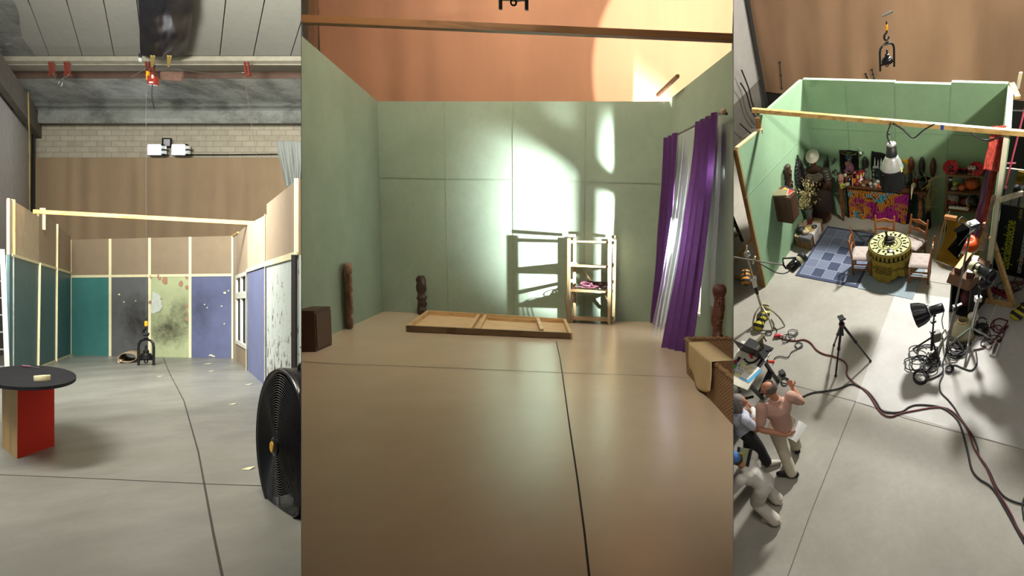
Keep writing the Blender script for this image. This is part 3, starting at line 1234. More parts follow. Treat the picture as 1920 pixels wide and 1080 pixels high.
def sheet_pt(u, v):
    x = 256 + 104 * u + (3 * math.sin(v * 4)) - 8 * v * (0.5 - u) * -1.0
    x += 6 * v ** 3 * (0.5 - u) * 2
    y = -22 + 130 * v - 6 * v * (2 * u - 1) ** 4
    ry = (z0 + .18 * 20.75 - 1.8) / ((568 - y) / F + .18) - .55
    return pd(x, y, ry - 0.35 * math.sin(PI * u) - .12 * mnoise.noise(V(u * 3, v * 4, 1)) - .03 * mnoise.noise(V(u * 9, v * 7, 4)))


mb = MB().grid(sheet_pt, 40, 44)
m_ = mat('black_plastic_sheet', '#14151b', .3, .2, 5, .25)
solo(B, mb, 'plastic_sheet', m_, 'black plastic sheet wrapped round a unit hanging under the roof', 'sheet', smooth=True, solid=.01)
for x, lab in ((317, 'short yellow strap below the black plastic sheet at the right'), (286, 'yellow strap below the black plastic sheet just above the red hoist')):
    mb = MB().bar(pd(x - 2, 105, 19.5), pd(x - 1, 124, 19.9), .06, .06).bar(pd(x + 3, 105, 19.5), pd(x, 123, 19.9), .05, .05)
    solo(B, mb, 'strap', mat('old_brass', '#8a7a45', .5), lab, 'strap', group='yellow straps below the plastic sheet')
p = pd(263, 112, 19.3)
root = thing(B, 'light_bulb', 'bare bulb hanging beside the lower left corner of the black plastic', 'bulb', p)
MB().ball((0, 0, 0), (.065, .065, .085)).build('glass', mat('bulb_glass', '#9aa19b', .1, .1), root, True)
MB().cyl(V(0, 0, .07), V(0, 0, .2), .04).build('holder', black_metal, root)

# red brackets along the gutter beam, and the red hoist
def bracket(px, label, first=[None]):
    p = pd(px, 130, 20.55)
    if first[0] is None:
        root = thing(B, 'beam_clamp', label, 'clamp', p, group='red clamps on the gutter beam')
        mb = MB()
        for sx in (-1, 1):
            mb.bar(V(sx * .06, 0, .26), V(sx * .06 + .04, 0, -.16), .04, .06)
        for k in range(5):
            mb.box((.005 + .01 * k, 0, .2 - .08 * k), (.12, .05, .02))
        mb.build('side_plates', red_paint, root)
        MB().box((.06, -.02, -.2), (.2, .1, .07)).build('jaw', red_paint, root)
        first[0] = root
        return root
    return copy_thing(first[0], B, p, 0, label)


bracket(96, 'leftmost red clamp on the gutter beam')
bracket(125, 'red clamp on the beam joined to the leftmost one by a wire')
bracket(277, 'red clamp on the beam just left of the red hoist')
bracket(462, 'red clamp on the beam at the right, with a rope tied to it')
mb = MB().tube(curve([pd(99, 136, 20.4), pd(104, 146, 20.4), pd(113, 151, 20.4), pd(119, 146, 20.4), pd(130, 140, 20.4)]), .022, 6)
mb.tube(curve([pd(113, 148, 20.4), pd(117, 155, 20.4), pd(113, 163, 20.4), pd(110, 156, 20.4), pd(113, 150, 20.4)]), .018, 6)
solo(B, mb, 'wire_sling', steel, 'steel wire sling between the two left red clamps', 'wire', smooth=True)
p = pd(286, 148, 20.3)
root = thing(B, 'electric_hoist', 'red electric hoist hanging from the beam below the black plastic', 'hoist', p)
MB().bbox((.02, 0, -.06), (.26, .2, .3), .03).build('body', mat('hoist_red', '#8c3327', .4, .15, 5), root)
mb = MB().bar(V(.0, 0, .1), V(.0, 0, .42), .09, .1)
mb.build('arm', red_paint, root)
MB().box((.05, -.11, -.16), (.12, .02, .05)).build('name_plate', white_plastic, root)
MB().box((.1, -.11, .04), (.05, .02, .12)).build('label_plate', white_plastic, root)
MB().box((-.14, -.02, .1), (.05, .08, .3)).build('yellow_hose', yellow_plastic, root)
MB().tube(curve([V(.0, -.02, .22), V(0, 0, .36), V(.03, 0, .5)]), .05, 8).build('chain_bag', black_rubber, root)
MB().tube(curve([V(0, 0, -.2), V(-.02, 0, -.55), V(.01, 0, -.8), V(.07, 0, -1.02)]), .018, 6).build('control_cable', cable_black, root)
mb = MB().prism([pd(300, 134, 20.8), pd(343, 134, 20.8), pd(340, 152, 20.8), pd(301, 150, 20.8)], (0, .06, 0))
solo(B, mb, 'board_offcut', mat('brown_board', '#6b5245', .8, .15), 'brown board fixed under the gutter beam right of the hoist', 'board')
mb = MB().tube(curve([pd(244, 145, 20.4), pd(266, 133, 20.4), pd(283, 125, 20.4), pd(316, 128, 20.2), pd(345, 132, 20.3), pd(400, 138, 20.3), pd(458, 136, 20.3)]), .012, 5)
solo(B, mb, 'rigging_line', steel, 'thin line strung between the hoist and the right red clamp', 'line', smooth=True)
mb = MB().tube([pd(459, 142, 20.3), pd(468, 210, 20.0), pd(482, 300, 19.4), pd(508, 372, 18)], .006, 5)
solo(B, mb, 'rope', mat('rope_tan', '#6f584b', .8), 'thin rope running from the right red clamp down to the right set wall', 'rope')
mb = MB().tube(curve([V(*(c0 - dl * 3.1)) + V(.5, 0, zz(145, 20.5)) - V(0, 0, 0), V(*(c0 - dl * 3.0)) + V(.5, 0, 8.6), V(*(c0 - dl * 2.9)) + V(.5, 0, 7.6), V(*(c0 - dl * 2.8)) + V(.5, 0, 2.0)]), .022, 6)
solo(B, mb, 'cable', mat('yellow_black_cable', '#3a3a34', .6, .5, .6, hex2='#a08a3c'), 'dark and yellow cable hanging down the grey side wall', 'cable', smooth=True)
mb = MB().tube([pd(62, 250, 24.4), pd(61, 445, 24.4)], .05, 8)
solo(B, mb, 'drainpipe', black_metal, 'dark pipe in the corner beside the brown backdrop', 'pipe')


# ================================================================== MIDDLE BAY: empty green set with the curtained window
B = MBY
mb = MB()
mb.quad(B.f(EDGE_L, 1900), B.f(1375, 1900), B.f(1375, 545), B.f(EDGE_L, 545))
strips(mb, B, [[(1043, 640), (1050, 672), (1054, 699), (1068, 800), (1083, 900), (1096, 1000), (1108, 1110)], [(EDGE_L, 678), (640, 683), (840, 690), (1054, 699), (1200, 704), (1375, 712)]], 0.011)
struct(B, mb, 'floor', [concrete_floor('brown_concrete', '#b09e86', '#b5a38b', '#bba991', 0.27, .7, .0, .04), mat('dark_joint', '#2c241c', .9)], 'brownish grey concrete floor of the green set')


def green(name, base, pale, sc=0.8):
    t = NT(name)
    f = t.noise(sc, 5, 0.6)
    g = t.noise(11, 4, 0.65)
    col = t.mix(t.ramp(f, [(0.35, (0, 0, 0, 1)), (0.65, (1, 1, 1, 1))]), C(base), C(pale))
    col = t.mix(t.ramp(g, [(0.45, (0, 0, 0, 1)), (0.75, (0.25, 0.25, 0.25, 1))]), col, mul(C(base), 0.86))
    return t.done(col, 0.75, 0, 0.2)


green_m = green('sage_green_paint', '#829280', '#8d9d8a')
A, E_ = B.f(719, 584), B.f(1250, 605)
LFp = B.f(540, 664)
zA = B.w(705, 190, A, E_).z
zE = B.w(1250, 190, A, E_).z


def bw(px, py=600):
    return B.w(px, py, A, E_)


bounds = [720, 845, 970, 1098, 1250]
tops = [705, 836, 968, 1104, 1250]
# four flats of the back wall
bp = [A + (E_ - A) * k for k in (0, .235, .47, .715, 1)]
for i in range(4):
    mb, _ = panel(B, bp[i], bp[i + 1], 0, zA + (zE - zA) * (0, .235, .47, .715, 1)[i], 0, zA + (zE - zA) * (0, .235, .47, .715, 1)[i + 1], t=0.04)
    struct(B, mb, 'wall_back', green_m, 'sage green flat of the back wall')
jm = mat('green_joint', '#7d8d78', .8)
for i in (1, 2, 3):
    struct(B, MB().bar(bp[i] + V(0, -.004, 0), bp[i] + V(0, -.004, zA), .018, .006, up=(0, 1, 0)), 'trim', jm, 'joint between green flats')
struct(B, MB().bar(A + V(0, -.004, 2.45), E_ + V(0, -.004, 2.45), .018, .006, up=(0, 1, 0)), 'trim', jm, 'level joint across the green back wall')

zl = B.w(565, 65, A, LFp).z
xl0 = B.w(565, 600, A, LFp)
mb, _ = panel(B, LFp, A, 0, B.w(540, 43, A, LFp).z, 0, zA, t=0.04)
struct(B, mb, 'wall_left', green_m, 'sage green left wall of the middle set')
# right wall with the window opening
RFp = V(E_.x + .34 * (E_.y - 6.35), 6.35, 0)


def mw(px, py=600):
    return B.w(px, py, E_, RFp)


def rwall(x0, x1, zlo, zhi0, zhi1, lab):
    a, b = mw(x0), mw(x1)
    mb, _ = panel(B, a, b, zlo, zhi0, zlo, zhi1, t=0.04)
    struct(B, mb, 'wall_right', green_m, lab)


WX0, WX1, WZ0, WZ1 = 1296.5, 1313, 0.35, 2.9
zR = lambda x: B.w(x, 190 - (x - 1250) * .79, E_, RFp).z
rwall(1250, WX0, 0, zR(1250), zR(WX0), 'green wall right of the back corner')
rwall(WX1, 1388, 0, zR(WX1), zR(1388), 'green right wall near the basket')
rwall(WX0, WX1, WZ1, zR(WX0), zR(WX1), 'green wall above the curtained window')
rwall(WX0, WX1, 0, WZ0, WZ0, 'green wall under the curtained window')
wa, wb = mw(WX0), mw(WX1)
wn = (wb - wa).normalized()
wout = V(-wn.y, wn.x, 0)
if wout.x < 0:
    wout = -wout
win = bpy.data.objects.new('window_2', None)
COL.objects.link(win)
win.matrix_world = B.M.copy()
win['kind'] = 'structure'
win['label'] = 'open window frame behind the purple curtains'
BAY_OF['window_2'] = B
mb = MB()
fo = wout * .03
wl_ = (V(wb.x, wb.y, 0) - V(wa.x, wa.y, 0))
for k in (0.0, .47, 1.0):
    p = V(wa.x, wa.y, 0) + wl_ * k + fo
    mb.bar(p + V(0, 0, WZ0), p + V(0, 0, WZ1), .05, .05, up=wout)
for z in (WZ0, WZ0 + .98 * (WZ1 - WZ0), 1.63):
    mb.bar(V(wa.x, wa.y, z) + fo, V(wb.x, wb.y, z) + fo, .05, .07)
mb.build('window_frame', mat('white_frame_paint', '#c9cabf', 0.5, .08), win)
# batten on the right top corner
mb = MB().bar(mw(1246, 192) + V(-.12, -.1, .1), mw(1283, 158) + V(-.1, -.1, .1), .05, .05)
struct(B, mb, 'trim', wood('dark_batten', '#6b5138', '#493422'), 'batten leaning over the corner of the right wall')

# hall wall and backdrop beyond
yb = (A.y + E_.y) / 2 + 1.6
mb, _ = panel(B, B.d(EDGE_L, 0, yb + .25), B.d(1375, 0, yb + .25), 0, 8.0, t=.15)
struct(B, mb, 'wall_back', mat('pale_hall_plaster', '#b3aa98', .9, .08, 2), 'pale hall wall beyond the green set')
cl_m = backdrop('terracotta_backdrop_cloth', '#a67c62')
fa, fb = V(B.d(596, 0, yb).x, yb, 0), V(B.d(1375, 0, yb).x, yb, 0)
mb = drape(fa, fb, 7.2, 1.5, 0.02, 9, 9)
solo(B, mb, 'backdrop_cloth', cl_m, 'terracotta backdrop cloth hanging beyond the empty green set', 'backdrop', smooth=True)
mb = MB().bar(B.d(587, 240, yb - .15), B.d(587, -60, yb - .15), .13, .1)
solo(B, mb, 'steel_column', mat('brown_steel', '#7b5c44', .6), 'brown steel column at the left edge of the terracotta backdrop', 'column')

# beam over the set
t0, t1 = B.d(EDGE_L, 37, 6.3), B.d(1375, 72, 6.5)
mb = MB().bar(t0, t1, 0.09, 0.072)
solo(B, mb, 'timber_beam', wood('brown_pine', '#8b6440', '#5f3f23', 'X', 7), 'brown pine beam crossing the top of the empty green set', 'beam')

# hoist yoke hanging into the top of the picture
p = B.d(963, 18.5, 6.0)
lifting_hook(B, V(p.x, p.y, p.z), .75, 'lifting yoke hanging high in front of the terracotta backdrop', 3.0)

# bookcase
sa, sb = B.f(1066, 606), B.f(1142, 609)
sc_ = (sa + sb) / 2
H_ = B.up(1066, 606, 419)
W_ = (sb - sa).length
root = thing(B, 'shelf_unit', 'open pale wood shelf unit standing empty by the green wall', 'shelf', V(sc_.x, sc_.y, 0), math.atan2(sb.y - sa.y, sb.x - sa.x))
pw = wood('shelf_wood', '#8f7a58', '#6b5638', 'Z', 8)
pwx = wood('shelf_board_wood', '#8f7250', '#6b5034', 'X', 6)
dep = .36
for sx in (-1, 1):
    for sy in (0, 1):
        MB().box((sx * W_ / 2, sy * dep, H_ / 2), (.045, .05, H_)).build('post', pw, root)
    mb = MB()
    for z in (.08, .72, 1.02, 1.5, H_ - .06):
        mb.box((sx * W_ / 2, dep / 2, z), (.03, dep, .05))
    mb.build('side_rail', pw, root)
for z in (.07, H_ * .385, H_ * .68, H_ - .05):
    MB().box((0, dep / 2, z), (W_ + .02, dep - .01, .03)).build('shelf_board', pwx, root)
MB().bar(V(-W_ / 2, dep, 1.05), V(W_ / 2 - .05, dep, .33), .03, .02).build('cross_brace', pw, root)
zsh = H_ * .385 + .016
# tangle of cables on the shelf
mb = MB()
rnd = random.Random(3)
for k in range(15):
    c = V(rnd.uniform(-.12, .2), dep / 2 + rnd.uniform(-.05, .05), .03 + rnd.uniform(0, .06))
    r = rnd.uniform(.05, .11)
    ti = rnd.uniform(-.5, .5)
    mb.tube([c + V(math.cos(2 * PI * j / 14) * r * 1.3, math.sin(2 * PI * j / 14) * r * .6, math.sin(2 * PI * j / 14 + ti) * .03 + .02) for j in range(14)], .008, 5, closed=True)
for x_ in (-.36, -.3, -.42):
    mb.tube(curve([V(-.1, .15, .03), V(-.25, .05, .05), V(x_ - .02, .1, -.1), V(x_, .12, -.4), V(x_ + .02, .1, -.8)]), .005, 5)
solo(B, mb, 'cable_tangle', mat('cable_maroon', '#4a2530', .5, .3, 9), 'tangle of dark cables heaped on the middle shelf', 'cables', V(sc_.x, sc_.y, zsh), math.atan2(sb.y - sa.y, sb.x - sa.x))

# flat frame lying on the floor
ps = [B.f(764, 622), B.f(1070, 636), B.f(1058, 608), B.f(803, 592)]
root = thing(B, 'scenery_frame', 'unpainted scenery flat lying face down on the floor before the green wall', 'frame', ps[0])
o_ = ps[0]
q = [p - o_ for p in ps]
pm = wood('frame_pine', '#c3a274', '#a07d4f', 'X', 7)
hgt = .085
mb = MB().prism([v + V(0, 0, .004) for v in q], (0, 0, .018))
mb.build('board', mat('fibre_board', '#bfa27a', .8, .1, 5), root)
for i, j in ((0, 1), (1, 2), (2, 3), (3, 0)):
    mb = MB().bar(q[i] + V(0, 0, hgt / 2 + .01), q[j] + V(0, 0, hgt / 2 + .01), .045, hgt)
    mb.build('frame_rail', pm if i else wood('worn_pine', '#6b5640', '#4a3826', 'X', 14), root)
for k0, k1 in ((.385, .385), (.435, .435)):
    a_, b_ = q[0].lerp(q[1], k0), q[3].lerp(q[2], k1 - .0)
    MB().bar(a_ + V(0, 0, .05), b_ + V(0, 0, .05), .05, .075).build('cross_rail', pm, root)
# inner tray outline
u0, u1 = q[0].lerp(q[1], .45), q[0].lerp(q[1], .83)
v0, v1 = q[3].lerp(q[2], .46), q[3].lerp(q[2], .81)
MB().bar(u1.lerp(v1, .07) + V(0, 0, .07), u1.lerp(v1, .85) + V(0, 0, .07), .05, .09).build('cross_rail', pm, root)
MB().bar(u0.lerp(v0, .06) + V(0, 0, .055), u1.lerp(v1, .06) + V(0, 0, .055), .03, .05).build('inner_batten', pm, root)
MB().bar(u0.lerp(v0, .88) + V(0, 0, .05), u1.lerp(v1, .88) + V(0, 0, .05), .03, .05).build('inner_batten', pm, root)

# carved posts and dark boxes
dark_carved = mat('dark_carved_wood', '#4a352a', .35, .35, 12, .6, hex2='#2a1c16')


def carved_post(bay, name, label, loc, h, w, rot=None, m=dark_carved, seed=1, top_flat=True, rz=0.0, cat='carving'):
    root = thing(bay, name, label, cat, loc, rz, rot=rot)
    prof = []
    for i in range(25):
        z = h * i / 24
        r = w / 2 * (0.86 + .12 * math.sin(z / h * 17 + seed) + .06 * math.sin(z / h * 41 + seed * 2))
        prof.append((r if 0 < i < 24 else r * .85, z))
    mb = MB().lathe(prof, 16, sy=.72)
    for v in mb.v:
        v.x += .03 * w * math.sin(v.z * 9)
        n = mnoise.noise(V(v.x * 22 + seed, v.y * 22, v.z * 13)) * w * .16
        v.x += n * (1 if v.x > 0 else -1)
        v.y += n * (1 if v.y > 0 else -1)
    mb.build('post', m, root, True)
    for k in range(3):
        mb = MB()
        z = h * (.82 - .3 * k)
        mb.ball((-.2 * w, -.34 * w, z), (.1 * w, .07 * w, .1 * w), 8, 6)
        mb.ball((.2 * w, -.34 * w, z), (.1 * w, .07 * w, .1 * w), 8, 6)
        mb.ball((0, -.36 * w, z - .11 * h * .5), (.09 * w, .1 * w, .22 * w), 8, 6)
        mb.ball((0, -.34 * w, z - .1 * h), (.25 * w, .06 * w, .06 * w), 8, 6)
        mb.build('carved_face', m, root, True)
    return root


p = B.f(791, 590)
carved_post(B, 'carved_totem', 'short dark carved totem standing in the far left corner of the empty green set', V(p.x, p.y, 0), B.up(791, 590, 517), .17)
p, q = B.f(655, 616), B.w(641, 494, A, LFp) + V(.08, 0, 0)
dr = mat('driftwood', '#8a6a52', .6, .35, 7, .6, hex2='#5b4132')
mb = MB()
d = q - p
L_ = d.length
prof = [(.05, 0), (.08, .12 * L_), (.1, .4 * L_), (.09, .7 * L_), (.11, .93 * L_), (.1, L_)]
mb.lathe(prof, 14, sx=.55, rot=rot_to(d), sy=1.0)
for v in mb.v:
    v += V(1, 1, 0) * .02 * mnoise.noise(v * 6)
root = thing(B, 'carved_plank', 'pale driftwood carving leaning on the green left wall', 'carving', p)
mb.build('plank', dr, root, True)
mb = MB().tube([d * .2 + V(.05, -.06, 0), d * .95 + V(.05, -.06, 0)], .02, 6)
for k in (.9, .62, .3):
    c = d * k + V(.07, -.08, 0)
    mb.ball(c, (.05, .04, .09), 8, 6)
    mb.ball(c + V(.02, -.01, -.16), (.03, .03, .12), 8, 6)
mb.build('carved_face', dr, root, True)
# dark speaker box at the left
ca, cb, cc = B.f(556, 660), B.f(592, 660), B.f(622, 647)
hb_ = B.up(592, 660, 583)
root = thing(B, 'dark_cabinet', 'dark brown cabinet at the foot of the green left wall beside the partition', 'cabinet', V(cb.x, cb.y, 0))
u_, v_ = (ca - cb), (cc - cb)
foot = [V(0, 0, 0), V(v_.x, v_.y, 0), V(v_.x + u_.x, v_.y + u_.y, 0), V(u_.x, u_.y, 0)]
dk = mat('dark_brown_board', '#42291d', .6, .12, 4)
MB().prism(foot, (0, 0, hb_)).build('body', dk, root)
n_ = V(v_.y, -v_.x, 0).normalized()
MB().prism([foot[0].lerp(foot[1], .05) + n_ * .002 + V(0, 0, .04), foot[0].lerp(foot[1], .95) + n_ * .002 + V(0, 0, .04), foot[0].lerp(foot[1], .95) + n_ * .002 + V(0, 0, hb_ - .04), foot[0].lerp(foot[1], .05) + n_ * .002 + V(0, 0, hb_ - .04)], n_ * .012).build('front_panel', mat('brown_panel', '#4b2f20', .5, .1, 5), root)

# curtains on their rod
rA, rB_ = V(-.53, 10.0, 3.12), V(.31, 7.65, 3.12)
inn = -wout
root = thing(B, 'curtain_rod', 'dark curtain rod with a pale finial above the green set window', 'curtain rod', rA)
MB().cyl(V(0, 0, 0), rB_ - rA, .014, n=10).build('rod', mat('rod_brown', '#4b3b30', .4), root)
MB().ball(rB_ - rA, .04).build('finial', mat('finial_beige', '#b5a68e', .5), root)
for k in (.06, .95):
    MB().bar((rB_ - rA) * k, (rB_ - rA) * k + wout * .11, .02, .03).build('bracket', black_metal, root)


def curtain_panel(name, m, label, k0, k1, b0, b1, amp, n, off, vmax=1.0):
    """hangs from rod fractions k0..k1 down to floor points b0..b1 (far to near)"""
    b0, b1 = Vector(b0), Vector(b1)

    def fn(u, v):
        v *= vmax
        p = rA.lerp(rB_, k0 + (k1 - k0) * u) + V(0, 0, .03)
        q = b0.lerp(b1, u)
        ease = v ** 1.5
        w_ = amp * math.sin(2 * PI * n * u + .7 * math.sin(5 * u + v)) * (.6 + .5 * v) + .02 * mnoise.noise(V(u * 5, v * 3, k0 * 9))
        r = V(p.x + (q.x - p.x) * ease, p.y + (q.y - p.y) * ease, p.z + (q.z - p.z) * v)
        return r + inn * (off + w_)
    return solo(B, MB().grid(fn, 48, 24), name, m, label, 'curtain', smooth=True)


purple = cloth('purple_curtain_cloth', '#6d4480', .6, 0.0, .15)
voile = cloth('white_voile', '#dfe3ea', .5, .72, .04)
curtain_panel('purple_curtain', purple, 'narrow purple curtain at the far side of the window', .0, .27, (-.68, 10.1, .04), (-.54, 9.55, .04), .035, 3, .03)
curtain_panel('voile_curtain', voile, 'white voile curtain between the two purple panels at the window', .31, .58, B.f(1222, 628), B.f(1244, 636), .02, 4, .0)
curtain_panel('purple_curtain', purple, 'wide purple curtain at the near side of the window', .6, .93, B.f(1245, 651), B.f(1297, 662), .035, 4, .02)
curtain_panel('voile_curtain', voile, 'white voile edge hanging out behind the near purple curtain', .945, .985, V(.2, 7.75, 0), V(.26, 7.62, 0), .01, 2, .0, .8)

# basket with a cloth over its rim, cut by the partition
k_ = [B.f(1289, 708), B.f(1342, 752), B.f(1400, 800), B.f(1400, 730), B.f(1372, 709)]
fl_ = B.f(1290, 700)
fr_ = B.f(1376, 795)
e1 = (fr_ - fl_)
e1 = V(e1.x, e1.y, 0)
side = V(e1.y, -e1.x, 0).normalized()
if side.x < 0:
    side = -side
bh = B.up(1290, 700, 637)
root = thing(B, 'wicker_basket', 'long brown wicker basket by the green right wall', 'basket', V(fl_.x, fl_.y, 0))
wk = NT('brown_wicker')
x, y, z = wk.sep()
wv = wk.math('MULTIPLY', wk.math('SINE', wk.math('MULTIPLY', z, 210)), wk.math('SINE', wk.math('MULTIPLY', wk.math('ADD', x, y), 130)))
wk.bump(wv, .6, .01)
wicker = wk.done(wk.mix(wk.math('MULTIPLY_ADD', wv, .5, .5), C('#6b4a2c'), C('#8d6a42')), .7)
ee = e1
we = .72
P0, P1 = V(0, 0, 0), ee
Q0, Q1 = side * we, ee + side * we
fl2 = .06
o0 = [P0, P1, Q1, Q0]
cen = (P0 + P1 + Q0 + Q1) / 4
tp = [cen + (v - cen) * 1.06 + V(0, 0, bh) for v in o0]
mb = MB()
for i in range(4):
    j = (i + 1) % 4
    mb.quad(o0[i], o0[j], tp[j], tp[i])
mb.add(o0, [(0, 1, 2, 3)])
mb.build('body', wicker, root, solid=.03)
mb = MB()
for i in range(4):
    j = (i + 1) % 4
    mb.tube([tp[i].lerp(tp[j], k / 24) + V(0, 0, .008 * math.sin(k * 2.2)) for k in range(25)], .024, 8)
mb.build('rim', wicker, root, True)


def towel(u, v):
    a_ = tp[0].lerp(tp[1], .2 + .5 * u)
    b_ = P0.lerp(P1, .19 + .5 * u)
    nn = -side
    if v < .12:
        t_ = v / .12
        return a_ + side * (.16 * (1 - t_)) + V(0, 0, .035) + nn * .045 * t_
    t_ = (v - .12) / .88
    lim = .72 + .22 * math.sin(PI * u * 1.1) - .1 * (u < .2)
    return a_.lerp(b_, t_ * lim) + nn * (.05 + .012 * math.sin(u * 11 + t_ * 3) * t_) + V(0, 0, .03 * (1 - t_))


solo(B, MB().grid(towel, 20, 16), 'cloth', cloth('cream_cloth', '#b9a47e'), 'cream cloth hanging over the rim of the wicker basket', 'cloth', V(fl_.x, fl_.y, 0), smooth=True, solid=.008)
p = B.f(1344, 672)
carved_post(B, 'carved_figure', 'reddish brown carved figure standing behind the wicker basket', V(p.x, p.y, 0), B.up(1344, 672, 533), .17, m=mat('red_brown_carving', '#5b3224', .5, .3, 8, .4), seed=4)


# ================================================================== RIGHT BAY: the dressed green set seen from above
B = RB
f = B.f
floor_r = concrete_floor('pale_concrete', '#8f8b7f', '#a09c90', '#aeaaa0', 0.5, 0.5)
mb = MB()
mb.quad(f(1375, 1500), f(2250, 1500), f(2250, 190), f(1375, 190))
strips(mb, B, [[(1680, 545), (1624, 705), (1595, 775), (1521, 960), (1470, 1100)], [(1455, 714), (1478, 720), (1604, 753), (1700, 785), (1920, 843), (1990, 868)], [(1738, 527), (1781, 534)]], 0.013)
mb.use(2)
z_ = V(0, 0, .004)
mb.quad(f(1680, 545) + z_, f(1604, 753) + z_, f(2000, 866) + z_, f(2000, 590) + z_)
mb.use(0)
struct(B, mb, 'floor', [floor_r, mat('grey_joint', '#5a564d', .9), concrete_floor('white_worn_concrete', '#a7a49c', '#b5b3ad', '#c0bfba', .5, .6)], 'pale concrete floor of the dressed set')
# stain on the floor
A, E_ = f(1533, 394), f(1856, 429)
LC = f(1437, 536)
bn = V((E_ - A).y, -(E_ - A).x, 0).normalized()      # out of the back wall into the room
ln_ = V(-(LC - A).y, (LC - A).x, 0).normalized()
if ln_.x < 0:
    ln_ = -ln_


def bw(px, py, off=0.0):
    return B.w(px, py, A + bn * off, E_ + bn * off)


def lw(px, py, off=0.0):
    return B.w(px, py, A + ln_ * off, LC + ln_ * off)


green_r = green('mint_green_paint', '#7c9a7a', '#87a584', .9)
zL_, zR_ = bw(1505, 149).z, bw(1895, 160).z
jm2 = mat('mint_joint', '#76957a', .8)
ks = (0, .235, .49, .755, 1)
for i in range(4):
    p, q = A.lerp(E_, ks[i]), A.lerp(E_, ks[i + 1])
    dz = (0, .0, -.02, .03)[i]
    mb, _ = panel(B, p, q, 0, zL_ + (zR_ - zL_) * ks[i] + dz, 0, zL_ + (zR_ - zL_) * ks[i + 1] + dz, t=.09)
    struct(B, mb, 'wall_back', green_r, 'mint green flat of the dressed set back wall')
    if i:
        struct(B, MB().bar(p + bn * .004, p + bn * .004 + V(0, 0, zL_ - .15), .015, .006, up=bn), 'trim', jm2, 'joint between mint green flats')
p, q = bw(1521, 241), bw(1868, 257)
struct(B, MB().bar(p + bn * .004, q + bn * .004, .015, .006, up=bn), 'trim', jm2, 'level joint across the mint green wall')
# left wall: tall flat and lower near flat
S_ = lw(1452, 500)
zt_a, zt_b = zL_, lw(1426, 219).z
near_b = lw(1436, 360)
S0 = V(lw(1429, 241).x, lw(1429, 241).y, 0)
mb, _ = panel(B, S0, A, 0, zt_b, 0, zt_a, t=.08)
struct(B, mb, 'wall_left', green_r, 'tall mint green flat of the left set wall')
zn0, zn1 = lw(1377, 286).z, lw(1429, 242).z
mb, _ = panel(B, LC, S0, 0, zn0, 0, zn1, t=.06)
struct(B, mb, 'wall_left', green_r, 'lower mint green flat at the near end of the left set wall')
edge_pine = wood('edge_pine', '#9b7a4c', '#74572f', 'Z', 7)
e_ = (LC - A).normalized()
mb = MB().bar(LC + e_ * .02 - ln_ * .05, V(LC.x, LC.y, zn0) + e_ * .02 - ln_ * .05, .1, .045, up=e_)
struct(B, mb, 'trim', edge_pine, 'pine edge of the near green flat')
mb = MB().bar(S0 + e_ * .02 - ln_ * .05 + V(0, 0, zn1 - .1), S0 + e_ * .02 - ln_ * .05 + V(0, 0, zt_b), .1, .045, up=e_)
struct(B, mb, 'trim', edge_pine, 'pine edge of the tall green flat')
mb = MB().bar(V(LC.x, LC.y, zn0 + .012) + V(0, 0, 0) - ln_ * .03, V(S0.x, S0.y, zn1 + .012) - ln_ * .03, .07, .03)
struct(B, mb, 'trim', wood('chipped_pine', '#d3c08f', '#b79a63', 'X', 9), 'chipped top edge of the near flat')
for x0, y0, x1, y1 in ((1397, 372, 1495, 268),):
    p, q = lw(x0, y0, .004), lw(x1, y1, .004)
    struct(B, MB().bar(p, q, .012, .006, up=ln_), 'trim', jm2, 'joint on the mint green left wall')

# right wall, seen on its edge
RF = f(1843, 556)
zrf = B.up(1843, 556, 243)
mb, wn_out = panel(B, E_, RF, 0, zR_, 0, zrf, t=.1, back=True)
struct(B, mb, 'wall_right', green_r, 'right wall of the dressed set seen on its edge')
er = (RF - E_).normalized()
white_edge = wood('white_pine', '#e0dac2', '#c9bf9c', 'Z', 7)
mb = MB().bar(RF + er * .03 + V(.05, 0, .9), V(RF.x, RF.y, zrf) + er * .03 + V(.05, 0, 0), .075, .05, up=er)
struct(B, mb, 'trim', white_edge, 'white pine edge of the right set wall')
mb = MB().bar(RF + er * .03 + V(.05, 0, 0), RF + er * .03 + V(.05, 0, .9), .09, .06, up=er)
struct(B, mb, 'trim', mat('black_edge', '#23211e', .6, .3, 12), 'dark foot of the right wall edge')
p, q = bw(1896, 170) + V(0, 0, .05), B.d(1906, 182, bw(1896, 170).y - .35)
mb = MB().bar(bw(1897, 157, .02), bw(1908, 183, .5), .09, .05)
struct(B, mb, 'trim', pine, 'short pine batten tying the back right corner')
mb = MB().bar(bw(1908, 166, -.05), V(bw(1908, 166, -.05).x + .02, bw(1908, 166, -.05).y, zR_ + .22), .05, .04)
struct(B, mb, 'trim', pale_wood, 'white upright at the back right corner')

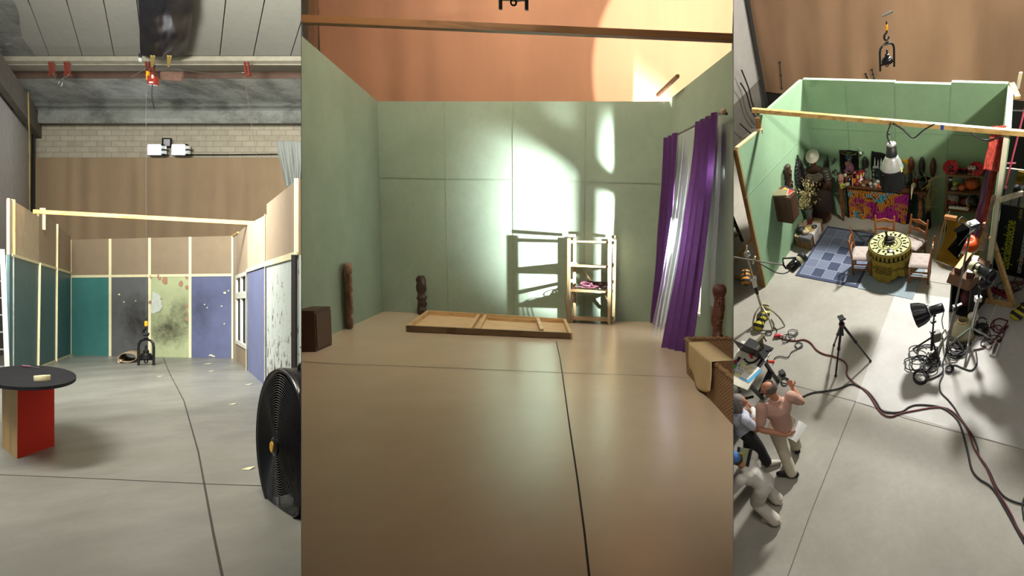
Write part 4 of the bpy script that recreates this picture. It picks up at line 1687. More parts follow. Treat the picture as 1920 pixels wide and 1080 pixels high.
# hall beyond: side wall, backdrop, dark floor end
ha, he = f(1441, 206), f(1990, 232)
wl0 = V(ha.x, ha.y, 0)
wl1 = V(f(1352, 300).x, f(1352, 300).y, 0)
zz1, zz2 = B.w(1426, 147, wl0, wl1).z, 0
mb, _ = panel(B, wl0, wl1, 0, zz1, t=.2)
struct(B, mb, 'wall_left', mat('grey_hall_paint', '#8d8982', .85, .08, 3), 'hall side wall, grey lower half')
mb, _ = panel(B, wl0, wl1, zz1, zz1 + 14, t=.2)
struct(B, mb, 'wall_left', mat('white_hall_paint', '#c9c7c4', .85, .05, 3), 'hall side wall, white upper half')
cl_r = backdrop('tan_backdrop_cloth', '#a9876c')
hu_ = (he - ha).normalized()
hn = V(hu_.y, -hu_.x, 0)
ca_, ce_ = ha + hn * .25, he + hn * .25
zb2 = B.w(1450, 174, ca_, ce_).z
mb = drape(ca_ + hu_ * .1, ca_ + hu_ * 14, B.w(1650, -90, ca_, ce_).z, zb2, .035, 12, 2, 200, 16)
solo(B, mb, 'backdrop_cloth', cl_r, 'tan backdrop cloth hanging high behind the dressed green set', 'backdrop', smooth=True)
mb, _ = panel(B, ha - hu_ * 1.5, ha + hu_ * 16, 0, 13, t=.2)
struct(B, mb, 'wall_back', mat('dark_hall_wall', '#3e3a36', .9), 'dark hall wall behind the tan backdrop')
mb = MB().bar(B.w(1397, -20, ca_ + hn * .1, ce_ + hn * .1), B.w(1439, 208, ca_ + hn * .1, ce_ + hn * .1), .1, .1)
solo(B, mb, 'downpipe', mat('dusty_black', '#2b2926', .7), 'dark pipe down the corner of the hall beside the tan backdrop', 'pipe')

for pts_, lab in (([(1368, 136), (1382, 170), (1392, 205), (1418, 242)], 'thick black cable hanging down the grey hall side wall'), ([(1366, 160), (1378, 180), (1388, 212), (1408, 240)], 'thin black cable left of the thick one on the hall side wall'),
                  ([(1366, 236), (1384, 252), (1402, 263)], 'lower black cable sagging across the grey hall side wall')):
    solo(B, MB().tube(curve([B.w(x, y, wl0 - hn * 0, wl1) + V(.35, -.1, 0) for x, y in pts_]), .022, 6), 'cable', cable_black, lab, 'cable', smooth=True)
for x, y0, y1, lab in ((1464, 117, 166, 'thin dark weighted cord hanging on the tan backdrop at the left'), (1625, 139, 149, 'short dark cord hanging on the tan backdrop left of the middle'), (1637, 131, 148, 'longer dark cord hanging on the tan backdrop near the middle')):
    mb = MB().tube([B.w(x - 2, y0, ca_ + hn * .12, ce_ + hn * .12), B.w(x + 2, y1, ca_ + hn * .12, ce_ + hn * .12)], .016, 5)
    for k in (0, .5, 1):
        mb.ball(B.w(x - 2 + 4 * k, y0 + (y1 - y0) * k, ca_ + hn * .12, ce_ + hn * .12), .035, 6, 5)
    solo(B, mb, 'weighted_cord', black_rubber, lab, 'cord', group='dark cords on the tan backdrop')

# ------------------------------------------------------------------ overhead: beam, lamp, hoist yoke
h_ = zrf - .02
t0, t1 = f(1411, 206.5, zt_b + .07), f(1935, 251, h_ + .02)
mb = MB().bar(t0, t1, .07, .085)
solo(B, mb, 'timber_beam', wood('long_pine', '#bd9c62', '#94723c', 'X', 6), 'long pine beam laid across the dressed set, carrying the big lamp', 'beam')
bd = (t1 - t0)


def on_beam(px):
    lo, hi = 0, 1
    for _ in range(40):
        m = (lo + hi) / 2
        if B.px(t0 + bd * m)[0] < px:
            lo = m
        else:
            hi = m
    return t0 + bd * lo


p = on_beam(1768)
solo(B, MB().bar(p - bd.normalized() * .025, p + bd.normalized() * .025, .076, .091), 'blue_tape', mat('blue_tape', '#22408c', .5), 'strip of blue tape round the long beam', 'tape')
p = on_beam(1668.5) + V(0, -.05, .02)
lamp_p = p
# big lamp: shell built downwards from its cap
dcap = 0.42
LS = .6
zc = p.z - dcap
pxs = B.px(V(p.x, p.y, zc))
root = thing(B, 'pendant_lamp', 'big studio lamp with silver dome and black skirt hanging from the beam', 'lamp', V(p.x, p.y, zc), s=LS)
MB().lathe([(.02, .01), (.125, 0), (.14, -.03), (.14, -.07)], 28).build('cap', mat('lamp_silver', '#c5c6c2', .3, .05, metal=.6), root, True)
MB().lathe([(.14, -.06), (.165, -.38), (.17, -.46), (.02, -.46)], 28).build('ballast', mat('lamp_black', '#1a1b1c', .5), root, True)
sil = mat('spun_aluminium', '#bfc2bd', .32, .06, 5, metal=.45)
MB().lathe([(.165, -.42), (.2, -.5), (.28, -.66), (.33, -.84), (.345, -.96), (.335, -.965)], 32, cap=False).build('dome', sil, root, True, solid=.008)
mb = MB()
mb.grid(lambda u, v: V(math.cos(2 * PI * u) * (.352 + .018 * math.sin(u * 44 + 3 * v) * v + .02 * mnoise.noise(V(math.cos(2 * PI * u) * 3, math.sin(2 * PI * u) * 3, v * 2))), math.sin(2 * PI * u) * (.352 + .018 * math.sin(u * 44 + 3 * v) * v), -.86 - v * (.68 + .05 * math.sin(u * 25))), 90, 12)
mb.build('skirt', cloth('black_skirt', '#1d1e20'), root, True, solid=.006)
sil_y = mat('pale_sticker', '#d9d48b', .6)
MB().prism([V(.12, -.315, -.74), V(.19, -.285, -.76), V(.2, -.315, -.9), V(.14, -.335, -.9)], (.004, -.006, 0)).build('sticker', sil_y, root)
MB().tube([V(.02, -.02, .0), V(.01, -.01, .3), V(0, 0, dcap / LS - .03)], .011, 6).build('chain', chrome, root)
mb = MB().tube(curve([V(-.04, -.02, .0), V(-.1, -.03, .12), V(-.14, -.02, .35), V(-.05, -.02, .6), V(.0, .0, dcap / LS - .02)]), .02, 6)
mb.ball((-.08, -.02, .34), .035, 8, 6)
mb.build('power_lead', cable_black, root, True)
mb = MB()
mb.tube([V(.345 * math.cos(a), .345 * math.sin(a), -.86) for a in [2 * PI * k / 40 for k in range(40)]], .012, 6, closed=True)
mb.build('skirt_band', black_rubber, root, True)
q0, q1 = on_beam(1672) + V(0, -.06, 0), on_beam(1748) + V(0, -.06, .05)
mb = MB().tube(curve([q0, q0.lerp(q1, .25) - V(0, 0, .12), q0.lerp(q1, .5) - V(0, 0, .27), q0.lerp(q1, .75) - V(0, 0, .12), q1]), .014, 6)
q2, q3 = on_beam(1816) + V(0, -.08, -.05), on_beam(1875) + V(0, -.08, -.05)
solo(B, mb, 'cable', cable_black, 'black cable looping under the beam to the right of the big lamp', 'cable', smooth=True)
mb = MB().tube(curve([q2, q2.lerp(q3, .25) - V(0, 0, .07), q2.lerp(q3, .55) - V(0, 0, .1), q3]), .014, 6)
solo(B, mb, 'cable', cable_black, 'short black cable sagging under the right end of the beam', 'cable', smooth=True)
# hoist yoke hanging
yy = lamp_p.y + .7
p = B.d(1663.5, 129, yy)
top_ = B.d(1663.5, 80, yy)
s_ = (top_.z - p.z) / .6
lifting_hook(B, p, s_, 'lifting yoke with stacked weights hanging in front of the tan backdrop', 2.5)
p2 = p + V(0, 0, 1.49 * s_)
q = B.d(1663, 26, yy)
root = thing(B, 'cable_clip', 'small silver clip on the wire high above the lifting yoke', 'clip', V(p.x + .015, p.y - .012, q.z))
MB().bar(V(-.09, 0, -.01), V(.09, 0, .015), .03, .03).build('clip', chrome, root)

# ------------------------------------------------------------------ rugs
def rug_quad(pts, z):
    return [V(*(f(x, y).xy), z) for x, y in pts]


q = rug_quad([(1491, 517), (1608, 540), (1654, 441), (1552, 424.5)], .004)
t = NT('checked_rug')
o_, ux, uy = q[0], (q[1] - q[0]), (q[3] - q[0])
LX, LY = ux.length, uy.length
x, y, z = t.sep()


def cell(v, n, L):
    return t.math('MULTIPLY', v, n / L)


cx, cy = cell(x, 5.6, LX), cell(y, 6.6, LY)
ix, iy = t.math('FLOOR', t.math('SUBTRACT', cx, .3)), t.math('FLOOR', t.math('SUBTRACT', cy, .3))
hsh = t.math('FRACT', t.math('MULTIPLY', t.math('SINE', t.math('MULTIPLY_ADD', ix, 12.9898, t.math('MULTIPLY', iy, 78.233))), 43758.5453))
par = t.math('MODULO', t.math('ADD', t.math('ADD', ix, iy), 40), 2)
col = t.mix(par, C('#6e7688'), t.mix(t.math('GREATER_THAN', hsh, .35), C('#666d7f'), C('#434a5e')))
fx, fy_ = t.math('FRACT', t.math('SUBTRACT', cx, .3)), t.math('FRACT', t.math('SUBTRACT', cy, .3))
ed = t.math('MINIMUM', t.math('MINIMUM', fx, t.math('SUBTRACT', 1, fx)), t.math('MINIMUM', fy_, t.math('SUBTRACT', 1, fy_)))
col = t.mix(t.math('LESS_THAN', ed, .03), col, C('#868c9a'))
bx = t.math('MINIMUM', t.math('MINIMUM', cx, t.math('SUBTRACT', 5.6, cx)), t.math('MINIMUM', cy, t.math('SUBTRACT', 6.6, cy)))
col = t.mix(t.math('LESS_THAN', bx, .28), col, C('#454b60'))
dd = t.math('MULTIPLY', t.math('SINE', t.math('MULTIPLY', cx, 2 * PI * 3)), t.math('SINE', t.math('MULTIPLY', cy, 2 * PI * 3)))
col = t.mix(t.math('MULTIPLY', t.math('GREATER_THAN', dd, .75), t.math('MULTIPLY', t.math('LESS_THAN', par, .5), .7)), col, C('#4b526a'))
t.bump(t.noise(90, 2), .3, .004)
rugm = t.done(col, .95, 0, .1)
ang = math.atan2(ux.y, ux.x)
Rm = Matrix.Rotation(-ang, 3, 'Z')
loc = [Rm @ (v - o_) for v in q]
solo(B, MB().prism([V(v.x, v.y, 0) for v in loc], (0, 0, .012)), 'checked_rug', rugm, 'blue grey checked rug on the floor left of the round table', 'rug', V(o_.x, o_.y, .003), ang)
q = rug_quad([(1609, 541), (1711, 562), (1740, 492), (1640, 470)], .004)
solo(B, MB().prism([v - q[0] for v in q], (0, 0, .01)), 'grey_rug', mat('grey_blue_rug', '#8b989d', .95, .12, 30, .2, spec=.1), 'plain grey blue rug under the round table', 'rug', V(q[0].x, q[0].y, .003))

# ------------------------------------------------------------------ table, chairs
tcp = f(1668, 456, .75)
TX, TY = tcp.x, tcp.y
root = thing(B, 'round_table', 'round table hidden under the yellow and black printed cloth', 'table', V(TX, TY, 0))
R_ = .425
MB().lathe([(.01, .7), (R_ - .02, .7), (R_ - .01, .72), (R_ - .02, .74), (.01, .74)], 40).build('tabletop', pine, root)
MB().lathe([(.2, 0.02), (.2, .05), (.05, .1), (.05, .7)], 16).build('pedestal', pine, root)
t = NT('mandala_print')
x, y, z = t.sep()
r = t.math('SQRT', t.math('ADD', t.math('MULTIPLY', x, x), t.math('MULTIPLY', y, y)))
th = t.math('ARCTAN2', y, x)
s16 = t.math('SINE', t.math('MULTIPLY', th, 16))
s32 = t.math('SINE', t.math('MULTIPLY', th, 40))
ns = t.noise(34, 3)


def ring(r0, r1):
    return t.math('MULTIPLY', t.math('GREATER_THAN', r, r0), t.math('LESS_THAN', r, r1))


def orr(a, b):
    return t.math('MAXIMUM', a, b)


R2 = R_
def fig(r0, r1, n, bias, amp=2.4):
    return t.math('MULTIPLY', ring(R2 * r0, R2 * r1), t.math('GREATER_THAN', t.math('ADD', t.math('SINE', t.math('MULTIPLY', th, n)), t.math('MULTIPLY_ADD', ns, amp, -amp / 2)), bias))


k = fig(.0, .3, 9, -.2, 4.0)
for r0, r1 in ((.33, .385), (.53, .585), (.95, .995)):
    k = orr(k, ring(R2 * r0, R2 * r1))
k = orr(k, fig(.42, .5, 30, .1))
k = orr(k, fig(.62, .79, 20, -.1))
k = orr(k, t.math('MULTIPLY', ring(R2 * .79, R2 * .93), t.math('LESS_THAN', t.math('ABSOLUTE', t.math('SINE', t.math('MULTIPLY', th, 7))), .4)))
top = t.math('GREATER_THAN', z, .735)
# skirt: elephant band, checks, gold folds
v = t.math('SUBTRACT', .75, z)


def band(v0, v1):
    return t.math('MULTIPLY', t.math('GREATER_THAN', v, v0), t.math('LESS_THAN', v, v1))


ks_ = t.math('MULTIPLY', band(.06, .17), t.math('GREATER_THAN', t.math('ADD', t.math('SINE', t.math('MULTIPLY', th, 30)), t.math('MULTIPLY_ADD', ns, 2.6, -1.3)), t.math('MULTIPLY_ADD', v, -6, .9)))
ks_ = orr(ks_, band(.165, .185))
corner = t.math('GREATER_THAN', t.math('COSINE', t.math('MULTIPLY', t.math('SUBTRACT', th, -.78), 4)), -.1)
chk = t.math('GREATER_THAN', t.math('ADD', t.math('MULTIPLY', t.math('SINE', t.math('MULTIPLY', th, 60)), t.math('SINE', t.math('MULTIPLY', z, 90))), t.math('MULTIPLY_ADD', ns, 1.4, -.7)), 0)
ks_ = orr(ks_, t.math('MULTIPLY', band(.3, .52), t.math('MULTIPLY', corner, chk)))
ks_ = orr(ks_, t.math('MULTIPLY', band(.36, .43), chk))
kk = t.math('ADD', t.math('MULTIPLY', top, k), t.math('MULTIPLY', t.math('SUBTRACT', 1, top), ks_), clamp=True)
base = t.mix(top, C('#8d7c34'), C('#cfca8a'))
cm = t.done(t.mix(kk, base, C('#1b1b18')), .9, 0, .1)


def cloth_pt(u, v):
    a = 2 * PI * u
    if v < .35:
        rr = (R_ + .005) * v / .35
        return V(math.cos(a) * rr, math.sin(a) * rr, .752 - (.006 if v > .33 else 0))
    k_ = (v - .35) / .65
    hand = .5 + .5 * math.cos(4 * (a + .78))
    drop = .60 + .125 * hand
    fold = math.sin(a * 17) * .02 + math.sin(a * 9 + 1) * .018
    rr = R_ + .012 + fold * k_ + .02 * k_ + .07 * hand * max(0, k_ - .6)
    return V(math.cos(a) * rr, math.sin(a) * rr, .742 - drop * k_)


mb = MB().grid(cloth_pt, 150, 30)
solo(B, mb, 'tablecloth', cm, 'yellow and black printed cloth draped over the round table', 'tablecloth', V(TX, TY, 0), smooth=True)
p = f(1668, 452, .76)
root = thing(B, 'dark_bowl', 'dark bowl with a small black figure in the middle of the round table', 'bowl', V(p.x, p.y, .756))
dkm = mat('dark_bowl', '#1c1916', .3, .4, 20, .3)
MB().lathe([(.06, 0), (.1, .02), (.12, .06), (.105, .075), (.09, .05), (.01, .03)], 20).build('bowl', dkm, root, True)
MB().ball((0, 0, .07), (.08, .08, .06)).build('contents', mat('bowl_moss', '#33301c', .8, .4, 25, .5), root, True)
mb = MB().tube(curve([V(-.1, .0, 0), V(-.085, .0, .1), V(-.06, 0, .18), V(-.07, 0, .26)]), [.022] * 7 + [.03] * 6 + [.018] * 6, 8)
mb.ball((-.07, 0, .28), .03, 8, 6)
mb.build('figure', black_rubber, root, True)
p = f(1668.5, 470, .757)
root = thing(B, 'phone', 'black phone with a white near half lying on the table near the viewer', 'phone', p, .2)
MB().bbox((0, .0, .006), (.075, .15, .01), .012).build('case', black_rubber, root)
MB().box((0, -.035, .012), (.062, .07, .002)).build('screen', mat('phone_glass', '#c6ccd2', .15), root)
cw = wood('chair_wood', '#8d5427', '#6a3917', 'Z', 7, .4)
cush = cloth('chair_cushion', '#a89d96', 0, 0, .05)


def chair():
    root = thing(B, 'dining_chair', 'x', 'chair', (0, 0, 0), 0, 'chairs at the round table')
    w, d, sh, bh = .42, .4, .45, .95
    MB().bbox((0, 0, sh - .015), (w, d, .03), .02).build('seat', cw, root)
    mb = MB()
    n = 12

    def cu(u, v):
        e = min(u, 1 - u, v, 1 - v)
        tuft = sum(math.exp(-((u - a) ** 2 + (v - b) ** 2) / .003) for a, b in ((.25, .25), (.75, .25), (.5, .5), (.25, .75), (.75, .75)))
        return V((u - .5) * (w + .02), (v - .5) * (d + .0), sh + .004 + .045 * min(1, e * 7) ** .5 - .022 * tuft)
    mb.grid(cu, 20, 20)
    mb.quad(V(-w / 2, -d / 2, sh), V(w / 2, -d / 2, sh), V(w / 2, d / 2, sh), V(-w / 2, d / 2, sh))
    mb.build('cushion', cush, root, True)
    for sx in (-1, 1):
        x_ = sx * (w / 2 - .02)
        MB().bbox((x_, d / 2 - .02, sh / 2), (.04, .04, sh), .008).build('leg', cw, root)
        mb = MB().tube([V(x_, -d / 2 + .02, 0), V(x_, -d / 2 + .02, sh), V(x_, -d / 2 - .03, bh - .06), V(x_, -d / 2 - .035, bh - .05), V(x_, -d / 2 - .036, bh - .03), V(x_, -d / 2 - .038, bh)], [.022, .022, .02, .014, .02, .008], 8)
        mb.build('back_post', cw, root, True)
        for z_ in (.16, .3):
            MB().bar(V(x_, -d / 2 + .02, z_), V(x_, d / 2 - .02, z_), .02, .025).build('side_stretcher', cw, root)
    for y_ in (-d / 2 + .02, d / 2 - .02):
        MB().bar(V(-w / 2 + .02, y_, .22), V(w / 2 - .02, y_, .22), .02, .025).build('cross_stretcher', cw, root)
    for z_, hh in ((.62, .05), (.82, .06)):
        yy_ = -d / 2 + .02 - .05 * (z_ - sh) / (bh - sh)
        prof = [V(-w / 2 + .02, yy_, z_ - hh / 2)]
        top_ = [V(-w / 2 + .02 + (w - .04) * k / 12, yy_, z_ + hh / 2 + .045 * math.exp(-((k - 6) / 2.6) ** 2)) for k in range(13)]
        bot_ = [V(-w / 2 + .02 + (w - .04) * k / 12, yy_, z_ - hh / 2 + .012 * math.sin(PI * k / 12)) for k in range(13)]
        MB().prism(bot_ + top_[::-1], (0, -.018, 0)).build('back_slat', cw, root)
    return root


ch = chair()
CS = 1.0 / .95


def put_chair(pa, pb, label, first=[True]):
    a, b = f(*pa, 1.0), f(*pb, 1.0)
    c = (a + b) / 2
    e = (b - a)
    fw_ = V(-e.y, e.x, 0).normalized()
    if fw_.dot(V(TX, TY, 0) - V(c.x, c.y, 0)) < 0:
        fw_ = -fw_
    rz = math.atan2(fw_.y, fw_.x) - PI / 2
    l_ = V(c.x, c.y, 0) + fw_ * .2 * CS
    if first[0]:
        first[0] = False
        ch.matrix_world = Matrix.Translation(l_) @ Matrix.Rotation(rz, 4, 'Z') @ Matrix.Scale(CS, 4)
        ch['label'] = label
        return ch
    return copy_thing(ch, B, l_, rz, label, CS)


put_chair((1598.5, 428), (1593, 452), 'wooden chair standing on the checked rug, left of the round table')
put_chair((1645, 406), (1671.5, 407), 'wooden chair behind the round table with its back before the tapestry')
put_chair((1709.7, 404), (1735, 413), 'wooden chair behind the table at the right, seen below the mantel end')
put_chair((1749, 441), (1745, 466), 'wooden chair right of the round table, turned edge on')

# ------------------------------------------------------------------ back wall dressing
# mantel
mz = bw(1571, 348, .38).z
ma, me_ = bw(1571, 348, .38), bw(1734, 361, .38)
ma, me_ = V(ma.x, ma.y, 0), V(me_.x, me_.y, 0)
md = (me_ - ma)
mlen = md.length
mu = md.normalized()
o_ = ma - bn * .36
root = thing(B, 'mantel', 'dark wooden mantelpiece on carved posts along the mint green wall', 'mantel', V(o_.x, o_.y, 0), math.atan2(mu.y, mu.x))
dkw = wood('mantel_wood', '#5a3a22', '#3a2413', 'X', 7, .45)
MB().bbox((mlen / 2, -.17, mz - .03), (mlen + .06, .38, .06), .01).build('shelf_board', dkw, root)
MB().box((mlen / 2, .0, mz / 2), (mlen - .12, .02, mz - .1)).build('back_panel', mat('teal_panel', '#1f4a47', .6, .1), root)
cpost = mat('carved_post_wood', '#7c4a26', .5, .4, 9, .5, hex2='#52301a')
for k, x_ in enumerate((.05, mlen - .1)):
    w0 = .13 if k == 0 else .15
    mb = MB()
    prof = []
    for i in range(30):
        zz_ = (mz - .06) * i / 29
        w = w0 / 2 * (.8 + .2 * math.sin(zz_ * 18) * math.sin(zz_ * 5)) * (min(1, .25 + zz_ * 3) if k == 0 else 1)
        prof.append((w, zz_))
    mb.lathe(prof, 4, (x_, -.3, 0), Matrix.Rotation(PI / 4, 3, 'Z'), sy=1)
    pp = mb.build('post', cpost, root)
    for z_ in (.88, .62, .38):
        mb = MB()
        z_ *= mz
        mb.ball((x_ - .02, -.375, z_), (.014, .012, .02), 6, 5)
        mb.ball((x_ + .02, -.375, z_), (.014, .012, .02), 6, 5)
        mb.ball((x_, -.38, z_ - .04), (.01, .014, .04), 6, 5)
        mb.ball((x_, -.378, z_ - .1), (.03, .012, .012), 6, 5)
        mb.build('carved_face', cpost, pp, True)
MANTEL = root
# tapestry
t = NT('tie_dye_tapestry')
x, y, z = t.sep()
n1 = t.noise(1.7, 3, .6)
col = t.ramp(n1, [(.28, C('#2f8f9a')), (.38, C('#3fa0b0')), (.45, C('#c07a28')), (.52, C('#b5762a')), (.58, C('#97246f')), (.68, C('#a32a7d')), (.76, C('#5a2f7a'))])
vor = t.n.new('ShaderNodeTexVoronoi')
vor.inputs['Scale'].default_value = 13
t.l(t.map((1, 1, .45), (0, .5, 0)), vor.inputs['Vector'])
wv_ = t.n.new('ShaderNodeTexWave')
wv_.inputs['Scale'].default_value = 7
wv_.inputs['Distortion'].default_value = 9
wv_.inputs['Detail'].default_value = 2
t.l(t.obj, wv_.inputs['Vector'])
leaf = t.math('MULTIPLY', t.math('LESS_THAN', vor.outputs['Distance'], .24), t.math('LESS_THAN', t.math('ABSOLUTE', t.math('SUBTRACT', n1, .6)), .5))
mask = t.math('GREATER_THAN', t.math('ABSOLUTE', t.math('SUBTRACT', n1, .64)), .1)
vein = t.math('GREATER_THAN', wv_.outputs['Fac'], .86)
blk_ = t.math('MAXIMUM', t.math('MULTIPLY', leaf, mask), t.math('MULTIPLY', vein, .8))
tp_m = t.done(t.mix(blk_, col, C('#10100f')), .9, 0, .1)
c_tl, c_tr = bw(1588, 352.5, .42), bw(1707, 363, .42)
g_bl, g_br = f(1593.5, 408), f(1700, 421)


def tap(u, v):
    a = c_tl.lerp(c_tr, u)
    b = g_bl.lerp(g_br, u) + V(0, 0, .02)
    p = a.lerp(b, v)
    return p + bn * (.025 * math.sin(u * 26 + v * 2) * v + .03 * math.sin(PI * v) * -1)


o_ = V(c_tl.x, c_tl.y, 0)
mb = MB().grid(lambda u, v: tap(u, v) - o_, 60, 24)
root = thing(B, 'tapestry', 'tie dye tapestry with black leaf print hanging from the mantel', 'tapestry', o_)
mb.build('cloth', tp_m, root, True)
blkc = cloth('black_border_cloth', '#0e0e0f')
mb = MB()
mb.grid(lambda u, v: tap(u, v * .035) + bn * .006 - o_, 40, 2)
mb.build('top_border', blkc, root)
mb = MB().grid(lambda u, v: tap(.985 + .05 * u, v) + bn * .004 + mu * .0 - o_, 2, 24)
mb.build('side_border', blkc, root)
mb = MB().grid(lambda u, v: tap(-.03 + .03 * u, v) - bn * .004 - o_, 2, 24)
mb.build('side_border', blkc, root)

# things along the mantel
def onm(px, py):
    return f(px, py, mz + .002)


GM = 'objects along the mantel'


def blob(name, m, label, cat, p, s, parts=None, group=None, rot=None, rz=0):
    root = thing(B, name, label, cat, p, rz, group)
    for pn, (c, r, mm) in (parts or {}).items():
        MB().ball(c, r, 12, 8, rot).build(pn.split('~')[0], mm or m, root, True)
    return root


pinkm = mat('pink_plaster', '#a7776a', .7, .2, 12, .3)
blob('plaster_bust', pinkm, 'pink plaster head at the left end of the mantel', 'bust', onm(1577, 345), 1, {'face': ((0, 0, .16), (.075, .08, .12), None), 'neck': ((0, 0, .04), (.06, .06, .05), None), 'nose': ((-.01, -.08, .15), (.015, .02, .03), None)})
p = onm(1581.5, 347.5) - bn * -.09
root = thing(B, 'small_box', 'yellow green small box leaning out at the left end of the mantel', 'box', p, .3)
MB().bbox((0, 0, .045), (.11, .06, .09), .008).build('carton', mat('lime_card', '#a5a83a', .6), root)
MB().box((0, -.032, .05), (.07, .004, .03)).build('label', mat('dark_print', '#3a3d1f', .6), root)
p = onm(1586, 341)
root = thing(B, 'candle', 'stubby candle with a cream top behind the lime box on the mantel', 'candle', p)
MB().cyl(V(0, 0, 0), V(0, 0, .16), .045, n=14).build('wax', mat('olive_wax', '#6f6238', .6), root)
MB().cyl(V(0, 0, .16), V(0, 0, .22), .03, n=12).build('top', mat('cream_wax', '#d8d3b8', .6), root)
p = onm(1588.5, 348)
blob('white_stone', mat('pale_stone', '#9b9280', .8, .2, 9), 'pale rounded stone on the mantel before the small black figure', 'stone', p, 1, {'stone': ((0, 0, .04), (.07, .05, .045), None)})
p = onm(1592.5, 345)
blob('small_black_figure', black_rubber, 'small black figure between the stone and the orange card on the mantel', 'figurine', p, 1, {'body': ((0, 0, .06), (.05, .04, .07), None), 'head': ((.0, -.01, .15), (.035, .035, .04), None), 'face_patch': ((.0, -.035, .15), (.015, .012, .02), paper_white)})
p = onm(1598, 340)
gm = mat('guitar_brown', '#5e3019', .35, .3, 6)
root = thing(B, 'brown_mask', 'big brown heart shaped carving lying at the back of the mantel', 'carving', p, .1)
mb = MB()
mb.ball((-.09, 0, .11), (.1, .06, .1), 12, 8)
mb.ball((.09, 0, .14), (.11, .06, .12), 12, 8)
mb.ball((0, 0, .07), (.1, .06, .08), 12, 8)
mb.build('carving', gm, root, True, voxel=.012)
p = onm(1600.5, 347)
root = thing(B, 'greeting_card', 'folded orange and cream card standing open on the mantel', 'card', p, .15)
MB().prism([V(-.05, -.02, 0), V(0, .04, 0), V(0, .04, .17), V(-.05, -.02, .17)], (.003, -.002, 0)).build('leaf', mat('cream_card', '#c9c0a2', .7), root)
MB().prism([V(0, .04, 0), V(.06, -.02, 0), V(.06, -.02, .17), V(0, .04, .17)], (-.002, -.003, 0)).build('leaf', mat('orange_card', '#bd6a28', .7), root)
p = onm(1614.5, 342)
root = thing(B, 'picture_stand', 'small red gold edged picture stand with a white figure on the mantel', 'picture', p, .12)
MB().prism([V(-.11, 0, 0), V(.11, 0, 0), V(.13, 0, .3), V(.06, 0, .27), V(0, 0, .34), V(-.06, 0, .27), V(-.13, 0, .3)], (0, .03, 0)).build('board', mat('crimson_board', '#8d1f36', .5), root)
mb = MB()
mb.ball((0, -.01, .24), (.025, .02, .025), 8, 6)
mb.build('gold_knob', mat('old_gold', '#c09030', .4, metal=.4), root, True)
mb = MB()
mb.ball((0, -.012, .15), (.035, .015, .06), 10, 6)
mb.ball((0, -.014, .08), (.055, .015, .04), 10, 6)
mb.ball((0, -.014, .21), (.022, .015, .022), 8, 6)
mb.build('white_figure', paper_white, root, True, voxel=.008)
mb = MB()
for sx in (-1, 1):
    mb.prism([V(sx * .05, -.006, .14), V(sx * .1, -.006, .14), V(sx * .105, -.006, .24), V(sx * .05, -.006, .23)], (0, .005, 0))
mb.build('yellow_patch', mat('yellow_patch', '#b5a834', .6), root)
p, q = onm(1619, 348) + V(0, 0, .02), onm(1611, 343) + bn * .06 + V(0, 0, .1)
mb = MB().tube([p, q], [.02, .014], 8)
mb.ball(p + V(.01, -.01, 0), .032, 8, 6)
mb.ball(p + V(-.015, .0, .015), .03, 8, 6)
solo(B, mb, 'bone', mat('bone_ivory', '#c9bb94', .6), 'ivory bone propped in front of the red picture stand', 'bone', smooth=True)
p = onm(1611, 347)
blob('red_pot', mat('dark_red', '#7d1f1f', .5), 'small dark red pot left of the bone on the mantel', 'pot', p, 1, {'body': ((-.05, 0, .05), (.05, .05, .05), None), 'contents': ((.03, -.02, .03), (.06, .05, .03), mat('dark_herbs', '#33201a', .8, .4, 30))})
p = onm(1626, 339)
greym = mat('grey_stone_figure', '#5a5d5a', .8, .2, 9, .3)
blob('grey_statuette', greym, 'grey stone statuette behind the wooden boat dish on the mantel', 'statue', p, 1, {'body': ((0, 0, .13), (.07, .06, .13), None), 'head': ((0, 0, .29), (.05, .05, .06), None), 'base': ((0, 0, .02), (.09, .07, .025), None)})
p = onm(1624.5, 346)
root = thing(B, 'wooden_dish', 'brown boat shaped dish right of the bone on the mantel', 'dish', p, .1)
MB().lathe([(.04, 0), (.1, .04), (.12, .08), (.11, .085), (.08, .04), (.01, .02)], 20, sy=.55).build('dish', mat('dish_wood', '#6b421f', .5, .2), root, True)
# dark lattice model behind
p0, p1 = onm(1629, 333), onm(1650, 338)
root = thing(B, 'lattice_fence', 'dark miniature lattice fence standing at the back of the mantel', 'ornament', p0, math.atan2((p1 - p0).y, (p1 - p0).x))
L_ = (p1 - p0).length
fm = mat('dark_ornament', '#232a28', .6, .4, 18)
for z_ in (.06, .19, .32):
    MB().box((L_ / 2, 0, z_), (L_, .035, .045)).build('rail', fm, root)
for k in range(4):
    MB().box((L_ * (.06 + .29 * k), 0, .18), (.03, .04, .36)).build('stake', fm, root)
mb = MB()
for k in range(8):
    mb.ball((L_ * (.05 + .12 * k), -.01, .355), (.018, .018, .022), 6, 5)
mb.build('bead_row', mat('silver_bead', '#b9bcb8', .4), root, True)
rnd = random.Random(5)
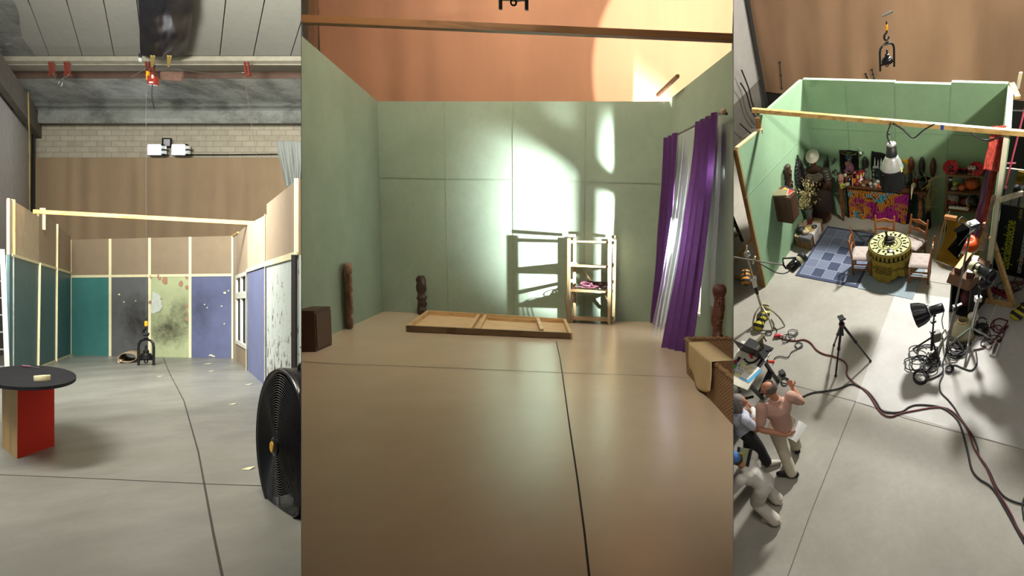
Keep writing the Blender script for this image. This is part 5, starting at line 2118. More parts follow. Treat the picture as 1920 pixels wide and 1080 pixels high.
# row of little skulls
skm = mat('skull_white', '#aaa69a', .6, .3, 20)
skd = mat('skull_grey', '#4c4a48', .6, .3, 20)
sk0 = None
for i, (px, py, mm, lab) in enumerate(((1632.5, 349.5, skm, 'leftmost grey skull trinket in the row on the mantel'), (1637.5, 350, skd, 'dark skull trinket second from the left in the mantel row'), (1641.5, 350.5, skm, 'pale skull trinket in the middle of the mantel row'), (1640, 344.5, skd, 'dark skull trinket behind the mantel row'), (1646, 345.5, skm, 'pale skull trinket behind the orange gourds'))):
    p = onm(px, py)
    root = thing(B, 'skull', lab, 'skull', p, .1, 'skull trinkets on the mantel')
    MB().ball((0, 0, .07), (.045, .055, .05), 10, 8).build('cranium', mm, root, True)
    MB().box((0, -.03, .025), (.05, .045, .045)).build('jaw', mm, root)
    mb = MB()
    for sx in (-1, 1):
        mb.ball((sx * .018, -.05, .065), (.012, .01, .013), 6, 5)
    mb.build('eye_sockets', black_rubber, root, True)
for i, (px, py, lab) in enumerate(((1646.5, 350.5, 'orange gourd at the right of the skull row'), (1650, 352, 'reddish gourd nearest the black lamp skirt'))):
    p = onm(px, py)
    root = thing(B, 'small_gourd', lab, 'gourd', p, 0, 'small gourds on the mantel')
    MB().lathe([(.01, 0), (.045, .015), (.055, .04), (.04, .075), (.01, .085)], 14).build('gourd', mat('gourd_orange', '#b5552a', .5, .2), root, True)
    MB().cyl(V(0, 0, .08), V(.01, 0, .11), .009, n=6).build('stem', mat('gourd_stem', '#4d4a2a', .7), root)


def twig_plant(name, label, cat, p, m, stem_m, n, h, spread, pot=None, seed=1, thick=.006, sub=3):
    root = thing(B, name, label, cat, p)
    rr = random.Random(seed)
    mb = MB()
    for i in range(n):
        a = rr.uniform(0, 2 * PI)
        s_ = rr.uniform(.2, 1) * spread
        hh = h * rr.uniform(.7, 1.0)
        base = V(rr.uniform(-.015, .015), rr.uniform(-.015, .015), .04)
        pts_ = [base]
        for k in range(1, 7):
            t_ = k / 6
            pts_.append(V(math.cos(a) * s_ * t_ ** 1.5 + .03 * math.sin(k * 2.1 + i) * spread * 2, math.sin(a) * s_ * .7 * t_ ** 1.5 + .03 * math.cos(k * 2.6 + i) * spread * 2, .04 + hh * t_))
        cv = curve(pts_, 3)
        mb.tube(cv, [thick * (1 - .7 * j / len(cv)) for j in range(len(cv))], 5)
        for _ in range(sub):
            j = rr.randrange(len(cv) // 2, len(cv))
            d = V(rr.uniform(-1, 1), rr.uniform(-1, 1), rr.uniform(.3, 1)) * h * .16
            mb.tube([cv[j], cv[j] + d * .5 + V(0, 0, .01), cv[j] + d], [thick * .5, thick * .4, thick * .15], 4)
    mb.build('stems', m, root)
    if pot:
        MB().lathe(pot[0], 16).build('vase', pot[1], root, True)
    return root


twig_plant('dark_branches', 'bunch of fine dark twigs on the mantel right of the lamp skirt', 'plant', onm(1696, 351), mat('dark_twig', '#2c2f2a', .7), None, 16, .36, .14, ([(.05, 0), (.06, .03), (.05, .06)], black_rubber), 3)
p = onm(1706.5, 349)
blob('black_figurine', mat('ebony', '#161514', .5, .4, 9, .4), 'tall black figurine between the twigs and the red vase', 'figurine', p, 1, {'body': ((0, 0, .16), (.05, .045, .16), None), 'head': ((0, -.01, .35), (.04, .04, .055), None), 'base': ((0, 0, .02), (.07, .06, .025), None)})
twig_plant('silver_twigs', 'silvery twigs in a red vase on the mantel', 'plant', onm(1717, 347), mat('silver_twig', '#9a9d92', .6), None, 12, .36, .17, ([(.045, 0), (.05, .04), (.05, .13), (.04, .16), (.055, .17)], mat('red_vase', '#8a2c22', .4)), 8)
# white bird skull mask
p = onm(1711, 357)
root = thing(B, 'beaked_mask', 'white long beaked mask lying over the front edge of the mantel', 'mask', p, .5)
mb = MB().tube(curve([V(.1, .03, .07), V(.02, 0, .08), V(-.08, -.04, .06), V(-.16, -.08, -.02), V(-.2, -.1, -.09)]), [.06, .065, .065, .06, .055, .05, .045, .04, .036, .03, .028, .026, .022, .02, .018, .016, .014, .012, .01, .008, .006, .006, .005, .005, .004], 10)
mb.build('mask', mat('bone_white', '#c9bfa2', .5, .15, 14), root, True)
mb = MB()
for sx in (-1, 1):
    mb.ball((.05, sx * .055 - .01, .1), (.025, .014, .025), 8, 6)
mb.build('eye_rims', mat('mask_dark_red', '#5a1f1a', .5), root, True)
p = onm(1731, 354)
root = thing(B, 'black_gold_mask', 'black pointed mask with gold eye trim at the right end of the mantel', 'mask', p, .2)
mb = MB().lathe([(.09, 0), (.13, .06), (.12, .14), (.05, .2)], 16, sy=.6)
mb.prism([V(-.14, -.02, .17), V(.17, -.03, .2), V(.08, .05, .24), V(-.08, .05, .23)], (0, .02, .02))
mb.build('mask', mat('mask_black', '#151515', .35), root, True)
mb = MB().tube(curve([V(.0, -.09, .1), V(.06, -.09, .13), V(.11, -.06, .1), V(.06, -.09, .06), V(.0, -.09, .09)]), .012, 6)
mb.ball((.03, -.1, .03), (.035, .012, .03), 8, 6)
mb.build('gold_trim', mat('gilt', '#c2a24a', .35, metal=.4), root, True)
twig_plant('curly_twig', 'small curly dark twigs rising behind the black and gold mask', 'plant', onm(1730, 345), mat('dark_twig', '#2c2f2a', .7), None, 4, .38, .1, ([(.03, 0), (.035, .05), (.025, .08)], black_rubber), 11)
# tall pale branches in a dark floor vase
p = f(1742, 421) + bn * .12
twig_plant('tall_branches', 'tall pale curly branches in a dark floor vase right of the mantel', 'plant', p, mat('pale_branch', '#b09a66', .7), None, 9, B.up(1742, 421, 325), .28, ([(.06, 0), (.075, .05), (.06, .3), (.05, .5), (.06, .52), (.04, .5), (.05, .1)], black_rubber), 21, .013, 2)

# hangings and masks on the wall
def on_wall(px, py, off=.01):
    return bw(px, py, off)


wrz = math.atan2(mu.y, mu.x)
dkcloth = cloth('black_hanging_cloth', '#121212')


def wall_poly(pts, off):
    return [bw(x, y, off) for x, y in pts]


def hanging(name, pts, label, cat):
    o = bw(*pts[0], .012)
    root = thing(B, name, label, cat, o)
    P4 = [bw(x, y, .014) - o for x, y in pts]

    def fn(u, v):
        return P4[0].lerp(P4[1], u).lerp(P4[3].lerp(P4[2], u), v) + bn * (.008 + .012 * math.sin(u * 9 + v * 4))
    MB().grid(fn, 16, 16).build('cloth', dkcloth, root, True, solid=.004)

    def at(u, v, d=.024):
        return P4[0].lerp(P4[1], u).lerp(P4[3].lerp(P4[2], u), v) + bn * (d + .012 * math.sin(u * 9 + v * 4))
    return root, at


def patch(root, at, name, m, polys, d=.024):
    mb = MB()
    for poly in polys:
        mb.add([at(u, v, d) for u, v in poly], [tuple(range(len(poly)))])
    return mb.build(name, m, root)


def ell(cu, cv, ru, rv, n=16, a0=0):
    return [(cu + ru * math.cos(2 * PI * k / n + a0), cv + rv * math.sin(2 * PI * k / n + a0)) for k in range(n)]


root, at = hanging('seated_figure_hanging', [(1574.2, 280.5), (1609, 282.5), (1610.5, 327), (1577, 325.5)], 'black wall hanging painted with a seated figure in mauve robes', 'wall hanging')
skin_p = mat('painted_skin', '#9a7355', .8)
patch(root, at, 'halo', mat('painted_halo', '#24465c', .8), [ell(.5, .3, .19, .16)], .025)
patch(root, at, 'robe', mat('painted_robe', '#774a5c', .8, .25, 20), [[(.36, .47), (.5, .4), (.64, .45), (.74, .6), (.76, .76), (.5, .83), (.28, .78), (.33, .6)], ell(.5, .86, .33, .09)], .027)
patch(root, at, 'skin', skin_p, [ell(.5, .32, .085, .09), ell(.44, .5, .06, .04), ell(.55, .66, .05, .035), ell(.32, .55, .05, .09), ell(.36, .87, .07, .02)], .029)
patch(root, at, 'hair', mat('painted_hair', '#2b2320', .8), [ell(.5, .245, .09, .05), ell(.5, .19, .04, .03)], .030)
rnd = random.Random(2)
gl = [ell(rnd.uniform(.06, .94), rnd.uniform(.04, .16), .022, .014, 8) for _ in range(26)]
patch(root, at, 'leaf_print', mat('painted_leaf', '#6f7a2e', .8), gl, .025)
patch(root, at, 'branch_print', mat('painted_gold', '#9a7a2c', .8), [[(.1, .1), (.13, .09), (.38, .19), (.36, .2)], [(.9, .1), (.87, .09), (.62, .19), (.64, .2)]], .026)
root, at = hanging('temple_hanging', [(1635, 282.5), (1668, 290), (1668, 321), (1633, 318)], 'black wall hanging with white temple towers half hidden by the lamp', 'wall hanging')
tw = []
for c, hh, w in ((.2, .6, .05), (.38, .5, .05), (.56, .62, .07), (.78, .5, .05)):
    tw.append([(c - w, .85), (c + w, .85), (c + w * .7, .85 - hh * .5), (c + w * .9, .85 - hh * .52), (c + w * .4, .85 - hh * .8), (c, .85 - hh), (c - w * .4, .85 - hh * .8), (c - w * .9, .85 - hh * .52), (c - w * .7, .85 - hh * .5)])
tw.append([(.1, .88), (.9, .88), (.9, .8), (.1, .8)])
patch(root, at, 'tower_print', mat('painted_white', '#b9bec4', .8), tw, .026)
patch(root, at, 'grass_print', mat('painted_moss', '#4b5533', .8), [[(.06, .95), (.94, .95), (.94, .89), (.06, .89)]], .026)


def wall_mask(px, py, w, h, m, label, seed=0, name='wall_mask'):
    p = bw(px, py, .005)
    root = thing(B, name, label, 'mask', p, wrz, 'masks on the mint green wall')
    mb = MB()
    n, mm = 18, 14
    vs, fs = [], []

    def fn(u, v):
        a = PI * u
        rr = math.sin(PI * min(.985, max(.015, v))) ** .55
        return V(-math.cos(a) * w / 2 * rr, -math.sin(a) * .075 * rr, (0.5 - v) * h)
    mb.grid(fn, n, 20)
    mb.build('face', m, root, True, solid=.01)
    mb = MB()
    for sx in (-1, 1):
        mb.ball((sx * w * .2, -.07, h * .1), (w * .11, .012, h * .03), 8, 6)
    mb.ball((0, -.085, -.02 * h), (w * .07, .02, h * .1), 8, 6)
    mb.ball((0, -.07, -.22 * h), (w * .17, .015, h * .03), 8, 6)
    mb.build('features', mat('mask_carving_dark', '#120e0c', .5) if seed else mat('mask_carving_red', '#3b1a10', .5), root, True)
    return root


k_ = 1 / 76.0
wall_mask(1622.5, 306, .15, .36, mat('mask_ebony', '#22221f', .4, .2, 9, .3), 'broad dark mask between the two black hangings', 1)
wall_mask(1708.5, 311, .135, .48, mat('mask_mahogany', '#6b3620', .4, .3, 14, .3), 'reddish brown long mask nearest the lamp on the wall', 0)
wall_mask(1728.5, 312, .135, .48, mat('mask_ebony', '#22221f', .4, .2, 9, .3), 'black long mask in the middle of the three right masks', 1)
wall_mask(1749.5, 314, .135, .48, mat('mask_brown', '#4a281b', .4, .3, 14, .3), 'dark brown long mask, rightmost on the mint green wall', 0)
p = bw(1694.5, 313.5, .03)
root = thing(B, 'yellow_crescent', 'yellow crescent moon ornament on the wall peeping out beside the lamp', 'ornament', p, wrz)
pts_o = [V(math.cos(a) * .14, 0, math.sin(a) * .2) for a in [PI / 2 - PI * 1.15 * k / 14 + .2 for k in range(15)]]
pts_i = [V(math.cos(a) * .09 - .02, 0, math.sin(a) * .15) for a in [PI / 2 - PI * 1.15 * k / 14 + .2 for k in range(15)]]
mb = MB()
for k in range(14):
    mb.prism([pts_o[k], pts_o[k + 1], pts_i[k + 1], pts_i[k]], (0, .03, 0))
mb.build('crescent', mat('crescent_yellow', '#c99a1c', .5, .2, 20), root)


def gecko(px, py, rz, label, sc=1.0):
    p = bw(px, py, .012)
    R = Matrix.Rotation(wrz, 3, 'Z') @ Matrix.Rotation(PI / 2, 3, 'X') @ Matrix.Rotation(rz, 3, 'Z')
    root = thing(B, 'gecko_ornament', label, 'ornament', p, 0, 'gecko ornaments on the wall', rot=R, s=sc)
    mb = MB().tube(curve([V(-.16, .03, 0), V(-.1, -.01, 0), V(-.02, .0, 0), V(.06, 0, 0), V(.1, 0, 0), V(.13, 0, 0)], 4), [.004, .006, .008, .009, .01, .012, .016, .02, .022, .024, .025, .024, .022, .02, .016, .018, .02, .022, .02, .015, .008], 8)
    for x_, s1 in ((.05, 1), (.05, -1), (-.04, 1), (-.04, -1)):
        mb.tube([V(x_, 0, 0), V(x_ + .03, s1 * .05, .005), V(x_ + .055, s1 * .065, 0)], [.009, .008, .006], 6)
    mb.build('body', mat('gecko_green', '#39452f', .5, .3, 20), root, True)


gecko(1563.5, 303, 1.0, 'gecko ornament highest beside the seated figure hanging', .8)
gecko(1564, 322.5, .7, 'gecko ornament lower left on the wall above the pink head', .8)
gecko(1572.5, 325.5, .5, 'gecko ornament right of the lower one above the pink head', .8)
gecko(1613.5, 290, .9, 'gecko ornament near the glint between the black hangings', .8)
gecko(1613, 317, .5, 'gecko ornament below the broad dark mask', .6)
p = bw(1613.8, 287, .02)  # glint on the wall, put in as a white ball with a stem
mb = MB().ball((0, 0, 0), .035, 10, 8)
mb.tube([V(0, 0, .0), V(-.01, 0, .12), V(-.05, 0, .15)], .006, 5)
solo(B, mb, 'wall_glint', mat('glint_white', '#e6eaea', .2, .02), 'white ball standing for a glint on the wall between the two black hangings', 'hook', p, smooth=True)


# ------------------------------------------------------------------ armoured mannequin in the corner
p = f(1541, 404) + bn * .17
mh = B.up(1545, 408, 281)
S = mh / 1.9
root = thing(B, 'armoured_mannequin', 'life size mannequin in brown robe and grey armour wearing a white sun helmet', 'mannequin', V(p.x, p.y, 0), -.45, s=S)
robe = mat('brown_robe', '#4b3022', .6, .25, 6, .4)
mb = MB()
mb.lathe([(.29, 0), (.28, .1), (.24, .5), (.2, .85), (.17, 1.02), (.2, 1.2), (.215, 1.36), (.16, 1.47), (.07, 1.52)], 28, sy=.75)
for sx in (-1, 1):
    mb.tube([V(sx * .22, 0, 1.4), V(sx * .3, -.04, 1.15), V(sx * .2, -.2, .95)], [.085, .08, .09], 10)
    mb.tube([V(sx * .3, -.04, 1.15), V(sx * .27, -.1, .92), V(sx * .24, -.12, .78)], [.075, .11, .12], 10)
mb.tube([V(0, 0, 1.45), V(0, 0, 1.6)], .06, 10)
mb.ball((0, -.01, 1.68), (.085, .1, .12))
mb.build('body', robe, root, True, voxel=.016)
mb = MB()
mb.ball((0, -.11, 1.66), (.016, .02, .03), 8, 6)
for sx in (-1, 1):
    mb.ball((sx * .035, -.095, 1.69), (.016, .01, .01), 8, 6)
mb.ball((0, -.1, 1.615), (.03, .012, .01), 8, 6)
mb.build('face', mat('bronze_face', '#6a4130', .45, .1), root, True)
arm = mat('grey_armour', '#4c4840', .45, .25, 10, .3, metal=.4)
for sx in (-1, 1):
    mb = MB()
    for k in range(4):
        mb.ball((sx * (.25 + .012 * k), -.02, 1.4 - .07 * k), (.12, .12, .075), 12, 8)
    mb.build('shoulder_plate', arm, root, True)
mb = MB()
mb.grid(lambda u, v: V(math.sin((u - .5) * 2.3) * .23 * math.sin(PI * (.12 + .76 * v)) ** .6, -.09 - math.cos((u - .5) * 2.3) * .12, 1.44 - .24 * v), 16, 8)
mb.build('breast_plate', mat('pale_leather', '#8d8478', .5, .12, 20, metal=.3), root, True, solid=.012)
mb = MB()
mb.lathe([(.24, 0), (.235, .015), (.13, .045), (.115, .1), (.085, .15), (.03, .17), (.015, .185)], 28, (0, -.0, 1.74), Matrix.Rotation(.62, 3, 'X'), sy=1.15)
for v in mb.v:
    v.xyz = V(0, 0, 1.74) + (v - V(0, 0, 1.74)) * .64
    v.z += .055
    v.y -= .015
mb.build('sun_helmet', mat('helmet_white', '#cfcabb', .7, .05, 9), root, True)
mb = MB()
mb.grid(lambda u, v: V(.19 + (u - .5) * .46 * (1 - .35 * abs(v - .45) ** 1.5 * 2), -.3 - .05 * math.sin(PI * u) * math.sin(PI * v), 1.0 - .62 * v + .06 * math.sin(PI * u)), 14, 14)
mb.build('leather_shield', mat('shield_leather', '#43332b', .5, .2, 5), root, True, solid=.02)
p = f(1561, 403)
q0, q1 = f(1559, 346, .95), f(1551, 289, 2.3)
p0_ = bw(1556, 336, .12)
p1_ = bw(1551, 290, .06)
root = thing(B, 'spear', 'wooden shafted spear with a dark blade leaning beside the mannequin', 'spear', p0_ - V(0, 0, p0_.z) + bn * .12)
o_ = V(*root.matrix_world.translation)
a_, b_ = V(0, 0, 0.01), p1_ - o_
MB().tube([a_, b_ * .72], .018, 8).build('shaft', wood('shaft_wood', '#8d6a45', '#5d4024', 'Z', 9), root)
MB().tube([b_ * .72, b_ * .78, b_ * .88, b_], [.022, .035, .03, .004], 6).build('blade', mat('dark_iron', '#26262a', .4, .2, metal=.5), root)

# ------------------------------------------------------------------ left wall things
# black ornate frame, carving, box shelf with books
lrz = math.atan2(ln_.y, ln_.x) + PI / 2


def lthing(name, label, cat, px, py, off=.01, group=None):
    p = lw(px, py, off)
    return thing(B, name, label, cat, p, math.atan2(-(A - LC).y, -(A - LC).x) + PI, group), p


lrot = math.atan2((A - LC).y, (A - LC).x)          # local x runs along the wall towards the corner, -y into the room
root = thing(B, 'ornate_frame', 'black carved oval frame hung high on the left green wall', 'ornament', lw(1498.5, 331, .01), lrot)
mb = MB()
om = mat('black_carving', '#1c1b1a', .4, .3, 15, .4)
for k in range(22):
    a = 2 * PI * k / 22
    mb.ball((math.cos(a) * .17, -.03, math.sin(a) * .36), (.055, .03, .06), 8, 6)
    mb.ball((math.cos(a + .14) * .215, -.02, math.sin(a + .14) * .43), (.03, .02, .035), 6, 5)
for k in range(3):
    mb.ball((0, -.03, .44 + .05 * k), (.05 - .014 * k, .03, .05), 8, 6)
    mb.ball((0, -.03, -.44 - .05 * k), (.05 - .014 * k, .03, .05), 8, 6)
mb.tube([V(math.cos(2 * PI * k / 32) * .13, -.03, math.sin(2 * PI * k / 32) * .3) for k in range(32)], .03, 8, closed=True)
mb.build('carved_rim', om, root, True)
mb = MB().prism([V(math.cos(2 * PI * k / 28) * .13, -.005, math.sin(2 * PI * k / 28) * .3) for k in range(28)], (0, -.01, 0))
mb.build('centre', mat('dark_mirror', '#34383a', .2, .2), root)
p = lw(1484, 376, .05)
carved_post(B, 'carved_relief', 'dark carved wooden relief mounted on the left green wall above the crate', lw(1484, 376, .09), .92, .2, rot=Matrix.Rotation(.04, 3, 'Y'), m=dark_carved, seed=6, rz=lrot)
# wall box
bp_ = [lw(1455.5, 374, .0), lw(1472, 362, .0)]
z_b, z_t = lw(1466, 405, .0).z, lw(1464, 368, .0).z
ctr = lw(1462, 388, .0)
dpt = .42
root = thing(B, 'wall_box', 'brown wooden box shelf fixed to the left green wall', 'shelf', V(ctr.x, ctr.y, f(1469, 411, 0).z), lrot)
# solve the box from its visible front: pixel corners of the side facing the camera
zz_t, zz_b = 1.78, 1.08
ctr = lw(1460, 383, .0)
hw = .2
ct = lw(1459, 379, 0)
root.matrix_world = Matrix.Translation(V(ct.x, ct.y, ct.z - .42)) @ Matrix.Rotation(lrot, 4, 'Z')
bwood = wood('wall_box_wood', '#4a3020', '#33200f', 'Z', 6, .5)
MB().box((0, -.2, .36), (.36, .38, .7)).build('carcass', bwood, root)
mb = MB()
MB().box((0, -.397, .36), (.3, .012, .62)).build('front_panel', wood('wall_box_front', '#3f291b', '#2b1a0e', 'Z', 6, .5), root)
bm_ = root.matrix_world.copy()
bk = [('open_book', 'olive covered book lying on the brown wall box', (-.06, -.14, .73), (.24, .3, .035), .25, mat('olive_book', '#6b6748', .7)),
      ('red_book', 'red and yellow booklet lying on the brown wall box', (.03, -.22, .715), (.2, .28, .02), -.35, mat('red_book', '#a8281f', .5)),
      ('dark_book', 'dark thin book at the right edge of the brown wall box', (.12, -.24, .712), (.1, .32, .02), -.5, mat('navy_book', '#23252e', .5))]
for nm, lab, c, s_, rz, m in bk:
    r_ = thing(B, 'book', lab, 'book', bm_ @ V(*c), lrot + rz, 'books on the brown wall box')
    MB().box((0, 0, 0), s_).build('cover', m, r_)
    MB().box((0, -.004, 0), (s_[0] - .012, s_[1] + .004, s_[2] * .7)).build('pages', mat('book_pages', '#cfc6a8', .8), r_)
    if nm == 'red_book':
        MB().box((.04, .06, s_[2] / 2 + .001), (.1, .12, .003)).build('yellow_panel', yellow_plastic, r_)

# wicker crate with things on it
c0_, c1_, c2_ = (f(*q) + ln_ * .07 for q in ((1489, 461), (1516, 468), (1538, 432)))
ch_ = B.up(1516, 468, 447)
root = thing(B, 'bamboo_crate', 'bamboo crate against the left green wall, covered with cloths', 'crate', V(c1_.x, c1_.y, 0))
u_, v_ = c0_ - c1_, c2_ - c1_
u_.z = v_.z = 0
ft = [V(0, 0, 0), v_, v_ + u_, u_]
bam = wood('bamboo', '#8d6a3c', '#5d4222', 'Z', 10, .5)
MB().prism([q * 1 for q in ft], (0, 0, ch_ - .03)).build('body', bam, root)
mb = MB()
for i in range(4):
    a_, b_ = ft[i], ft[(i + 1) % 4]
    n = 10 if i in (1, 3) else 18
    for k in range(n + 1):
        q = a_.lerp(b_, k / n)
        mb.cyl(q + V(0, 0, .01), q + V(0, 0, ch_ - .04), .016, n=6)
mb.build('bamboo_slats', bam, root)
cc = (ft[0] + ft[2]) / 2
mb = MB().prism([cc + (q - cc) * 1.06 + V(0, 0, ch_ - .03) for q in ft], (0, 0, .03))
mb.build('lid', wood('crate_lid', '#b9a878', '#8f7d50', 'X', 6), root)
cor = root.matrix_world.copy()


def oncrate(a, b, h=0.0):
    """a along the short side (0 right .. 1 left), b along the long side"""
    return cor @ (u_ * a + v_ * b + V(0, 0, ch_ + .002 + h))


# white lace cloth hanging over the right side
def lace(u, v):
    q = v_ * (.18 + .62 * u)
    nn = -u_.normalized()
    if v < .35:
        return q + u_ * (.55 * (1 - v / .35)) + V(0, 0, ch_ + .012)
    t_ = (v - .35) / .65
    return q + nn * (.035 + .012 * math.sin(u * 16) * t_) + V(0, 0, ch_ + .012 - t_ * ch_ * (.85 + .1 * math.sin(u * 5)))


solo(B, MB().grid(lace, 24, 20), 'lace_cloth', cloth('lace_white', '#c3bdb9', 0, 0, .18), 'white lace cloth hanging over the side of the bamboo crate', 'cloth', V(c1_.x, c1_.y, 0), smooth=True, solid=.006)


def gcl(u, v):
    nn = -v_.normalized()
    q = u_ * (-.06 + .8 * u)
    if v < .3:
        return q + v_ * (.22 * (1 - v / .3)) + V(0, 0, ch_ + .016)
    t_ = (v - .3) / .7
    return q + nn * (.04 + .015 * math.sin(u * 18) * t_) + V(0, 0, ch_ + .016 - t_ * ch_ * (.7 - .5 * math.sin(PI * u) + .12 * math.sin(u * 21)))


solo(B, MB().grid(gcl, 30, 18), 'grey_scarf', cloth('silver_grey_cloth', '#5c5a5c', 0, 0, .3), 'silver grey scarf draped over the near end of the bamboo crate', 'cloth', V(c1_.x, c1_.y, 0), smooth=True, solid=.008)
p = oncrate(.45, .4)
root = thing(B, 'straw_hat', 'round straw hat lying on the bamboo crate', 'hat', p)
MB().lathe([(.19, 0), (.19, .01), (.1, .02), (.085, .07), (.02, .08)], 26).build('hat', mat('straw', '#a8935a', .8, .15, 30), root, True)
MB().lathe([(.101, .018), (.097, .035)], 26, cap=False).build('band', mat('hat_band', '#b5651f', .6), root, True)
p = oncrate(.55, .75)
root = thing(B, 'red_violin', 'dark red violin bodied instrument lying across the bamboo crate', 'instrument', p, 1.0)
mb = MB().prism([V(math.cos(a) * .2, math.sin(a) * (.075 + .02 * math.cos(2 * a)), 0) for a in [2 * PI * k / 28 for k in range(28)]], (0, 0, .06))
mb.build('body', mat('violin_red', '#5e1f20', .3, .2, 8), root)
MB().box((-.32, 0, .04), (.3, .035, .025)).build('neck', black_rubber, root)
MB().cyl(V(-.47, 0, .045), V(-.5, 0, .03), .03, n=10).build('scroll', black_rubber, root)
p = oncrate(.75, .2)
root = thing(B, 'black_hat', 'small black hat at the near end of the bamboo crate', 'hat', p)
MB().lathe([(.12, 0), (.12, .012), (.075, .02), (.08, .12), (.02, .13)], 20, rot=Matrix.Rotation(.3, 3, 'X')).build('hat', black_rubber, root, True)
p = oncrate(.4, .18)
root = thing(B, 'cream_bag', 'small cream pouch beside the black hat on the crate', 'bag', p)
mb = MB().ball((0, 0, .06), (.09, .07, .065))
mb.ball((.02, .01, .12), (.04, .035, .04))
mb.build('pouch', mat('cream_pouch', '#b8ab84', .8, .15, 10), root, True, voxel=.012)
p = oncrate(.8, .55)
mb = MB()
rnd = random.Random(9)
for k in range(7):
    mb.ball((rnd.uniform(-.11, .11), rnd.uniform(-.13, .13), .03), (.07, .06, .035), 8, 6)
solo(B, mb, 'crumpled_paper', mat('crumpled_print', '#a59d92', .8, .4, 25, hex2='#8a5a3a'), 'crumpled newspaper between the vase and the straw hat on the crate', 'paper', p, smooth=True, voxel=.014)
mb = MB().tube([V(math.cos(2 * PI * k / 20) * .05, math.sin(2 * PI * k / 20) * .05, .012) for k in range(20)], .014, 6, closed=True)
solo(B, mb, 'black_ring', black_rubber, 'black ring lying on the lace cloth on the crate', 'ring', oncrate(.12, .55, .022), smooth=True)
# glass vase with dried flowers
p = oncrate(.72, .88)
root = thing(B, 'flower_vase', 'glass vase of dried meadow flowers at the far end of the bamboo crate', 'vase', p)
t = NT('clear_glass')
t.b.inputs['Transmission Weight'].default_value = .85
glass = t.done(C('#b9c4bd'), .12)
MB().lathe([(.075, 0), (.085, .02), (.075, .14), (.11, .3), (.13, .36), (.12, .36), (.1, .3), (.065, .14), (.07, .03), (.01, .02)], 24).build('glass', glass, root, True)
stem_m = mat('dry_stem', '#77754a', .8)
rnd = random.Random(4)
mb = MB()
heads = {0: MB(), 1: MB(), 2: MB()}
for i in range(60):
    a = rnd.uniform(0, 2 * PI)
    s_ = rnd.uniform(.05, .36)
    hh = rnd.uniform(.5, 1.0) - s_ * .5
    if i < 12:
        a, s_, hh = PI + rnd.uniform(-.8, .5), rnd.uniform(.3, .52), rnd.uniform(.38, .55)
    tip = V(math.cos(a) * s_, math.sin(a) * s_ * .8, .18 + hh)
    tip += ln_ * max(0, .16 - (p + tip - LC).dot(ln_))
    mb.tube([V(0, 0, .05), V(tip.x * .25, tip.y * .25, .36), tip], [.004, .004, .002], 4)
    for k in range(7):
        q = tip + V(rnd.gauss(0, .035), rnd.gauss(0, .035), rnd.gauss(0, .045))
        heads[rnd.choice((0, 0, 1, 1, 2))].ball(q, (.016, .016, .02), 5, 4)
mb.build('stems', stem_m, root)
heads[0].build('cream_blossoms', mat('blossom_cream', '#c3b588', .8), root)
heads[1].build('olive_blossoms', mat('blossom_olive', '#8b8a4e', .8), root)
heads[2].build('russet_blossoms', mat('blossom_russet', '#8a6350', .8), root)

# ------------------------------------------------------------------ shelf unit at the back right
p0, p1 = f(1770, 434), f(1832, 441)
sd = (p1 - p0)
sw = sd.length
srz = math.atan2(sd.y, sd.x)
sh_ = B.up(1770, 434, 326)
o_ = (p0 + p1) / 2
root = thing(B, 'shelf_unit', 'tall wooden shelf unit in the dark back right corner of the dressed set', 'shelf', V(o_.x, o_.y, 0), srz)
swd = wood('corner_shelf_wood', '#5f4527', '#402c16', 'X', 7)
sdp = .36
for sx in (-1, 1):
    for sy in (0, 1):
        MB().box((sx * sw / 2, sy * sdp, sh_ / 2), (.05, .05, sh_)).build('post', swd, root)
lev = [B.up(1770, 434, yv) for yv in (392, 359, 328)]
lev = [(.05)] + lev
for z in lev:
    mb = MB().box((0, sdp / 2, z), (sw + .02, sdp, .035))
    mb.box((-.12, -.015, z), (sw * .65, .03, .05))
    mb.build('shelf_board', swd, root)
shm = root.matrix_world.copy()


def onsh(k, px, d=.2):
    z = lev[k] + .019
    # position along the shelf from the picture column
    lo, hi = -sw / 2, sw / 2
    for _ in range(40):
        m = (lo + hi) / 2
        if B.px(shm @ V(m, d, z))[0] < px:
            lo = m
        else:
            hi = m
    return shm @ V(lo, d, z)


pet_m = mat('poppy_red', '#9c1b25', .7, .3, 9)


def poppy(px, py, lab, tilt, sc=1.0, first=[None]):
    p = onsh(3, px, .14) + V(0, 0, .14 * sc)
    rot = Matrix.Rotation(tilt, 3, 'X')
    if first[0]:
        return copy_thing(first[0], B, p, srz, lab, sc, rot)
    root = thing(B, 'paper_poppy', lab, 'flower', p, srz, 'big paper poppies on the shelf unit', rot, sc)
    mb = MB()
    for k in range(6):
        a = 2 * PI * k / 6

        def fn(u, v, a=a, k=k):
            r = .03 + .22 * v
            t_ = a + (u - .5) * 1.5 * (1 - .2 * v)
            return V(math.cos(t_) * r, math.sin(t_) * r, .02 + .08 * v ** 2 + .025 * math.sin(u * 9 + k) * v + .012 * (k % 2))
        mb.grid(fn, 8, 8)
    mb.build('petals', pet_m, root, True, solid=.004)
    mb = MB().ball((0, 0, .04), (.055, .055, .04))
    c_ = mb.build('dark_centre', black_rubber, root, True)
    MB().ball((0, 0, .08), (.014, .014, .01), 8, 6).build('stigma', mat('poppy_white', '#d9d5c0', .6), c_, True)
    first[0] = root
    return root


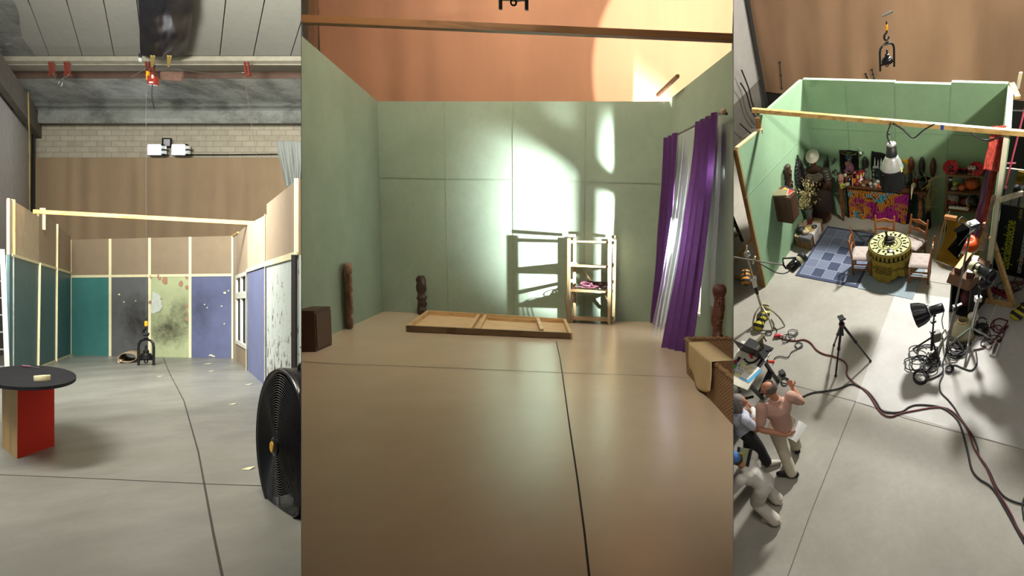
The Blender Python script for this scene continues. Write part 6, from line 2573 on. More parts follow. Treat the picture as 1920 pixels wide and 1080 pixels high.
poppy(1783, 316, 'left of the three big red paper poppies on top of the shelf unit', 1.0, .62)
poppy(1806, 321, 'middle red paper poppy, drooping face down on top of the shelf unit', 2.3, .6)
poppy(1830, 313, 'right of the three big red paper poppies on top of the shelf unit', 1.1, .62)
p = onsh(3, 1800, .1)
mb = MB()
for k in range(9):
    mb.box((-.2 + .05 * k, 0, .03), (.035, .1, .06))
solo(B, mb, 'dark_roll', black_rubber, 'row of dark strips lying along the front of the top shelf', 'strip', p, srz)
for px, lab in ((1817.5, 'left of the two stem glasses on the top shelf'), (1824.5, 'right of the two stem glasses on the top shelf')):
    root = thing(B, 'stem_glass', lab, 'glass', onsh(3, px, .08), srz, 'stem glasses on the top shelf')
    mg = mat('cloudy_glass', '#b9b4aa', .2, .1)
    MB().lathe([(.04, 0), (.035, .006), (.007, .012), (.007, .08), (.03, .1), (.045, .14), (.04, .17), (.037, .17), (.04, .14), (.01, .1)], 16).build('glass', mg, root, True)
# second shelf
def picture(k, px, w, h, d, lab, m_in, cut=None):
    p = onsh(k, px, d)
    root = thing(B, 'framed_picture', lab, 'picture', p, srz, rot=Matrix.Rotation(-.12, 3, 'X'))
    MB().box((0, 0, h / 2), (w, .02, h)).build('backing', m_in, root)
    mb = MB()
    for a_, b_ in ((V(-w / 2, -.012, 0), V(w / 2, -.012, 0)), (V(-w / 2, -.012, h), V(w / 2, -.012, h)), (V(-w / 2, -.012, 0), V(-w / 2, -.012, h)), (V(w / 2, -.012, 0), V(w / 2, -.012, h))):
        mb.bar(a_, b_, .03, .03)
    mb.build('frame', mat('picture_frame_dark', '#2d2620', .5), root)
    return root


picture(2, 1788.5, .38, .34, .33, 'faded landscape format picture on the upper shelf of the corner unit', mat('faded_print', '#55564a', .7, .2, 5))
r_ = picture(2, 1814, .3, .4, .33, 'old portrait photograph in a dark frame on the upper shelf', mat('sepia_dark', '#2f2e2b', .7, .2, 5))
mb = MB()
mb.ball((0, -.014, .26), (.05, .006, .065), 12, 8)
mb.ball((0, -.013, .1), (.09, .006, .09), 12, 8)
mb.build('portrait_print', mat('sepia_light', '#8d867a', .8, .2, 14), r_, True)
root = thing(B, 'book_upright', 'grey blue book standing between the two pictures on the upper shelf', 'book', onsh(2, 1803.5, .32), srz)
MB().box((0, 0, .17), (.05, .12, .34)).build('cover', mat('grey_blue_book', '#4b5c60', .6), root)
MB().box((.0, -.058, .17), (.035, .006, .3)).build('spine_label', mat('spine_print', '#8d9390', .6, .3, 40), root)
blob('white_headed_figure', mat('dark_suit', '#1c1b1c', .6), 'small dark suited figure with a white face on the upper shelf', 'figurine', onsh(2, 1781.5, .1), 1, {'body': ((0, 0, .1), (.05, .04, .1), None), 'head': ((0, 0, .24), (.035, .035, .05), paper_white), 'hat': ((0, 0, .28), (.045, .045, .015), None)})
blob('green_skull', mat('green_resin', '#8f9638', .5, .2, 12), 'small lime green skull on a pale base on the upper shelf', 'skull', onsh(2, 1790, .08), 1, {'skull': ((0, 0, .13), (.055, .06, .07), None), 'base': ((0, 0, .035), (.09, .07, .035), mat('pale_resin', '#8d8a78', .6)), 'eye': ((-.02, -.05, .13), (.014, .012, .016), black_rubber), 'eye~2': ((.02, -.05, .13), (.014, .012, .016), black_rubber)})
pk = mat('pumpkin_orange', '#a8501c', .5, .2, 5)


def pumpkin(k, px, r, d, lab):
    root = thing(B, 'pumpkin', lab, 'pumpkin', onsh(k, px, d), srz, 'pumpkins on the upper shelf')
    mb = MB()
    mb.grid(lambda u, v: V(math.cos(2 * PI * u) * r * math.sin(PI * (.02 + .96 * v)) ** .8 * (1 - .07 * abs(math.cos(2 * PI * u * 5))), math.sin(2 * PI * u) * r * math.sin(PI * (.02 + .96 * v)) ** .8 * (1 - .07 * abs(math.cos(2 * PI * u * 5))), r * .8 * (1 - math.cos(PI * (.02 + .96 * v)))), 60, 14)
    mb.build('body', pk, root, True)
    MB().tube([V(0, 0, r * 1.5), V(.0, 0, r * 1.75), V(r * .12, 0, r * 1.95)], [r * .14, r * .09, r * .1], 8).build('stem', mat('pumpkin_stem', '#6a5a2a', .7), root)


pumpkin(2, 1803.5, .085, .08, 'small pumpkin in the middle of the upper shelf')
pumpkin(2, 1822, .15, .17, 'large pumpkin at the right end of the upper shelf')
# third shelf
p = onsh(1, 1785, .15)
root = thing(B, 'white_doll', 'pale round doll with a red bow on the lower shelf', 'doll', p, srz)
wh = mat('doll_white', '#8f8b85', .7, .1, 9)
MB().ball((0, 0, .16), (.15, .11, .16)).build('body', wh, root, True)
MB().ball((0, 0, .38), (.115, .1, .11)).build('head', mat('doll_grey', '#6b6764', .7, .15, 15), root, True)
mb = MB()
mb.ball((-.05, -.1, .15), (.06, .03, .05), 10, 8)
mb.ball((.05, -.1, .13), (.06, .03, .05), 10, 8)
mb.ball((0, -.11, .13), (.03, .03, .03), 8, 6)
mb.build('red_bow', mat('bow_red', '#7d1d2a', .6), root, True, voxel=.01)
mb = MB()
for sx in (-1, 1):
    mb.ball((sx * .04, -.092, .4), (.016, .012, .02), 8, 6)
mb.build('eyes', black_rubber, root, True)
p = onsh(1, 1809, .18) + V(0, 0, .1)
root = thing(B, 'small_drum', 'dark red toy drum with white rims lying on the lower shelf', 'drum', p, srz)
r_ = rot_to((.75, -.35, .35))
MB().lathe([(.11, -.13), (.115, 0), (.11, .13)], 24, rot=r_).build('shell', mat('drum_red', '#531a1c', .5), root, True)
for z_ in (-.13, .13):
    MB().lathe([(.105, z_ - .015), (.122, z_ - .012), (.122, z_ + .012), (.105, z_ + .015)], 24, rot=r_).build('rim', mat('drum_white', '#97938a', .5), root)
blob('dark_pot', mat('pot_dark', '#1d1e1b', .5, .2, 8), 'dark round pot at the right of the lower shelf', 'pot', onsh(1, 1823, .16), 1, {'pot': ((0, 0, .12), (.13, .12, .12), None), 'neck': ((0, 0, .24), (.07, .07, .03), None), 'badge': ((0, -.118, .12), (.03, .008, .012), mat('badge_grey', '#777777', .5))})
p = onsh(1, 1797.5, .0) + V(0, 0, .01)
root = thing(B, 'power_strip', 'white power strip with an orange switch lying on the lower shelf edge', 'power strip', p, srz - .05)
MB().bbox((0, 0, .03), (.42, .07, .055), .02).build('body', white_plastic, root)
mb = MB()
for k in range(4):
    mb.cyl(V(-.15 + .075 * k, 0, .057), V(-.15 + .075 * k, 0, .06), .022, n=12)
mb.build('sockets', mat('socket_grey', '#a9a6a0', .5), root)
MB().box((.16, .0, .065), (.05, .05, .03)).build('orange_plug', mat('plug_orange', '#c98a2a', .5), root)
MB().box((-.19, 0, .059), (.02, .03, .006)).build('switch', mat('switch_red', '#b5382a', .4), root)
a_ = B.px(p)
mb = MB().tube(curve([p + V(-.2, 0, .03), p + V(-.28, -.05, -.02), p + V(-.33, -.06, -.3), p + V(-.34, -.05, -.62)]), .012, 6)
solo(B, mb, 'white_cable', white_plastic, 'white cable falling from the power strip on the shelf', 'cable', smooth=True)

# ------------------------------------------------------------------ curtains on the right wall
inr = V(-(RF - E_).y, (RF - E_).x, 0).normalized()
if inr.x > 0:
    inr = -inr


def on_right(k, z, off):
    p = E_.lerp(RF, k)
    return V(p.x, p.y, z) + inr * off


zt_r = zrf


def hang(name, m, label, tl, tr, bl, br, amp, n, cat, sub=(40, 30), bulge=0):
    tl, tr, bl, br = map(Vector, (tl, tr, bl, br))

    def fn(u, v):
        a = tl.lerp(tr, u).lerp(bl.lerp(br, u), v)
        return a + inr * (amp * math.sin(2 * PI * n * u + 2 * v) * (.5 + .5 * v) + bulge * math.sin(PI * v)) + V(0, 1, 0) * .02 * mnoise.noise(V(u * 9, v * 7, n))
    return solo(B, MB().grid(fn, *sub), name, m, label, cat, smooth=True, solid=.006)


red_net = NT('coral_mesh_cloth')
n_ = red_net.noise(26, 4, .7, red_net.map((1, 1, .35)))
red_net.bump(n_, .9, .02)
red_cloth = red_net.done(red_net.mix(red_net.ramp(n_, [(.4, (0, 0, 0, 1)), (.55, (1, 1, 1, 1))]), C('#b33a30'), C('#d75a4b')), .85)
ya = on_right(.95, 0, 0).y
hang('coral_cloth', red_cloth, 'coral red crumpled cloth thrown over the top of the right set wall', B.d(1862, 237, ya), B.d(1886, 235, ya), B.d(1848, 318, ya + .1), B.d(1873, 322, ya + .1), .04, 3, 'cloth')
hang('red_drape', mat('dark_red_drape', '#8a2b1d', .85, .2, 12, .3), 'dark red drape hanging below the coral cloth on the right wall', B.d(1861, 300, ya + .14), B.d(1876, 296, ya + .14), B.d(1845, 418, ya + .18), B.d(1851, 395, ya + .18), .03, 3, 'drape')
hang('purple_drape', mat('purple_satin', '#4a1f52', .4, .2, 5), 'long purple satin drape hanging inside the right wall to the floor', B.d(1858, 290, ya + .3), B.d(1866, 296, ya + .3), f(1815, 497) + V(0, .1, .02), f(1834, 500) + V(0, .1, .02), .03, 2, 'drape')
hang('patterned_cloth', mat('patterned_print', '#4a6d80', .8, .6, 14, hex2='#c08a3a'), 'blue and orange patterned cloth strip beside the foot of the right wall', B.d(1861, 366, ya - .1), B.d(1866, 366, ya - .1), B.d(1838, 470, ya - .15), B.d(1846, 468, ya - .15), .02, 2, 'cloth')

# ------------------------------------------------------------------ amber gel frame
tl, tr = f(1773, 407, 1.0), f(1852, 424, 1.0)
tl = V(tl.x, tl.y, 1.0)
bl, br = f(1752.5, 489), f(1812, 514)
root = thing(B, 'amber_gel_frame', 'amber see-through sheet on a wooden bar leaning before the corner shelf', 'screen', V(bl.x, bl.y, 0))
o_ = V(bl.x, bl.y, 0)
gel = cloth('amber_gel', '#a8842f', .25, .5)
mb = MB().grid(lambda u, v: tl.lerp(tr, u).lerp(bl.lerp(br, u), v) - o_ + V(0, 0, .02) + V(.03 * math.sin(7 * v + 3 * u), -.14 * math.sin(PI * v) * (1 - .4 * u), .0), 20, 20)
mb.build('sheet', gel, root, True)
MB().bar(tl - o_ + V(-.02, 0, 0.02), tl.lerp(tr, .27) - o_ + V(0, 0, .02), .08, .08).build('wooden_bar', mat('orange_pine', '#b5783a', .5), root)
MB().bar(tl.lerp(tr, .68) - o_ + V(0, 0, .02), tr - o_ + V(.02, 0, .02), .09, .1).build('wooden_bar', mat('orange_pine', '#b5783a', .5), root)
mb = MB().tube([bl - o_ + V(0, 0, .03), tl - o_ + V(0, -.0, .0)], .014, 6)
mb.build('edge_cord', mat('gel_edge', '#b08a4a', .6), root)

# ------------------------------------------------------------------ right side: stands, cabinets, banner
def leaning(px0, py0, px1, py1, h):
    return f(px0, py0), f(px1, py1, h)


stand_m = steel
a_, b_ = f(1775, 657), f(1821, 428, 2.45)
root = thing(B, 'light_stand', 'tall steel stand carrying the black shaded lamp head before the amber sheet', 'stand', V(a_.x, a_.y, 0))
o_ = V(a_.x, a_.y, 0)
k1 = (b_ - o_) * .38
MB().tube([V(0, 0, .1), k1], .028, 8).build('lower_tube', stand_m, root)
MB().tube([k1, b_ - o_], .018, 8).build('upper_tube', stand_m, root)
MB().box(k1, (.09, .07, .1)).build('clamp', black_metal, root)
MB().bar(k1 + V(.02, 0, .02), k1 + V(.12, 0, .04), .04, .04).build('clamp_knob', chrome, root)
for qx, qy in ((1757, 673), (1808, 660), (1766, 628)):
    q = f(qx, qy) - o_
    MB().tube([V(0, 0, .42), V(q.x * .5, q.y * .5, .36), V(q.x, q.y, .02)], .018, 6).build('leg', stand_m, root)
hd_ = b_
root = thing(B, 'shaded_lamp', 'lamp head with black flag shades on top of the tall steel stand', 'lamp', hd_, s=.85)
MB().bbox((.03, 0, .05), (.22, .2, .16), .03).build('housing', mat('lamp_slate', '#2c3039', .4), root)
MB().box((.03, -.03, .135), (.1, .07, .008)).build('display', mat('lcd_grey', '#75808a', .3), root)
MB().lathe([(.1, -.12), (.12, 0), (.12, .02)], 20, (-.08, 0, .03), Matrix.Rotation(-PI / 2, 3, 'Y')).build('reflector_rim', chrome, root, True)
blk2 = mat('black_flag', '#0b0b0c', .95, spec=.05)
mb = MB()
for (p0_, p1_, q0_, q1_) in ((V(-.12, -.1, .1), V(-.12, .1, .1), V(-.3, .12, -.02), V(-.3, -.12, .0)), (V(-.12, -.1, -.08), V(-.12, .1, -.08), V(-.38, .16, -.5), V(-.35, -.2, -.52)), (V(-.12, -.12, .12), V(-.12, -.12, -.08), V(-.37, -.22, -.5), V(-.42, -.18, .16))):
    mb.prism([p0_, p1_, q0_, q1_], (.004, .004, .006))
sh2 = mb.build('flag_shades', blk2, root)
mb = MB()
mb.bar(V(-.14, -.125, .0), V(-.38, -.215, -.12), .008, .008)
mb.bar(V(-.14, -.125, -.06), V(-.36, -.22, -.42), .008, .008)
mb.build('silver_ribs', chrome, sh2)
mb = MB().tube(curve([V(-.2, 0, .2), V(-.28, 0, .28), V(-.2, .02, .34), V(-.1, 0, .22)]), .014, 6)
mb.build('bracket', chrome, root)
# second stand with spot
a_, b_ = f(1816, 690), f(1846, 505, 1.75)
o_ = V(a_.x, a_.y, 0)
root = thing(B, 'chrome_stand', 'bright chrome stand holding the black spot with cream tape', 'stand', o_)
d_ = b_ - o_
c_ = f(1818, 640) - o_
c_.z = 0
MB().tube([c_ + V(0, 0, .3), c_.lerp(d_, .55) + V(0, 0, .1)], .03, 8).build('lower_tube', chrome, root)
MB().tube([c_.lerp(d_, .55) + V(0, 0, .1), d_], .022, 8).build('upper_tube', black_metal, root)
MB().box(c_.lerp(d_, .56) + V(0, 0, .1), (.1, .08, .12)).build('clamp', chrome, root)
for qx, qy in ((1808, 692), (1862, 640), (1774, 655)):
    q = f(qx, qy) - o_
    MB().tube([c_ + V(0, 0, .38), c_.lerp(q, .6) + V(0, 0, .2), V(q.x, q.y, .02)], .02, 6).build('leg', chrome, root)
pb, pe_ = f(1818, 494, 1.75), f(1862, 519, 1.75)
root = thing(B, 'spot_lamp', 'black tube spot wrapped in cream tape, lying level on the chrome stand', 'lamp', pb)
ax = pe_ - pb
r_ = rot_to(ax)
L_ = ax.length
MB().lathe([(.07, 0), (.09, .02), (.095, L_ * .5), (.1, L_ * .52), (.1, L_ * .8), (.125, L_ * .82), (.125, L_), (.1, L_), (.09, L_ * .9)], 22, rot=r_).build('barrel', black_metal, root, True)
mb = MB()
mb.lathe([(.094, L_ * .08), (.097, L_ * .09), (.099, L_ * .26), (.096, L_ * .27)], 22, rot=r_, cap=False)
t1_ = mb.build('cream_tape', tape_cream, root, True)
mb = MB()
for k in range(4):
    c = ax * (.42 + .04 * k) + r_ @ V(.1 * math.cos(2.0 + k), .1 * math.sin(2.0 + k), 0)
    mb.box(c, (.06, .06, .05), r_)
mb.build('cream_tape', tape_cream, root)
MB().bar(ax * .55 - V(0, 0, .1), ax * .55 - V(0, 0, .32), .05, .05).build('yoke_bracket', chrome, root)
mb = MB().ball(ax * .75 - V(0, 0, .22), (.14, .1, .12))
mb.build('ballast_box', black_metal, root, True)
# black cabinet with cardboard box
ca_, cb_ = f(1779, 585), f(1815, 601)
cz = B.up(1779, 585, 529)
e2 = (cb_ - ca_)
e2.z = 0
nb = V(-e2.y, e2.x, 0).normalized()
root = thing(B, 'black_cabinet', 'black open fronted cabinet standing beside the chrome stand', 'cabinet', V(ca_.x, ca_.y, 0))
cdp = .62
bb_ = mat('cabinet_black', '#0f0f10', .6)
MB().prism([V(0, 0, 0), nb * cdp, nb * cdp + V(0, 0, cz), V(0, 0, cz)], e2.normalized() * .03).build('side_panel', bb_, root)
MB().prism([e2, e2 + nb * cdp, e2 + nb * cdp + V(0, 0, cz), e2 + V(0, 0, cz)], -e2.normalized() * .03).build('side_panel', bb_, root)
MB().prism([nb * cdp, nb * cdp + e2, nb * cdp + e2 + V(0, 0, cz), nb * cdp + V(0, 0, cz)], -nb * .02).build('back_panel', bb_, root)
MB().prism([V(0, 0, cz - .03), e2 + V(0, 0, cz - .03), e2 + nb * cdp + V(0, 0, cz - .03), nb * cdp + V(0, 0, cz - .03)], (0, 0, .03)).build('top_board', bb_, root)
MB().prism([V(0, 0, .02), e2 + V(0, 0, .02), e2 + nb * cdp + V(0, 0, .02), nb * cdp + V(0, 0, .02)], (0, 0, .03)).build('bottom_board', bb_, root)
cm_ = root.matrix_world.copy()
p = cm_ @ (e2 * .5 + nb * .3 + V(0, 0, .05))
root = thing(B, 'red_bag', 'dark red bag stuffed inside the black cabinet', 'bag', p)
mb = MB().ball((0, 0, .28), (.16, .14, .28))
mb.ball((.02, 0, .6), (.1, .09, .12))
mb.build('bag', mat('bag_red', '#4c1516', .6, .25, 6), root, True, voxel=.02)
MB().tube(curve([V(-.08, -.1, .5), V(-.1, -.18, .68), V(.08, -.18, .7), V(.1, -.1, .5)]), .015, 6).build('strap', black_rubber, root, True)
p = cm_ @ (e2 * .45 + nb * .3 + V(0, 0, cz))
brown_box = mat('cardboard', '#72543f', .8, .08, 5)
root = thing(B, 'cardboard_box', 'brown open cardboard box on top of the black cabinet', 'box', p, math.atan2(e2.y, e2.x))
bx_, by_, bz_ = e2.length * 1.02, .66, .24
for c, s_ in (((0, -by_ / 2, bz_ / 2), (bx_, .012, bz_)), ((0, by_ / 2, bz_ / 2), (bx_, .012, bz_)), ((-bx_ / 2, 0, bz_ / 2), (.012, by_, bz_)), ((bx_ / 2, 0, bz_ / 2), (.012, by_, bz_))):
    MB().box(c, s_).build('side', brown_box, root)
MB().box((0, 0, .01), (bx_, by_, .012)).build('base', brown_box, root)
MB().box((0, .0, bz_ - .02), (bx_ - .02, by_ - .02, .012)).build('inner_lid', brown_box, root)
MB().prism([V(-bx_ / 2, -by_ / 2, bz_), V(bx_ / 2, -by_ / 2, bz_), V(bx_ / 2, -by_ / 2 - .1, bz_ - .16), V(-bx_ / 2, -by_ / 2 - .1, bz_ - .16)], (0, .006, .006)).build('flap', brown_box, root)
bxm = root.matrix_world.copy()
for i, (dx, rz, mm, lab) in enumerate(((-.13, .12, wood('gold_wood', '#b98f4a', '#8d6a2c', 'Y', 6), 'gold brown wood block lying on the cardboard box'), (.06, .3, mat('white_card', '#cfc8c0', .6), 'white topped wood block lying on the cardboard box'))):
    p = bxm @ V(dx, -.02, bz_ - .01)
    root = thing(B, 'wood_block', lab, 'block', p, math.atan2(e2.y, e2.x) + rz, 'blocks on the cardboard box')
    MB().box((0, 0, .07), (.1, .5, .13)).build('block', mat('block_brown', '#4d3122', .6, .15), root)
    MB().box((0, 0, .14), (.1, .5, .012)).build('top_face', mm, root)
# orange lamp
p = f(1813, 500)
p = V(p.x, p.y, 0)
oz = 1.0
pl = f(1815.5, 487, .78)
root = thing(B, 'orange_lamp', 'orange and white mushroom lamp on a red stem behind the cardboard box', 'lamp', V(pl.x + .12, pl.y + .22, 0))
MB().lathe([(.2, 0), (.2, .02), (.03, .05), (.03, .6), (.07, .62), (.07, .8), (.04, .82)], 20).build('stem', mat('lamp_red', '#b5331f', .35), root, True)
MB().lathe([(.05, .8), (.16, .82), (.2, .88), (.2, .93)], 28).build('white_shade', mat('lamp_white', '#d5cfc0', .4), root, True)
MB().lathe([(.2, .93), (.21, .97), (.2, 1.05), (.14, 1.11), (.05, 1.115), (.045, 1.08)], 28).build('orange_dome', mat('lamp_orange', '#d0501c', .35), root, True)
# two cream lamp shades on the floor
p = f(1802, 628)
cs_ = mat('cream_shade', '#bdb694', .7, .06)
gold_t = mat('gold_trim', '#8d6a2a', .5)
root = thing(B, 'lampshade', 'large cream pleated lampshade standing on the floor by the chrome stand', 'lampshade', V(p.x, p.y, 0))
MB().lathe([(.23, .0), (.2, .14), (.1, .36), (.085, .4)], 40, cap=False).build('shade', cs_, root, True, solid=.008)
for r_, z_ in ((.235, .0), (.088, .4)):
    MB().tube([V(math.cos(2 * PI * k / 36) * r_, math.sin(2 * PI * k / 36) * r_, z_ + .012) for k in range(36)], .012, 6, closed=True).build('gold_trim', gold_t, root, True)
p = f(1822, 617)
root = thing(B, 'lampshade', 'small white globe shade behind the large cream lampshade', 'lampshade', V(p.x, p.y, 0))
MB().lathe([(.05, 0), (.07, .2), (.06, .24)], 16).build('foot', cs_, root, True)
MB().ball((0, 0, .34), .1).build('globe', mat('globe_white', '#cfcbb8', .5, .04), root, True)

# banner
ba, bb = f(1861, 506), f(1934, 523)
bu = (bb - ba)
bu.z = 0
bh_ = B.up(1861, 506, 384)
bnrm = V(bu.y, -bu.x, 0).normalized()
root = thing(B, 'roll_up_banner', 'black roll-up banner with yellow green lettering standing right of the set', 'banner', V(ba.x, ba.y, 0))
bw_ = bu.length
bmt = mat('banner_black', '#121213', .55, .1, 3)
MB().prism([V(0, 0, .04), bu + V(0, 0, .04), bu + V(0, 0, bh_), V(0, 0, bh_)], -bnrm * .012).build('sheet', bmt, root)
MB().bar(V(0, 0, .03), bu + V(0, 0, .03), .1, .06).build('foot', black_metal, root)
MB().bar(V(0, 0, bh_), bu + V(0, 0, bh_), .03, .03).build('top_rail', black_metal, root)
yl = mat('banner_lime', '#b3b52c', .6)
wl2 = mat('banner_white', '#b9b9b4', .6)
bx = bu.normalized()


def banner_text(s, size, x, z, m, nm, sx, sy, bold=0):
    # reading upwards: text x -> up, text y -> towards the left edge
    M = Matrix((( -bx.x * 0 + 0, -bx.x, bnrm.x, 0), (0, -bx.y, bnrm.y, 0), (1, 0, 0, 0), (0, 0, 0, 1)))
    o = bx * x + bnrm * .006 + V(0, 0, z)
    M = Matrix.Translation(o) @ M
    return text_mesh(B, s, size, m, root, nm, M, (sx, sy), .003, bold)


kx = bw_ / 73.0
banner_text('especialistasdecine', 1.0, 29 * kx, .1, yl, 'lettering', (bh_ * .86) / 8.6, 27 * kx, .012)
banner_text('.com', 1.0, 37 * kx, bh_ * .83, yl, 'lettering', .2, 10 * kx)
banner_text('EQUIPO DE ESPECIALISTAS DE CINE DE JOSE ANTONIO', 1.0, 52 * kx, .08, wl2, 'small_lettering', (bh_ * .95) / 28.5, 9 * kx, .01)
mb = MB()
for k in range(5):
    a0 = .3 + k * .42
    c = bx * (62 * kx) + V(0, 0, .16 + .05 * k)
    for j in range(8):
        a = a0 + j * .14
        r0, r1 = .07 + .03 * k, .085 + .03 * k
        q = [c + bx * (math.cos(t_) * r) + V(0, 0, math.sin(t_) * r) + bnrm * .006 for t_, r in ((a, r0), (a + .15, r0), (a + .15, r1), (a, r1))]
        mb.prism(q, bnrm * .003)
mb.build('yellow_emblem', mat('emblem_amber', '#b98a1c', .6), root)

# grey painted board, dark drape behind it, camera on the board
g0, g1 = f(1872, 422), f(1960, 437)
gz0 = B.up(1872, 422, 316)
mb, gn = panel(B, g0, g1, 0, gz0, t=.05)
o = mb.build('grey_flat', mat('grey_board', '#8d897e', .8, .06, 3), mw=B.M.copy())
BAY_OF[o.name] = B
tag(o, 'pale grey flat standing behind the roll-up banner', 'board')
e3 = (g1 - g0).normalized()
n3 = V(e3.y, -e3.x, 0)
mb = MB()
for (x0, y0, x1, y1, w) in ((1907, 336, 1926, 334, .13), (1916, 322, 1910, 345, .13)):
    a_, b_ = B.w(x0, y0, g0 + n3 * .012, g1 + n3 * .012), B.w(x1, y1, g0 + n3 * .012, g1 + n3 * .012)
    mb.bar(a_, b_, w, .01, up=n3)
solo(B, mb, 'yellow_tape_cross', mat('tape_ochre', '#b0922a', .6), 'ochre tape cross stuck on the pale grey flat', 'tape')
d0, d1 = f(1868, 392), f(1980, 405)
mb, _ = panel(B, d0, d1, 0, B.up(1868, 392, 208), t=.06)
solo(B, mb, 'black_drape', mat('stage_black', '#141214', .9, .2, 4), 'black drape hanging behind the pale grey flat at the right', 'drape')
p = B.w(1893, 312, g0 + n3 * .2, g1 + n3 * .2)
solo(B, MB().bar(B.w(1887, 312, g0, g1) + V(0, 0, .06), B.w(1904, 312, g0, g1) + V(0, 0, .06), .06, .04), 'red_case', mat('case_maroon', '#6b2a33', .5), 'dark red bar lying on the top edge of the pale grey flat', 'bar')
p = B.w(1914, 358, g0 + n3 * .25, g1 + n3 * .25)
root = thing(B, 'video_camera', 'black video camera on a stand in front of the pale grey flat', 'camera', V(p.x, p.y, 0))
MB().bbox((0, 0, p.z), (.3, .14, .16), .02).build('body', black_metal, root)
MB().ball((-.1, 0, p.z + .12), .07).build('viewfinder', black_rubber, root, True)
MB().tube([V(0, 0, 0), V(0, 0, p.z - .06)], .025, 8).build('column', black_metal, root)
MB().tube(curve([V(-.15, 0, p.z - .05), V(-.22, 0, p.z - .4), V(-.18, 0, p.z - .8)]), .01, 5).build('lead', cable_black, root)
# pine arm sticking out of the wall edge
a_ = V(RF.x, RF.y, 0)
p0_ = B.d(1871, 376, RF.y - .1)
p1_ = B.d(1917, 362, RF.y - .1)
solo(B, MB().bar(p0_, p1_, .05, .09), 'pine_arm', pale_wood, 'short pale pine arm sticking out of the right wall edge', 'batten')
# pink cord with hooks
yc = RF.y + .1
mb = MB().tube([B.d(1925, 190, yc), B.d(1886, 345, yc)], .016, 6)
solo(B, mb, 'pink_rope', mat('pink_cord', '#b5485c', .7), 'pink cord stretched down beside the right wall edge', 'cord')
p = B.d(1885, 351, yc)
root = thing(B, 'snap_hook', 'small hook with black tails at the end of the pink cord', 'hook', p)
MB().ball((0, 0, 0), (.03, .025, .035)).build('pink_knot', mat('pink_knot', '#d2577a', .5), root, True)
MB().tube(curve([V(-.02, 0, -.03), V(-.06, 0, -.3), V(-.09, 0, -.7), V(-.12, 0, -.95)]), .011, 6).build('tail', black_rubber, root)
MB().tube(curve([V(0, 0, -.03), V(-.02, 0, -.3), V(-.07, 0, -.6), V(-.07, 0, -.9)]), .011, 6).build('tail', black_rubber, root)
# brace of the right wall and speaker
b0, b1 = f(1899, 576), B.w(1859, 444, RF, RF + V(0, 1, 0)) if False else B.d(1859, 444, RF.y + .15)
root = thing(B, 'wall_brace', 'pine A-frame brace supporting the right set wall from outside', 'brace', V(b0.x, b0.y, 0))
o_ = V(b0.x, b0.y, 0)
f2 = f(1838, 565) - o_
f3 = f(1842, 549) - o_
MB().bar(V(0, 0, .05), b1 - o_, .07, .09).build('sloping_strut', pine, root)
MB().bar(V(0, 0, .05), V(f2.x, f2.y, .05), .07, .09).build('floor_strut', pine, root)
MB().bar(V(f2.x, f2.y, .05).lerp(V(0, 0, .05), .35), V(f3.x, f3.y, .45), .06, .08).build('knee_brace', pine, root)
p = f(1865, 497)
root = thing(B, 'loudspeaker', 'dark loudspeaker half hidden between the right wall brace and the banner', 'speaker', V(p.x, p.y, 0) - inr * .3 + V(0, .1, 0), .1)
MB().bbox((0, 0, .55), (.5, .4, 1.1), .03).build('cabinet', mat('speaker_grey', '#26272a', .6), root)
mb = MB().lathe([(.19, 0), (.2, .012), (.16, .012), (.1, -.01), (.05, .01), (.01, .02)], 28, (0, -.2, .75), Matrix.Rotation(PI / 2, 3, 'X'))
mb.build('cone', mat('speaker_cone', '#3b3c3f', .5), root, True)
MB().ball((0, -.21, .75), (.04, .02, .04)).build('dust_cap', chrome, root, True)


# ------------------------------------------------------------------ sandbags
def stripe(name, a, b, freq=34):
    t = NT(name)
    x, y, z = t.sep()
    w = t.math('SINE', t.math('ADD', t.math('MULTIPLY', t.math('ADD', x, t.math('MULTIPLY', z, .6)), freq), t.math('MULTIPLY', t.noise(4, 2), 3)))
    return t.done(t.mix(t.math('GREATER_THAN', w, .1), C(a), C(b)), .7)


stripe_y = stripe('yellow_black_stripe', '#17160f', '#bfb22a')
stripe_o = stripe('amber_black_stripe', '#17150f', '#b5791f', 40)


def sandbag(p, lab, m, sc=1.0, rz=0.0, hang=False):
    root = thing(B, 'sandbag', lab, 'sandbag', p, rz, 'striped sandbags', s=sc)
    mb = MB()
    mb.ball((-.13, 0, .13), (.15, .14, .14))
    mb.ball((.13, .03, .13), (.15, .14, .14))
    mb.ball((0, .0, .2), (.12, .1, .08))
    mb.build('bag', m, root, True, voxel=.02)
    MB().tube(curve([V(-.06, 0, .26), V(-.05, 0, .36), V(.05, 0, .36), V(.06, 0, .26)]), .018, 6).build('handle', black_rubber, root, True)
    return root


